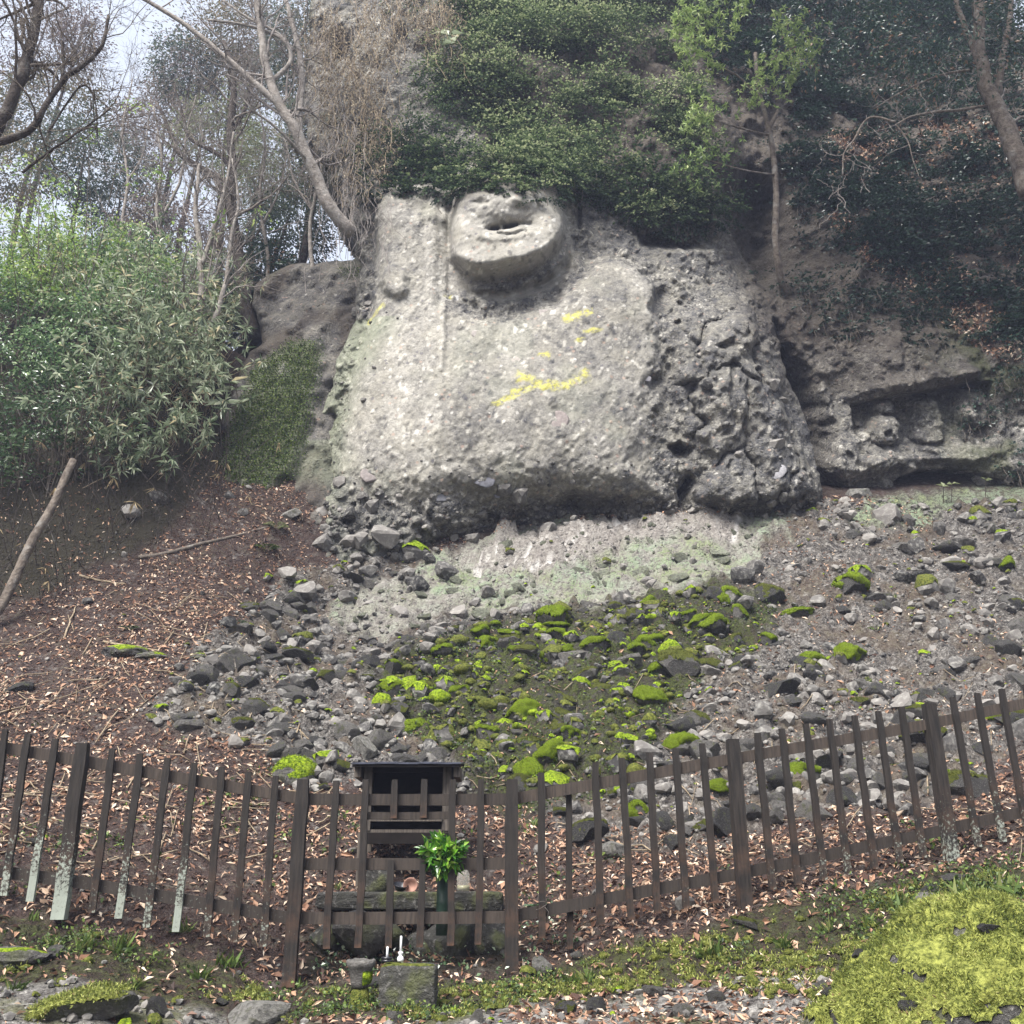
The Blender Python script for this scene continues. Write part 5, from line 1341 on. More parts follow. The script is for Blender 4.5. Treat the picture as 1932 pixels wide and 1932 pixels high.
# long boulder lying at the lower left: mossy to the left, bare to the right
lc = on_ground([140], [1925])[0]; s_ = project(lc)[2] / 1932
V_, F_ = rock_geo(977, 5, 12, (1, 1, 1), .04, .6, .92)
V_ = V_ / np.abs(V_).max(0) * np.array([98 * s_, 62 * s_, 34 * s_])
V_[:, 2] += .10 * V_[:, 0]
lb_ = tag(link('mossy_boulder', mesh_np('mossy_boulder', V_, F_, M['stone'], None, False), None, lc + np.array([0, .12, .05])), 'long boulder at the lower left, mossy to its left and bare grey to its right', 'boulder')
N_ = vert_normals(V_, F_)
mk = N_[:, 2] * .8 - .9 * V_[:, 0] / (98 * s_) + .5 * fbm(V_ * 9, 3, 978)
f = F_[mk[F_].mean(1) > .15]; u, inv = np.unique(f, return_inverse=True)
Vc = V_[u] + N_[u] * (.003 + .03 * smooth(.1, .6, mk[u]) * (.4 + .6 * fbm(V_[u] * 18, 3, 979)))[:, None]
link('moss_blanket', mesh_np('moss_blanket', Vc, inv.reshape(-1, 3), M['moss_gold']), lb_)
tri = inv.reshape(-1, 3); sel = rr.integers(0, len(tri), 5000); pc = Vc[tri[sel]].mean(1) + rr.normal(size=(5000, 3)) * .008
leaves('moss_shoots', pc, unit(N_[u][tri[sel, 0]] + .8 * rr.normal(size=pc.shape)), unit(rr.normal(size=pc.shape)), rr.uniform(.012, .03, len(pc)), rr.uniform(.005, .010, len(pc)), M['moss_blade'], lb_, 10)['kind'] = 'stuff'
# ---------------------------------------------------------------- fallen leaves, sticks
rr = rng(1200)
N = 300000
sx = rr.uniform(-7.5, 7.0, N); sy = rr.uniform(6.0, 16.8, N)
sz = gz(sx, sy); sX, sY, sZ = project(np.stack([sx, sy, sz], -1))
ins = sdf(Z_SCREE, sX, sY)
front = sdf(Z_GRASSY, sX, sY)
pat = sdf(Z_PATH, sX, sY)
clump = fbm(np.stack([sx, sy], -1) * 1.3, 3, 71)
leafy = smooth(20, -25, ins) * (sdf(Z_APRON, sX, sY) < 0)
w_ = .50 * leafy * smooth(-.85, .2, clump) + .05 * (1 - leafy) + .10 * smooth(.1, .5, clump) * (sX > 1300)
w_ = np.where(front > 0, .12, w_); w_ = np.where(pat > 0, .05, w_)
w_ = np.where(sdf(Z_APRON, sX, sY) > 0, .0, w_)
w_ = np.where((sX > 960) & (sX < 1940) & (sY > 1560) & (front < 0), np.maximum(w_, .42), w_)
w_ = w_ * (1 - .75 * (sdf(Z_SHADE, sX, sY) > 0))
k_ = (rr.random(N) < w_) & (sX > -80) & (sX < 2010)
sx, sy, sz = sx[k_], sy[k_], sz[k_]
n_ = ground_normal(sx, sy)
nn = unit(n_ + .42 * rr.normal(size=n_.shape)); dd = unit(np.cross(nn, rr.normal(size=n_.shape)))
M['litter'] = leaf_material('fallen_leaf', [(0, (0.035, 0.022, 0.018)), (.28, (0.095, 0.052, 0.038)), (.5, (0.235, 0.125, 0.078)), (.72, (0.42, 0.255, 0.165)), (.88, (0.58, 0.43, 0.31)), (1, (0.68, 0.58, 0.46))], .6, .35, .1)
ll = rr.uniform(.025, .06, len(sx)) * (1 + .8 * (rr.random(len(sx)) > .8))
o = leaves('leaf_litter', np.stack([sx, sy, sz + rr.uniform(.004, .025, len(sx))], -1) - dd * ll[:, None] / 2, dd, nn, ll, ll * rr.uniform(.2, .52, len(sx)), M['litter'], None, 12, fold=.25, droop=.12)
tag(o, 'brown and tan fallen leaves strewn over the slope', kind='stuff')
# sticks and dry stalks on the litter
m = MB()
for k in range(260):
    X, Y = rr.uniform(-20, 620), rr.uniform(1120, 1640)
    if k > 190: X, Y = rr.uniform(900, 1950), rr.uniform(1250, 1640)
    p = on_ground([X], [Y])[0]
    a = rr.uniform(0, math.pi); L = rr.uniform(.12, .55)
    q = p[:2] + np.outer(np.linspace(-.5, .5, 4), [math.cos(a), math.sin(a)]) * L
    pts = np.column_stack([q, gz(q[:, 0], q[:, 1]) + .02 + .02 * rr.random(4)])
    m.tube(pts, rr.uniform(.003, .008), 4)
tag(m.obj('fallen_twigs', M['dry']), 'thin dry twigs and stalks lying in the leaf litter', kind='stuff')
def branch_on(name, picks, r0, r1, mat, label, cat='branch', lift=.03):
    p = np.array([P(*q) if len(q) == 3 else on_ground([q[0]], [q[1]])[0] + [0, 0, lift] for q in picks])
    pts = spline(p, 26)
    pts = pts + .012 * np.stack([fbm(np.stack([np.arange(26) * .4, np.full(26, 3.0 + j)], -1), 2, 77) for j in range(3)], -1)
    V_, F_ = tube_geo(pts, np.linspace(r0, r1, 26), 8)
    return tag(link(name, mesh_np(name, V_, F_, M[mat])), label, cat)
branch_on('fallen_branch', [(262, 1056), (310, 1048), (380, 1030), (440, 1015), (512, 996)], .035, .02, 'bark_mid', 'long fallen branch lying across the leaf slope below the mossy dome')
branch_on('fallen_branch', [(150, 1090), (205, 1103), (235, 1105)], .02, .012, 'dry', 'pale broken stick on the dark left bank')
branch_on('fallen_branch', [(195, 1215), (262, 1226), (300, 1232)], .014, .009, 'dry', 'thin pale stick by the small green moss patch')
branch_on('fallen_branch', [(120, 1210), (130, 1180), (142, 1148)], .013, .008, 'dry', 'forked dry stick standing in the leaf litter')
# ================================================================ vegetation
M['ivy'] = leaf_material('ivy_leaf', [(0, (0.012, 0.026, 0.016)), (.4, (0.035, 0.065, 0.032)), (.65, (0.11, 0.16, 0.07)), (.85, (0.25, 0.31, 0.15)), (1, (0.44, 0.48, 0.27))], .6, .25, .3)
M['dark_ivy'] = leaf_material('dark_ivy_leaf', [(0, (0.010, 0.029, 0.018)), (.5, (0.029, 0.065, 0.039)), (.8, (0.058, 0.111, 0.065)), (.88, (0.091, 0.156, 0.065)), (.9, (0.208, 0.117, 0.065)), (1, (0.286, 0.182, 0.117))], .35, .6, .15)
M['bright_leaf'] = leaf_material('bright_leaf', [(0, (0.07, 0.11, 0.04)), (.35, (0.19, 0.28, 0.09)), (.75, (0.38, 0.48, 0.17)), (1, (0.54, 0.60, 0.28))], .4, .5, .4)
M['shrub_leaf'] = leaf_material('shrub_leaf', [(0, (0.027, 0.061, 0.030)), (.35, (0.101, 0.189, 0.081)), (.65, (0.270, 0.392, 0.176)), (.88, (0.486, 0.581, 0.324)), (1, (0.750, 0.750, 0.513))], .22, .8, .3)
M['sunny_leaf'] = leaf_material('sunny_leaf', [(0, (0.039, 0.078, 0.019)), (.35, (0.130, 0.221, 0.046)), (.7, (0.312, 0.442, 0.104)), (1, (0.598, 0.676, 0.260))], .3, .6, .35)
M['dark_leaf'] = leaf_material('dark_shrub_leaf', [(0, (0.014, 0.035, 0.014)), (.4, (0.05, 0.10, 0.04)), (.75, (0.15, 0.22, 0.11)), (1, (0.42, 0.47, 0.34))], .2, .8, .2)
M['bamboo_leaf'] = leaf_material('bamboo_leaf', [(0, (0.055, 0.085, 0.045)), (.25, (0.16, 0.21, 0.12)), (.55, (0.38, 0.44, 0.30)), (.85, (0.62, 0.65, 0.50)), (.91, (0.66, 0.58, 0.38)), (1, (0.70, 0.62, 0.42))], .3, .7, .3)
M['straw_leaf'] = leaf_material('straw_leaf', [(0, (0.14, 0.10, 0.06)), (.5, (0.30, 0.23, 0.13)), (1, (0.50, 0.41, 0.25))], .7, .2, .3)
M['dead_vine'] = leaf_material('dead_vine_leaf', [(0, (0.10, 0.08, 0.06)), (.5, (0.23, 0.185, 0.13)), (.85, (0.40, 0.34, 0.24)), (1, (0.55, 0.48, 0.36))], .7, .2, .3)
M['cedar'] = leaf_material('cedar_spray', [(0, (0.05, 0.065, 0.045)), (.45, (0.12, 0.125, 0.075)), (.75, (0.22, 0.185, 0.11)), (1, (0.34, 0.26, 0.17))], .7, .2, .4)
M['cedar_dark'] = leaf_material('dark_cedar_spray', [(0, (0.035, 0.055, 0.05)), (.6, (0.085, 0.12, 0.09)), (1, (0.19, 0.21, 0.15))], .7, .2, .4)
M['grey_brown'] = leaf_material('withered_spray', [(0, (0.10, 0.085, 0.085)), (.6, (0.21, 0.175, 0.165)), (1, (0.34, 0.28, 0.25))], .7, .2, .4)
M['lime'] = leaf_material('lime_leaf', [(0, (0.08, 0.10, 0.05)), (.6, (0.18, 0.21, 0.10)), (1, (0.30, 0.33, 0.17))], .5, .4, .4)
M['green_small'] = leaf_material('small_green_leaf', [(0, (0.018, 0.032, 0.010)), (.5, (0.05, 0.085, 0.02)), (.85, (0.12, 0.175, 0.035)), (1, (0.20, 0.26, 0.06))], .5, .35, .25)
rr = rng(2000)
VNg = VN.reshape(V.shape)
def face_samples(n, polys, weight=None, seed=0):
    """points of the built cliff whose picture place lies in one of the polygons; even over the face"""
    r = rng(seed)
    m = np.zeros(qX.shape, bool)
    for p in polys: m |= sdf(p, qX, qY) > 0
    m &= (edge > -.3)
    area = np.gradient(xs)[None, :] * np.gradient(ws)[:, None] * np.ones_like(qX)
    wt = np.where(m, area, 0)
    if weight is not None: wt = wt * weight
    k = r.choice(wt.size, n, p=(wt / wt.sum()).ravel())
    j, i = np.unravel_index(k, wt.shape)
    return V[j, i], VNg[j, i], j, i
def sprays(A, axis, n_leaf, length, spread, leaf, droop=.25, up=(0, 0, 1), r=rr, flat=.5):
    """fans of leaves: A anchors, axis directions; returns leaf arrays and the place along the spray"""
    n = len(A)
    f = r.uniform(.15, 1, (n, n_leaf))
    ax = unit(axis); upv = np.broadcast_to(np.asarray(up, float), ax.shape)
    side = unit(np.cross(ax, upv)); nor = np.cross(side, ax)
    L = np.broadcast_to(length, (n,))[:, None]
    lat = r.normal(size=(n, n_leaf)) * spread * L * (.35 + .65 * f)
    ver = r.normal(size=(n, n_leaf)) * spread * L * flat * .5
    C = A[:, None, :] + ax[:, None, :] * (f * L)[..., None] + side[:, None, :] * lat[..., None] + nor[:, None, :] * (ver - droop * L * f ** 2)[..., None]
    D = ax[:, None, :] * .8 + side[:, None, :] * (np.sign(lat) * .8 + .5 * r.normal(size=lat.shape))[..., None] + nor[:, None, :] * (-.35 + .35 * r.normal(size=lat.shape))[..., None]
    N = nor[:, None, :] + .55 * r.normal(size=C.shape)
    return C.reshape(-1, 3), unit(D.reshape(-1, 3)), unit(N.reshape(-1, 3)), f.ravel(), leaf * r.uniform(.65, 1.25, n * n_leaf)
def leaf_obj(name, parts, mat, parent=None, ratio=.5, droop=.1, fold=.12):
    """parts: list of (C, D, N, tone, L)"""
    C, D, N, T, L = (np.concatenate([p[k] for p in parts]) for k in range(5))
    V_, F_, a = leaf_arrays(C, D, N, L, L * ratio, np.clip(T, 0, 1), fold=fold, droop=droop)
    return link(name, mesh_np(name, V_, F_, M[mat], {'rnd': a}, False), parent)

# ---------------------------------------------------------------- ivy over the cliff
IVY_MAIN = [(866, 385), (872, 320), (900, 270), (850, 230), (840, 150), (870, 90), (830, 50), (880, -70), (1330, -70), (1330, 100), (1345, 260), (1350, 330), (1300, 400), (1262, 420), (1200, 410), (1165, 360), (1110, 372), (1085, 350), (1040, 358), (990, 362), (930, 345)]
IVY_LEFT = [(722, 368), (738, 300), (775, 262), (835, 285), (862, 330), (862, 362), (830, 366), (806, 335), (785, 345), (765, 368)]
IVY_LOW = [(1150, 350), (1220, 330), (1330, 350), (1340, 400), (1265, 432), (1200, 420), (1160, 380)]
def ivy(name, label, polys, n, mat, seed, tone0, thr=0.0, leaf=.085, n_leaf=26, out=.42, group=None, per=16, wide=.34, gain=.62):
    """tufts of sprays: each tuft bulges from the face, its top shoots pale and reaching up and out, its lower ones dark and drooping"""
    sw = smooth(thr - .15, thr + .25, fbm(np.stack([CX * .75, CW * 1.5], -1), 4, seed))
    nt = max(6, n // per)
    T0, Nn, j, i = face_samples(nt, polys, .10 + sw, seed)
    r = rng(seed)
    sz = r.uniform(.5, 1.35, nt) * (.6 + .6 * sw[j, i])
    k = np.repeat(np.arange(nt), per); m_ = len(k)
    dx, dv = r.normal(size=m_) * wide, r.normal(size=m_) * wide * .5
    A = T0[k] + np.stack([dx * sz[k], 0 * dx, 0 * dx], -1) + EW * (dv * sz[k])[:, None] - Nn[k] * .03
    rel = np.clip(dv / wide / .5, -1.5, 1.5)
    ax = unit(EN * (1.0 - .15 * rel[:, None]) + EW * (.25 + .5 * rel)[:, None] + np.stack([dx * 1.6 + r.normal(size=m_) * .35, 0 * dx, r.normal(size=m_) * .2], -1))
    L = out * sz[k] * r.uniform(.6, 1.25, m_)
    C, D, N, f, lf = sprays(A, ax, n_leaf, L, .30, leaf, .34, r=r)
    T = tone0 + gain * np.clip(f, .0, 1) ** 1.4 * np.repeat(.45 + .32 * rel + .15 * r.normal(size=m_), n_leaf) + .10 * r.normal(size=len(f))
    root = tag(empty(name, A.mean(0)), label, 'ivy', group)
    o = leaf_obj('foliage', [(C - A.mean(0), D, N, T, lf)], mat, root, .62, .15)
    m = MB()
    for q in r.choice(m_, min(200, m_), False):
        st = A[q] + EN * .03
        pts = np.array([st + np.array([r.normal() * .1, 0, -.6]) * t * .6 + EN * .05 * math.sin(t * 3) for t in np.linspace(0, 1, 5)])
        m.tube(pts - A.mean(0), .006, 3, False)
    m.obj('stem', M['bark_mid'], root)['kind'] = 'stuff'
    return root
ivy('ivy', 'thick ivy with pale new leaf tips hanging over the brow of the carved face', [IVY_MAIN], 3400, 'ivy', 3, .30, .0, .065, 32, .55, gain=.85)
ivy('ivy', 'ivy fringe drooping over the top of the carved face', [[(852, 380), (880, 366), (920, 374), (985, 382), (1040, 374), (1085, 360), (1112, 378), (1165, 368), (1165, 325), (1040, 300), (860, 310)]], 1000, 'ivy', 4, .24, -1.2, .06, 28, .26, gain=.8)
ivy('ivy', 'small dark ivy clump above the carved sword', [IVY_LEFT], 520, 'ivy', 5, .12, -.8, .065, 28, .32)
ivy('ivy', 'fringe of ivy drooping past the right side of the carved face', [IVY_LOW], 420, 'ivy', 8, .2, -.3, .08, 26, .42)
# ---------------------------------------------------------------- dark ivy and shrubs on the right-hand slope
ivy('ivy', 'dark glossy ivy mat covering the shaded slope at the upper right', [[(1340, -60), (2000, -60), (2000, 420), (1720, 420), (1500, 380), (1420, 300), (1345, 150)]], 4200, 'dark_ivy', 11, .02, -.3, .09, 22, .42)
ivy('ivy', 'dark ivy trailing down the right bank beside the niche', [[(1640, 400), (2000, 380), (2000, 660), (1860, 640), (1760, 560), (1640, 480)]], 1500, 'dark_ivy', 13, .02, -.1, .09, 20, .28)
ivy('ivy', 'sparse ivy leaves on the dark rock beside the crevice', [[(1480, 380), (1640, 400), (1700, 520), (1840, 660), (1560, 640), (1490, 560)]], 800, 'dark_ivy', 17, .02, -.1, .07, 10, .16)
ivy('ivy', 'small weeds and ivy at the right end of the niche', [[(1860, 700), (2000, 640), (2000, 900), (1900, 900), (1840, 860)]], 170, 'dark_ivy', 19, .1, -.2, .07, 10, .2)
# withered leaves caught on the right bank
A, Nn, j, i = face_samples(7500, [[(1560, 250), (2000, 200), (2000, 700), (1880, 680), (1700, 560), (1560, 420)]], .2 + smooth(-.1, .4, fbm(p2 * .9, 3, 303)), 21)
Ln = rr.uniform(.05, .11, len(A))
o = leaves('withered_leaves', A + Nn * .03, unit(Nn * .3 + rr.normal(size=A.shape)), unit(Nn + .5 * rr.normal(size=A.shape)), Ln, Ln * .5, M['litter'], None, 22, fold=.2)
tag(o, 'withered brown leaves caught among ivy on the right bank', kind='stuff')
# ---------------------------------------------------------------- small growth on the mossy outcrop
eo1, eo2 = np.gradient(oV, axis=1), np.gradient(oV, axis=0); oN = unit(np.cross(eo1, eo2))
wt = (omoss * (oe > .1)).ravel(); k_ = rr.choice(wt.size, 14000, p=wt / wt.sum()); A, Nn = oV.reshape(-1, 3)[k_], oN.reshape(-1, 3)[k_]
o = leaves('foliage', A + Nn * .015, unit(Nn * .6 + rr.normal(size=A.shape)), unit(Nn + .6 * rr.normal(size=A.shape)), rr.uniform(.02, .05, len(A)), rr.uniform(.015, .03, len(A)), M['green_small'], outcrop, 23); o['kind'] = 'stuff'

# ---------------------------------------------------------------- dead vines hanging at the cliff's left edge
def hanging(name, label, picks, n_str, leaf, seed, mat, stem='dry', n_leaf=44, lenr=(.5, 2.0), spread=.9):
    r = rng(seed); base_ = P(*picks[0])
    root = tag(empty(name, base_), label, 'vine')
    m = MB(); parts = []
    for k in range(n_str):
        q = picks[int(r.integers(len(picks)))]
        st = P(q[0] + r.normal() * 24, q[1] + r.normal() * 26, q[2] + r.normal() * .25)
        L = r.uniform(*lenr); n = 9; t = np.linspace(0, 1, n)
        c = np.stack([st[0] + np.cumsum(r.normal(size=n) * .07), st[1] + np.cumsum(r.normal(size=n) * .02), st[2] - t * L], -1)
        m.tube(c - base_, .006, 3, False)
        f = r.uniform(0, n - 1.01, n_leaf); ii = f.astype(int); fr = (f - ii)[:, None]
        C = c[ii] * (1 - fr) + c[ii + 1] * fr + r.normal(size=(n_leaf, 3)) * [.10, .09, .06] * spread * 2
        parts.append((C - base_, unit(r.normal(size=(n_leaf, 3)) + [0, -.2, -.9]), unit(r.normal(size=(n_leaf, 3)) + [0, -.8, .4]), r.random(n_leaf), leaf * r.uniform(.6, 1.2, n_leaf)))
    m.obj('stem', M[stem], root, False)
    if n_leaf: leaf_obj('foliage', parts, mat, root, .45)
    return root
hanging('dead_vine', 'tan withered vine curtain at the left edge of the cliff top', [(600, 40, 17), (640, 20, 17), (610, 60, 17), (625, 130, 16.9), (640, 180, 16.8), (690, 10, 17), (720, 60, 17), (660, 110, 17), (700, 170, 16.9), (740, -20, 17.2), (800, -10, 17.2), (850, 5, 17.2), (690, 230, 16.8), (720, 120, 16.9)], 210, .062, 31, 'dead_vine')
hanging('dead_vine', 'sparse withered vine beside the sword on the cliff edge', [(700, 270, 16.6), (690, 320, 16.5), (715, 250, 16.6)], 26, .06, 33, 'dead_vine', lenr=(.4, 1.3), n_leaf=30)
hanging('bare_vine', 'pale bare vine stems dangling over the recess left of the carving', [(640, 250, 16.6), (650, 300, 16.5), (630, 330, 16.5), (660, 360, 16.4), (645, 200, 16.7), (620, 120, 16.8), (660, 60, 17), (690, 380, 16.2)], 120, .05, 35, 'dead_vine', 'twig', 0, (.6, 2.0))

# ---------------------------------------------------------------- trees
def grow(r, p, d, L, rad, level, out, bend=.25, lift=.1, kids=(3, 6), ratio=.55, ang=.8):
    n = 7
    pts = [p]; dd = unit(d)
    for k in range(n):
        dd = unit(dd + r.normal(size=3) * bend / 2 + np.array([0, 0, lift / n * 2]))
        pts.append(pts[-1] + dd * L / n)
    pts = np.array(pts)
    out.append((pts, np.linspace(rad, rad * .35, n + 1), level))
    if level > 0:
        for _ in range(int(r.integers(*kids))):
            t = r.uniform(.2, 1.0); q = pts[int(t * n)]; a = unit(dd + ang * r.normal(size=3))
            grow(r, q, a, L * ratio * r.uniform(.6, 1.2), max(rad * .5 * (1.1 - .5 * t), .003), level - 1, out, bend, lift, kids, ratio, ang)
def bare_tree(name, label, stems, mat, twig_mat, seed, n_side=14, side=(.5, 1.4), levels=2, cat='tree', sides_r=.35, front=True):
    """stems: list of ([(X, Y, d) ...], radius at base, radius at tip)"""
    r = rng(seed)
    b0 = P(*stems[0][0][0])
    root = tag(empty(name, b0), label, cat)
    mt = MB()
    for s, (pk, r0, r1) in enumerate(stems):
        c = spline(np.array([P(*q) for q in pk]), 30)
        c += .3 * r0 * np.stack([fbm(np.stack([np.arange(30) * .45, np.full(30, s + 7.7 * k + seed)], -1), 2, 3) for k in range(3)], -1)
        rad = np.linspace(r0, r1, 30) * (1 + .12 * fbm(np.stack([np.arange(30) * .8, np.full(30, s + seed)], -1), 2, 4))
        V_, F_ = tube_geo(c - b0, rad, 9)
        link('trunk' if s == 0 else 'branch', mesh_np('trunk' if s == 0 else 'branch', V_, F_, M[mat]), root)
        k0 = 8 if s == 0 else 3
        for _ in range(int(n_side * (1 if s == 0 else .7))):
            k = int(r.integers(k0, 30)); t = unit(c[min(k + 1, 29)] - c[k - 1])
            d = unit(t * .6 + r.normal(size=3) * .75 + [0, 0, .25])
            out = []
            grow(r, c[k] - b0, d, r.uniform(*side), max(rad[k] * sides_r, .007), levels, out, .45, .25)
            for pts, rd, lv in out: mt.tube(pts, rd, 5 if lv == levels else 3, False)
    if mt.n: mt.obj('twigs', M[twig_mat], root)['kind'] = 'stuff'
    return root
bare_tree('bare_tree', 'pale bare tree leaning left out of the cliff edge with a forked crown',
          [([(668, 445, 16.3), (622, 388, 16.0), (585, 310, 15.8), (556, 245, 15.6), (528, 198, 15.5), (506, 135, 15.4), (492, 60, 15.3), (478, -40, 15.2)], .135, .06),
           ([(530, 202, 15.5), (480, 155, 15.4), (430, 112, 15.3), (370, 62, 15.2), (300, 15, 15.1), (240, -20, 15.0)], .065, .035),
           ([(562, 285, 15.8), (566, 210, 15.9), (570, 130, 16.0), (556, 60, 16.1), (535, -10, 16.2)], .085, .045),
           ([(516, 152, 15.5), (545, 120, 15.6), (546, 92, 15.6), (520, 66, 15.6), (460, 46, 15.5), (392, 38, 15.4)], .05, .022),
           ([(555, 95, 16.0), (520, 60, 16.0), (470, 35, 16.0), (420, 0, 16.0)], .035, .02),
           ([(578, 300, 15.7), (520, 240, 15.2), (480, 210, 15.0), (455, 182, 14.9)], .03, .012)], 'bark_pale', 'twig', 41, 15, (.5, 1.5))
bare_tree('bare_tree', 'dark gnarled tree behind the bamboo thicket with twisting limbs',
          [([(478, 640, 18.4), (462, 560, 18.3), (452, 480, 18.3), (438, 400, 18.2), (440, 320, 18.2), (436, 240, 18.1), (442, 160, 18.0), (425, 80, 18)], .17, .05),
           ([(440, 390, 18.2), (400, 330, 18.2), (350, 300, 18.2), (330, 270, 18.2), (300, 200, 18.3)], .09, .03),
           ([(440, 320, 18.2), (410, 290, 18.1), (360, 262, 18.1), (345, 220, 18.1), (330, 160, 18.1)], .06, .02),
           ([(436, 250, 18.1), (470, 190, 18.2), (480, 130, 18.2)], .05, .02)], 'bark_dark', 'bark_mid', 43, 22, (.6, 1.7))
bare_tree('bare_tree', 'slim pale forked sapling rising out of the bamboo thicket',
          [([(368, 715, 16.6), (374, 640, 16.6), (380, 560, 16.5), (377, 470, 16.5), (369, 390, 16.4), (376, 310, 16.4)], .085, .035),
           ([(381, 500, 16.5), (400, 440, 16.5), (417, 385, 16.4), (432, 320, 16.4), (440, 250, 16.4)], .05, .02)], 'bark_pale', 'twig', 47, 20, (.6, 1.8))
bare_tree('bare_tree', 'thin curved pale sapling right of the forked one',
          [([(388, 640, 16.3), (410, 590, 16.3), (428, 520, 16.3), (436, 450, 16.3), (450, 380, 16.3), (440, 300, 16.3)], .055, .02)], 'bark_pale', 'twig', 53, 16, (.5, 1.5))
bare_tree('bare_tree', 'dark slanting trunk crossing the upper left corner',
          [([(-30, 270, 10.5), (5, 225, 10.5), (28, 180, 10.5), (46, 130, 10.5), (62, 70, 10.5), (72, 0, 10.5), (74, -60, 10.5)], .085, .06),
           ([(-20, 272, 10.0), (22, 262, 10.0), (62, 240, 10.0), (90, 195, 10.0), (116, 155, 10.0), (158, 122, 10.0), (194, 86, 10.0), (205, 30, 10)], .05, .02),
           ([(116, 156, 10.0), (120, 120, 10.0), (119, 78, 10.0)], .022, .014),
           ([(42, 325, 10.4), (95, 285, 10.3), (150, 248, 10.2), (210, 204, 10.1)], .018, .008),
           ([(90, 250, 10.2), (150, 165, 10.2), (178, 185, 10.2), (184, 255, 10.2)], .014, .007)], 'bark_dark', 'bark_mid', 59, 18, (.4, 1.3))
for k, (lb, st) in enumerate((('thin pale bare tree filling the gap left of the gnarled trunk', [([(300, 600, 19.5), (310, 500, 19.5), (295, 400, 19.4), (305, 300, 19.4), (290, 200, 19.4)], .06, .02), ([(300, 420, 19.4), (340, 340, 19.4), (352, 250, 19.4), (370, 180, 19.4)], .04, .012)]),
                             ('thin bare tree whose twigs cross the sky gap', [([(215, 560, 20), (225, 450, 20), (240, 350, 20), (232, 240, 20), (250, 150, 20)], .05, .015), ([(235, 350, 20), (270, 290, 20), (282, 210, 20)], .03, .01)]),
                             ('pale bare tree close against the cliff flank', [([(590, 520, 18.5), (585, 430, 18.5), (600, 330, 18.4), (590, 230, 18.4), (600, 130, 18.4)], .05, .016), ([(590, 400, 18.5), (555, 340, 18.5), (540, 270, 18.5)], .03, .01)]),
                             ('fine twigged bare tree between the gnarled trunk and the fork', [([(500, 580, 19), (505, 480, 19), (490, 380, 19), (500, 280, 19), (485, 180, 19)], .05, .015), ([(498, 420, 19), (530, 350, 19), (545, 260, 19)], .03, .01)]))):
    bare_tree('bare_tree', lb, st, 'bark_pale', 'twig', 61 + k, 22, (.6, 1.9))
# the leaning dead trunk on the dark bank
branch_on('leaning_log', [(-25, 1175, 12.15), (10, 1130, 12.25), (48, 1045, 12.4), (95, 960, 12.6), (138, 868, 12.9)], .068, .05, 'bark_mid', 'leaning dead trunk propped on the dark bank at the left edge', 'tree trunk')

# ---------------------------------------------------------------- trees of the wood behind
def wood_tree(name, label, X, Y, w, hh, d, mat, seed, n=900, leaf=.24, trunk=True, ratio=.42, droop=.3, group=None):
    r = rng(seed)
    c = P(X, Y, d); zc = project(c)[2]; a, b = w * zc / 1932, hh * zc / 1932
    g0 = gz(np.clip(c[0], -26, 26), np.clip(c[1], -11, 33)) + 0
    foot = np.array([c[0] + .2 * a * r.normal(), c[1], min(g0, c[2] - b * 1.1)])
    root = tag(empty(name, foot), label, 'tree', group)
    if trunk:
        t = spline(np.array([foot, mix(foot, c, .5) + [.5 * r.normal(), 0, 0], c + [.4 * r.normal(), 0, b * .5]]), 10)
        V_, F_ = tube_geo(t - foot, np.linspace(.16, .02, 10), 7); link('trunk', mesh_np('trunk', V_, F_, M['bark_dark']), root)
    m = max(12, n // 24)
    u = unit(r.normal(size=(m, 3))); rad = r.uniform(.25, 1, m) ** .6
    A = c + u * rad[:, None] * [a, a * .8, b] * .82
    ax = unit(u * [1, 1, .4] + .5 * r.normal(size=u.shape) + [0, 0, -.1])
    C, D, N, f, lf = sprays(A, ax, 24, r.uniform(.5, 1.1, m) * min(a, b) * .75, .5, leaf, droop, r=r)
    T = .5 * f + .25 + .22 * r.normal(size=len(f)) + .12 * np.repeat(r.normal(size=m), 24)
    leaf_obj('crown', [(C - foot, D, N, T, lf)], mat, root, ratio, .2)
    return root
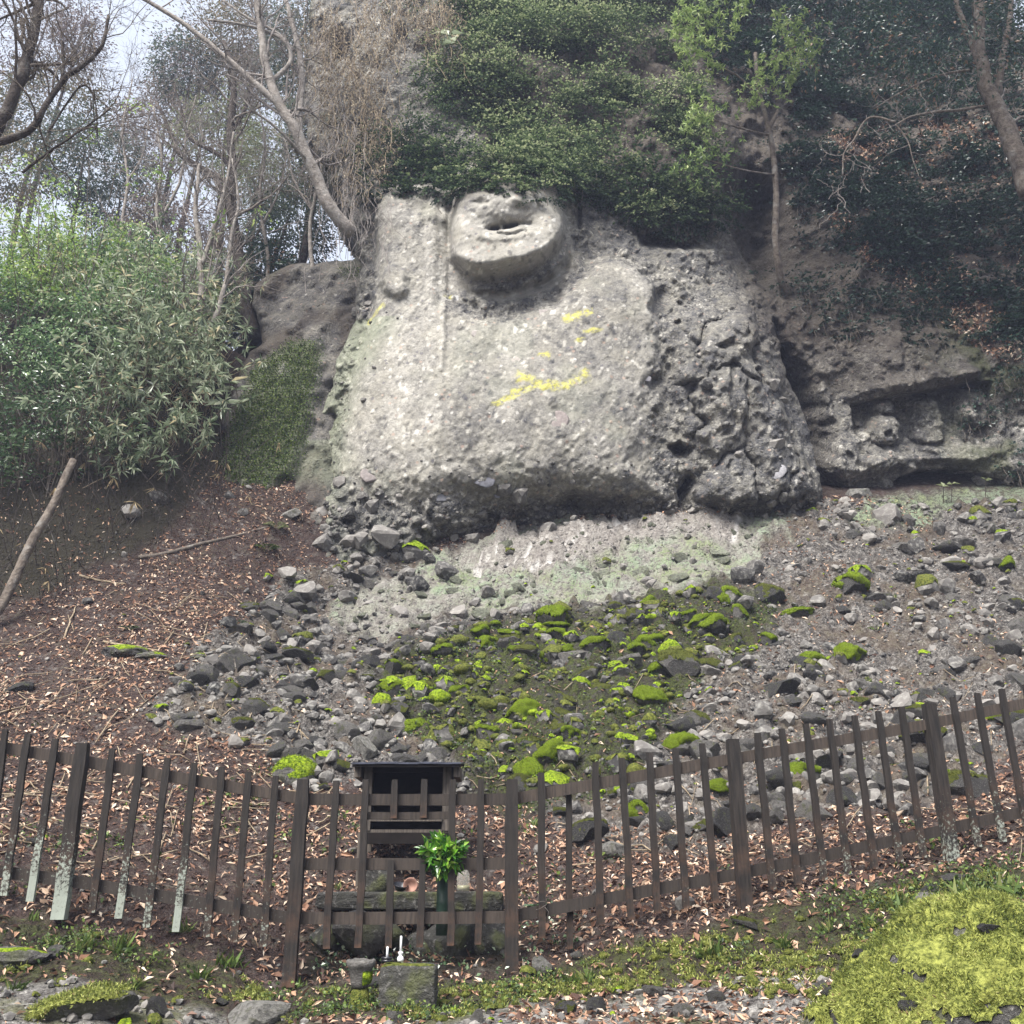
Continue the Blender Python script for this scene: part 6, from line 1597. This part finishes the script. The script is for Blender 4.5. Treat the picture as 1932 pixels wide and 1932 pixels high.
WOOD = [('cedar_tree', 'broad olive brown cedar crown at the left edge below the dark trunk', 90, 215, 120, 70, 25, 'cedar', 1500), ('cedar_tree', 'green cedar tier low behind the left thicket', 165, 300, 110, 60, 24, 'cedar_dark', 1400),
        ('cedar_tree', 'dark cedar glimpsed between sky gaps over the thicket', 235, 390, 80, 60, 25, 'cedar_dark', 1000), ('cedar_tree', 'olive cedar tuft at the far left above the shrubs', 20, 320, 70, 50, 23, 'cedar', 800),
        ('withered_tree', 'withered greyish tree top in the upper left corner', 50, 70, 110, 90, 27, 'grey_brown', 1500), ('withered_tree', 'withered grey brown tree top left of the sky gap', 150, 60, 40, 70, 28, 'grey_brown', 500),
        ('broadleaf_tree', 'dark leafy tree top right of the sky gap', 350, 130, 55, 70, 26, 'cedar_dark', 1100), ('broadleaf_tree', 'tall dusky tree behind the bare branches', 400, 140, 80, 150, 27, 'grey_brown', 1900),
        ('broadleaf_tree', 'brownish tree behind the forked crown', 480, 70, 90, 110, 26, 'cedar', 1700), ('broadleaf_tree', 'dark tree filling the gap beside the cliff top', 570, 100, 60, 150, 22, 'cedar_dark', 1900),
        ('broadleaf_tree', 'yellow green bush tree left of the cliff below the forks', 520, 320, 70, 75, 21.5, 'lime', 1600), ('broadleaf_tree', 'blue green bush between the bare trunks and the cliff', 540, 430, 80, 60, 20.5, 'cedar_dark', 1400),
        ('broadleaf_tree', 'dark bush right of the gnarled tree', 500, 520, 60, 45, 19.6, 'dark_ivy', 1000), ('broadleaf_tree', 'greyish bush behind the slim saplings', 330, 440, 100, 60, 21, 'grey_brown', 1300),
        ('broadleaf_tree', 'green bush at the crest of the thicket', 440, 560, 70, 50, 20, 'cedar_dark', 1100), ('broadleaf_tree', 'pale green bush behind the gnarled tree', 420, 250, 70, 70, 24, 'lime', 900), ('broadleaf_tree', 'dusky tree left of the gnarled tree over the sky glimmers', 300, 250, 60, 70, 25, 'grey_brown', 800),
        ('broadleaf_tree', 'dark tree against the left flank of the cliff', 590, 240, 40, 90, 20.5, 'cedar_dark', 1100), ('broadleaf_tree', 'dark undergrowth tree in the gap behind the mossy dome', 470, 600, 60, 55, 19.5, 'dark_ivy', 1200)]
for k, (nm, lb, X, Y, w, hh, d, mt, n) in enumerate(WOOD):
    wood_tree(nm, lb, X, Y, w * 1.15, hh * 1.15, d, mt, 500 + k, int(n * 4), .115 if d > 23 else .10)

# ---------------------------------------------------------------- right side: small tree with fresh leaves, and the big trunk
r_ = rng(71)
ft = P(1500, 610, 18.5)
tr = tag(empty('evergreen_tree', ft), 'slender tree with fresh bright leaf rosettes in front of the dark cliff cleft', 'tree')
for nm, pk, r0, r1 in (('trunk', [(1500, 610, 18.5), (1482, 560, 17.9), (1470, 510, 17.5), (1462, 440, 17.3), (1465, 380, 17.2), (1460, 300, 17.1), (1452, 250, 17.0), (1442, 210, 16.9), (1430, 160, 16.8), (1425, 100, 16.7)], .085, .04),
                       ('branch', [(1452, 240, 17.0), (1462, 222, 17.0), (1468, 208, 17.0)], .05, .03), ('branch', [(1440, 200, 16.9), (1400, 150, 16.6), (1350, 120, 16.2), (1310, 90, 16)], .03, .012),
                       ('branch', [(1428, 150, 16.8), (1460, 110, 16.6), (1500, 90, 16.4)], .03, .012), ('branch', [(1450, 255, 17.0), (1390, 240, 16.6), (1330, 220, 16.2)], .025, .01), ('branch', [(1460, 330, 17.1), (1400, 320, 16.8), (1330, 300, 16.4)], .022, .01)):
    c = spline(np.array([P(*q) for q in pk]), 16); V_, F_ = tube_geo(c - ft, np.linspace(r0, r1, 16), 8)
    link(nm, mesh_np(nm, V_, F_, M['bark_mid']), tr)
parts = []
for X, Y, rd, d, n in ((1290, 50, 34, 15.8, 34), (1320, 90, 34, 15.7, 34), (1300, 20, 34, 15.8, 30), (1345, 130, 22, 15.8, 16), (1285, 110, 24, 15.7, 18), (1340, 30, 30, 15.9, 24), (1500, 70, 40, 16.2, 36), (1520, 100, 30, 16.2, 24), (1470, 40, 24, 16.3, 16), (1450, 120, 38, 16.3, 34), (1430, 170, 24, 16.4, 18), (1490, 130, 30, 16.3, 22),
                       (1312, 200, 26, 15.8, 22), (1335, 225, 26, 15.9, 18), (1300, 240, 18, 15.8, 12), (1345, 280, 30, 16, 20), (1305, 300, 28, 15.9, 18), (1380, 60, 24, 16.2, 12), (1395, 15, 34, 16.3, 18), (1410, 200, 26, 16.6, 12), (1470, 180, 26, 16.6, 12), (1320, 340, 26, 16.2, 10)):
    cc = P(X, Y, d); s_ = project(cc)[2] / 1932
    A = cc + r_.normal(size=(n, 3)) * rd * s_ * np.array([.55, .6, .45])
    # rosettes: leaves all round a shoot tip
    k = 10
    up = unit(r_.normal(size=(n, 3)) * .5 + [0, -.35, .9])
    dd = unit(r_.normal(size=(n, k, 3)) + up[:, None, :] * .35)
    C = np.repeat(A, k, 0); D = dd.reshape(-1, 3); N = unit(np.repeat(up, k, 0) + .3 * r_.normal(size=C.shape))
    parts.append((C - ft, D, N, .55 + .25 * r_.normal(size=len(C)) - .3 * (Y > 250), .105 * r_.uniform(.7, 1.2, len(C))))
leaf_obj('crown', parts, 'bright_leaf', tr, .36, .15)
bare_tree('evergreen_tree', 'big mottled trunk leaning up the shaded slope at the right edge',
          [([(1945, 370, 15.2), (1920, 300, 15.1), (1897, 245, 15.0), (1880, 200, 15.0), (1860, 150, 14.9), (1848, 90, 14.9), (1845, 20, 14.9), (1850, -40, 14.9)], .19, .08),
           ([(1862, 150, 14.9), (1840, 100, 14.9), (1815, 40, 14.9), (1800, -20, 14.9)], .08, .04), ([(1880, 190, 15.0), (1890, 120, 14.9), (1905, 40, 14.9), (1910, -20, 14.9)], .07, .04),
           ([(1862, 200, 15.0), (1800, 208, 14.9), (1760, 212, 14.8), (1720, 220, 14.7), (1690, 235, 14.6)], .03, .015),
           ([(1830, 132, 15.0), (1780, 140, 15.0), (1730, 160, 15.0), (1690, 180, 15.0), (1650, 205, 15)], .025, .01),
           ([(1690, 230, 14.6), (1640, 222, 14.6), (1610, 265, 14.6), (1592, 290, 14.6), (1590, 332, 14.6)], .022, .008),
           ([(1690, 235, 14.6), (1712, 265, 14.6), (1722, 300, 14.6), (1735, 335, 14.6)], .014, .006)], 'bark_mid', 'twig', 83, 5, (.4, 1.0), 1, sides_r=.22)
hanging('hanging_twigs', 'tangle of pale twigs hanging from the branch at the upper right', [(1600, 300, 14.6), (1640, 240, 14.6), (1720, 300, 14.6), (1780, 120, 14.9), (1560, 330, 15.2), (1670, 180, 14.8)], 22, .05, 87, 'dark_ivy', 'twig', 4, (.3, .9))
wood_tree('evergreen_tree', 'dark glossy leafage hanging over the big trunk at the upper right', 1800, 60, 170, 110, 14.6, 'dark_ivy', 91, 2600, .085, False, .5)
wood_tree('evergreen_tree', 'dark leafage at the top centre right behind the fresh rosettes', 1580, 40, 120, 80, 17.5, 'dark_ivy', 92, 1500, .10, False, .5)

# ---------------------------------------------------------------- the thicket on the left bank
def bank_points(n, poly, seed, x=(-9.5, -2.6), y=(12.0, 19.5)):
    r = rng(seed); X_ = r.uniform(*x, n * 6); Y_ = r.uniform(*y, n * 6); Z_ = gz(X_, Y_)
    a, b, c = project(np.stack([X_, Y_, Z_], -1)); k = np.where(sdf(poly, a, b) > 0)[0][:n]
    p = np.stack([X_[k], Y_[k], Z_[k]], -1); return p, a[k], b[k], r
def shrub(name, label, poly, n, mat, seed, height, leaf, n_leaf=34, tone=.35, ratio=.5, cat='shrub', lean=.45):
    p, a, b, r = bank_points(n, poly, seed)
    c0 = p.mean(0); root = tag(empty(name, c0), label, cat)
    bumpy = fbm(p[:, :2] * 1.3, 3, seed)
    hgt = height * r.uniform(.3, 1.1, len(p)) * np.clip(1.0 + 1.3 * bumpy, .25, 2.0) * np.where(r.random(len(p)) > .94, 1.5, 1)
    ax = unit(np.stack([r.normal(size=len(p)) * .5, -lean + .3 * r.normal(size=len(p)), np.ones(len(p)) * .75], -1))
    tipp = p + ax * hgt[:, None]
    sp = unit(ax * .5 + r.normal(size=p.shape) * .7 + [0, -.25, .1])
    C, D, N, f, lf = sprays(tipp - sp * .2, sp, n_leaf, r.uniform(.3, .65, len(p)), .42, leaf, .25, r=r)
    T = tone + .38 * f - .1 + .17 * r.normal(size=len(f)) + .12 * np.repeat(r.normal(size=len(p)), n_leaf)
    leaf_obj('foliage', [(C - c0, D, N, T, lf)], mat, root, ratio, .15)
    m = MB()
    for k in r.choice(len(p), min(len(p), 140), False):
        m.tube(np.array([p[k] - [0, 0, .1], mix(p[k], tipp[k], .5) + r.normal(size=3) * .06, tipp[k]]) - c0, [.014, .01, .006], 4, False)
    m.obj('stem', M['bark_mid'], root)
    return root
shrub('shrub', 'sunny yellow green shrub below the olive cedar at the left edge', [(-60, 640), (-60, 330), (60, 350), (150, 400), (210, 480), (190, 560), (90, 640)], 620, 'sunny_leaf', 101, 1.3, .07, 34, .42)
shrub('shrub', 'loose straggling shoots along the crest of the left thicket', [(-60, 690), (-60, 560), (120, 570), (250, 590), (370, 650), (370, 700), (200, 680)], 150, 'sunny_leaf', 106, 2.4, .075, 26, .4, lean=.1)
shrub('shrub', 'glossy green shrub in the middle of the left thicket', [(-60, 760), (-40, 600), (150, 560), (300, 570), (300, 700), (160, 780)], 620, 'shrub_leaf', 102, 1.0, .07, 34, .30)
shrub('shrub', 'dark glossy shrub overhanging the shaded bank at the left edge', [(-60, 960), (-60, 740), (60, 740), (170, 800), (190, 900), (100, 950)], 520, 'dark_leaf', 103, .9, .075, 34, .34)
shrub('shrub', 'pale glossy shrub at the crest of the thicket under the saplings', [(190, 620), (200, 520), (300, 520), (380, 560), (380, 640), (300, 660)], 360, 'shrub_leaf', 104, 1.0, .07, 30, .4)
def bamboo(label, poly, n, seed, height, leaf=.20, tone=.4, lean=.6):
    p, a, b, r = bank_points(n, poly, seed)
    c0 = p.mean(0); root = tag(empty('bamboo_grass', c0), label, 'bamboo grass')
    m = MB(); parts = []
    for k in range(len(p)):
        H = height * r.uniform(.4, 1.25) * np.clip(1 + 1.1 * float(fbm(p[k][None, :2] * 1.3, 3, seed)[0]), .4, 1.8); d = unit(np.array([.35 + r.normal() * .5, -lean + .35 * r.normal(), .8]))
        t = np.linspace(0, 1, 5)[:, None]
        st = p[k] + d * H * t + np.array([0, -.25 * H, -.30 * H]) * t ** 2
        m.tube(st - c0, np.linspace(.007, .003, 5), 3, False)
        for q in (2, 3, 4, 4):
            nl = int(r.integers(4, 7)); ax = unit(st[q] - st[q - 1])
            D = unit(ax * .5 + r.normal(size=(nl, 3)) * .75 + [0, -.25, -.35])
            parts.append((np.repeat(st[q][None], nl, 0) - c0, D, unit(np.array([0, -.35, 1]) + .5 * r.normal(size=(nl, 3))), tone + .28 * r.normal(size=nl), leaf * r.uniform(.55, 1.15, nl)))
    m.obj('culms', M['dry'], root, False)
    leaf_obj('foliage', parts, 'bamboo_leaf', root, .17, .28, .1)
    return root
bamboo('pale bamboo grass spilling over the edge of the left bank', [(120, 900), (160, 740), (300, 660), (400, 690), (405, 790), (370, 850), (300, 880)], 470, 111, 1.05)
bamboo('tall pale bamboo grass under the bare saplings', [(200, 700), (220, 560), (360, 560), (420, 640), (410, 720), (330, 740)], 300, 112, 1.3, .2, .5)
bamboo('straw tinged bamboo grass among the shrubs higher on the left bank', [(60, 620), (120, 480), (260, 500), (300, 600), (200, 680)], 330, 113, 1.0, .17, .55)
bamboo('dark bamboo grass along the lip of the shaded bank', [(150, 930), (200, 830), (370, 840), (390, 870), (330, 920)], 200, 114, .7, .18, .25)
# a few plants with conspicuous broad leaves
def broad(name, label, spots, L, mat, seed, nl=9, ratio=.2, cat='plant', droop=.3, flat=False):
    r = rng(seed); c0 = P(*spots[0]); root = tag(empty(name, c0), label, cat); parts = []; m = MB()
    for X, Y, d in spots:
        c = P(X, Y, d); a = r.uniform(0, 6.28, nl)
        D = np.stack([np.cos(a), -.45 + .5 * np.sin(a), .35 * np.sin(a) + .1], -1)
        N = unit(np.array([0, -.7, .8]) + .3 * r.normal(size=(nl, 3)))
        parts.append((np.repeat((c - c0)[None], nl, 0), unit(D), N, .62 + .2 * r.normal(size=nl), L * r.uniform(.7, 1.15, nl)))
        m.tube(np.array([c, c + [.05, .25, -.3], c + [.08, .5, -.8]]) - c0, .007, 4, False)
    leaf_obj('leaf', parts, mat, root, ratio, droop); m.obj('stem', M['bark_mid'], root)['kind'] = 'stuff'
broad('broad_leaved_shrub', 'shrub with big pale fingered leaves beside the mossy dome', [(404, 742, 15.4), (432, 722, 15.6), (386, 722, 15.5), (420, 762, 15.4), (445, 735, 15.8), (395, 700, 15.9)], .30, 'bamboo_leaf', 171, 9, .2, 'shrub')
broad('broad_leaved_plant', 'pale big leaved plant high on the bare rock beside the ivy', [(846, 66, 17.0), (858, 78, 17.0), (836, 86, 17.0)], .34, 'bamboo_leaf', 173, 6, .5)
broad('broad_leaved_plant', 'few pale broad leaves at the mouth of the cave under the niche', [(1796, 913, 16.5), (1780, 918, 16.5), (1688, 948, 16.2), (1860, 905, 16.6)], .13, 'lime', 175, 4, .7)
# dry stalks, roots and straw on the shaded bank
m = MB(); parts = []
p, a, b, r = bank_points(240, [(-60, 1180), (-60, 930), (200, 880), (440, 850), (500, 920), (420, 1010), (260, 1060), (120, 1130)], 121, (-9, -2.4), (11.5, 17))
for k in range(len(p)):
    H = r.uniform(.25, 1.0); d = unit(np.array([r.normal() * .5, -.45 + r.normal() * .25, .8])); t = np.linspace(0, 1, 5)[:, None]
    st = p[k] + d * H * t + np.cumsum(r.normal(size=(5, 3)) * .03, 0)
    m.tube(st, r.uniform(.003, .008), 3, False)
    if k % 9 == 0:
        nl = 5; parts.append((np.repeat(st[-1][None], nl, 0), unit(r.normal(size=(nl, 3)) * .5 + [0, -.3, -.9]), unit(r.normal(size=(nl, 3)) + [0, -1, 0]), r.random(nl), .2 * r.uniform(.5, 1.1, nl)))
tag(m.obj('dry_stalks', M['bark_dark'], None, False), 'tangle of dry stalks and roots on the shaded left bank', kind='stuff')
tag(leaf_obj('straw', parts, 'straw_leaf', None, .14), 'straw coloured dead leaves hanging on the shaded left bank', kind='stuff')

# an unseen tree, added so its crown shades the right of the cliff
def shade_tree(label, c, foot, rad, n, seed, mat='dark_ivy', leaf=.14):
    r = rng(seed); c = np.array(c, float); foot = np.array(foot, float)
    root = tag(empty('evergreen_tree', foot), label, 'tree')
    t = spline(np.array([foot, mix(foot, c, .5) + [.5, .2, .6], c]), 12)
    V_, F_ = tube_geo(t - foot, np.linspace(.3, .08, 12), 8); link('trunk', mesh_np('trunk', V_, F_, M['bark_mid']), root)
    m = n // 24; u = unit(r.normal(size=(m, 3))); A = c + u * (r.uniform(.2, 1, m) ** .5)[:, None] * np.array(rad)
    C, D, N, f, lf = sprays(A, unit(u + .5 * r.normal(size=u.shape)), 24, r.uniform(.6, 1.2, m), .5, leaf, .3, r=r)
    leaf_obj('crown', [(C - foot, D, N, .4 + .2 * r.normal(size=len(f)), lf)], mat, root, .5, .2)
shade_tree('tall unseen evergreen added above to shade the right slope', (6.6, 12.6, 21.0), (11.5, 11.5, 6.5), (3.6, 2.8, 1.6), 16000, 95)
# ---------------------------------------------------------------- moss cushions, weeds and grass near the ground
rr = rng(3000)
def zone_points(n, poly, seed, x=(-6.5, 6.8), y=(5.4, 16), wfun=None, far=None):
    r = rng(seed); X_ = r.uniform(*x, n * 14); Y_ = r.uniform(*y, n * 14); Z_ = gz(X_, Y_)
    a, b, c = project(np.stack([X_, Y_, Z_], -1)); m = sdf(poly, a, b) > 0
    if wfun is not None: m &= r.random(len(X_)) < wfun(X_, Y_)
    k = np.where(m)[0][:n]; return np.stack([X_[k], Y_[k], Z_[k]], -1), a[k], b[k], r
patch = lambda s, lo, hi: (lambda x, y: .04 + .96 * smooth(lo, hi, fbm(np.stack([x, y], -1) * s, 3, 91)))
# cushions on the mossy bank: bright ones and dull ones
CUSH = []
for k in range(6):
    V_, F_ = rock_geo(860 + k, 2, 0, (1, .9, .6), .42); CUSH.append((V_, F_))
mb1, mb2, mb3 = MB(), MB(), MB()
p, a, b, r = zone_points(520, Z_MOSS, 131, wfun=patch(1.6, -.1, .4))
for k in range(len(p)):
    s = r.uniform(.02, .085) * (1 if r.random() > .15 else 1.7)
    add_low(mb1 if r.random() < .05 + .5 * float(smooth(-.1, .45, fbm(p[k][None, :2] * 2.6, 3, 92))[0]) else mb2, CUSH[k % 6], p[k] + [0, 0, s * .15], s, r.uniform(0, 6.3))
FRONT = [(-60, 1740), (130, 1750), (330, 1790), (540, 1870), (960, 1862), (1150, 1800), (1400, 1745), (1700, 1675), (2000, 1630), (2000, 1790), (1560, 1900), (1300, 1860), (1000, 1890), (820, 1930), (560, 1935), (300, 1880), (-60, 1860)]
p, a, b, r = zone_points(900, FRONT, 133, y=(5.2, 8.2), wfun=patch(1.9, -.05, .3))
for k in range(len(p)):
    s = r.uniform(.012, .04)
    add_low(mb3, CUSH[k % 6], p[k] + [0, 0, s * .1], s, r.uniform(0, 6.3))
tag(mb1.obj('moss_cushions', M['moss']), 'bright green moss cushions on the middle of the scree', kind='stuff')
tag(mb2.obj('moss_cushions', M['moss_dull']), 'dull green moss cushions on the middle of the scree', kind='stuff')
tag(mb3.obj('moss_cushions', M['moss_dull']), 'golden green moss cushions on the bank before the fence', kind='stuff')
# moss shoots give the cushions on the near bank a fur
pts_ = np.concatenate(mb3.V); sel = rr.integers(0, len(pts_), 30000); q = pts_[sel] + rr.normal(size=(30000, 3)) * .012
tag(leaves('moss_shoots', q, unit(rr.normal(size=q.shape) + [0, 0, 1.1]), unit(rr.normal(size=q.shape)), rr.uniform(.012, .03, len(q)), rr.uniform(.005, .01, len(q)), M['moss_blade'], None, 19), 'fur of moss shoots on the near bank', kind='stuff')
# small leafed weeds: the mossy bank and the strip before the fence
def weeds(name, label, poly, n, seed, leaf, hgt, mat, y=(5.2, 16), wf=None, k=7, ratio=.7):
    p, a, b, r = zone_points(n, poly, seed, y=y, wfun=wf)
    C = np.repeat(p, k, 0) + r.normal(size=(len(p) * k, 3)) * [.04, .04, .0] + np.stack([0 * r.random(len(p) * k), 0 * r.random(len(p) * k), hgt * r.random(len(p) * k) + .01], -1)
    D = unit(r.normal(size=C.shape) + [0, -.1, .15]); N = unit([0, -.3, 1] + .6 * r.normal(size=C.shape)); L = leaf * r.uniform(.6, 1.3, len(C))
    return tag(leaf_obj(name, [(C, D, N, r.random(len(C)), L)], mat, None, ratio), label, kind='stuff')
weeds('ground_ivy', 'small dark leaves creeping over the mossy scree', Z_MOSS, 1300, 141, .035, .05, 'green_small', wf=patch(1.4, -.2, .4))
weeds('ground_weeds', 'small green weeds along the strip before the fence', FRONT, 800, 143, .026, .05, 'green_small', (5.2, 8.4), patch(2.1, -.1, .35))
weeds('ground_weeds', 'bright weeds on the bank at the right edge', [(1480, 1700), (1700, 1660), (2000, 1600), (2000, 1760), (1700, 1760), (1560, 1800)], 480, 145, .03, .07, 'green_small', (5.2, 8.4))
weeds('ground_weeds', 'weeds in the dark hollow under the shrine slab', [(590, 1740), (960, 1740), (1060, 1700), (1100, 1790), (960, 1850), (600, 1850)], 90, 147, .03, .06, 'dark_leaf', (7.2, 8.4))
weeds('ground_weeds', 'scattered green seedlings in the leaf litter', [(-60, 1330), (500, 1420), (660, 1560), (1900, 1560), (1900, 1660), (960, 1700), (560, 1740), (-60, 1690)], 200, 149, .035, .06, 'green_small', (7.4, 12.5), patch(1.2, .1, .4))
M['grass_blade'] = leaf_material('grass_blade', [(0, (0.05, 0.09, 0.02)), (.6, (0.14, 0.21, 0.05)), (1, (0.30, 0.30, 0.12))], .5, .4, .3)
def grass(label, spots, seed, n=44, L=.13):
    r = rng(seed); parts = []
    for X, Y, s in spots:
        p = on_ground([X], [Y])[0]; k = int(n * s)
        C = p + r.normal(size=(k, 3)) * [.035 * s, .03 * s, 0]
        parts.append((C, unit(r.normal(size=(k, 3)) * .45 + [0, -.1, 1]), unit(r.normal(size=(k, 3)) + [0, -1, .4]), r.random(k), L * s * r.uniform(.5, 1.1, k)))
    return tag(leaf_obj('grass', parts, 'grass_blade', None, .03, .45, .05), label, kind='stuff')
grass('thin grass tufts on the bank before the fence', [(225, 1800, 1.1), (160, 1795, .9), (100, 1790, .8), (340, 1760, .8), (640, 1680, .6), (430, 1830, 1), (1080, 1860, .9), (1110, 1855, .8), (700, 1650, .7), (1340, 1810, 1), (1480, 1790, .9), (1700, 1720, 1), (1830, 1700, 1.2), (1900, 1690, 1.2), (60, 1740, .6), (380, 1850, .8),
      (1010, 1560, .7), (1560, 1760, .8), (1640, 1750, .8), (250, 1870, .8), (30, 1870, .7), (560, 1865, .6), (1650, 1190, .8), (1690, 1130, .7), (1640, 1290, .7)], 151)
def fern(X, Y, d, size, label, seed, mat='green_small', n=7, on=None):
    r = rng(seed); p = on_ground([X], [Y])[0] if on is None else on
    root = tag(empty('fern', p), label, 'fern'); C, D, N = [], [], []
    for k in range(n):
        a = k * 6.283 / n + r.normal() * .3; dr = np.array([math.cos(a), math.sin(a) * .7 - .35, .75])
        for t in np.linspace(.15, 1, 11):
            q = dr * size * t + np.array([0, 0, -.55 * size * t * t])
            sd_ = unit(np.cross(dr, [0, 0, 1]))
            for s in (-1, 1):
                C.append(q); D.append(unit(sd_ * s + dr * .45)); N.append(np.array([0, -.3, 1.0]))
    C = np.array(C); f = np.tile(np.repeat(np.linspace(.15, 1, 11), 2), n)
    L = size * .32 * np.sin(np.clip(f * 2.9, .3, 3.0)) + .01
    leaf_obj('fronds', [(C, np.array(D), np.array(N), .5 + .25 * r.normal(size=len(C)), L)], mat, root, .38)
fern(522, 1000, 0, .22, 'pale green fern at the foot of the cliff edge', 161, 'lime')
fern(505, 1040, 0, .2, 'dark fern below the pale one at the cliff foot', 162)
fern(245, 1190, 0, .13, 'small fern alone in the leaf litter', 163, 'dark_leaf')
fern(450, 1180, 0, .14, 'low fern beside the left scree edge', 164, 'dark_leaf')
fern(1020, 1720, 0, .16, 'dark fern behind the central fence post', 165, 'dark_leaf')
# flat mossy patches on the left slope
for X, Y, w, lb in ((235, 1232, .30, 'bright mossy hummock low on the left leaf slope'), (285, 1240, .20, 'mossy flat stone beside the mossy hummock'), (378, 1240, .16, 'moss patch at the left edge of the pale scree'), (30, 1805, .22, 'mossy lump at the lower left edge')):
    p = on_ground([X], [Y])[0]; V_, F_ = rock_geo(int(X), 3, 6, (w, w * .6, w * .3), .12)
    stone_thing('mossy_rock', V_, F_, p, lb, cap=cap_geo(V_, F_, int(X), .1, .02), capmat='moss')
# ---------------------------------------------------------------- thin haze volume added, mostly in place of lens glare
hm = bpy.data.materials.new('haze'); hm.use_nodes = True
hn = hm.node_tree; hn.nodes.remove(hn.nodes['Principled BSDF'])
pv = hn.nodes.new('ShaderNodeVolumePrincipled'); pv.inputs['Color'].default_value = (0.66, 0.73, 1.0, 1)
pv.inputs['Density'].default_value = 0.0017; pv.inputs['Anisotropy'].default_value = 0.0
hn.links.new(pv.outputs[0], hn.nodes['Material Output'].inputs['Volume'])
bpy.context.view_layer.update()
top_ = max((o.matrix_world @ Vector(c)).z for o in bpy.data.objects if o.type == 'MESH' for c in o.bound_box) + 1.0
low_ = float(GZ.min()) - 1.0
m = MB(); m.box((0, 25, (top_ + low_) / 2), (200, 180, top_ - low_))
hz = tag(m.obj('haze', hm, None, False), 'thin bluish haze added mostly in place of lens glare', kind='stuff')
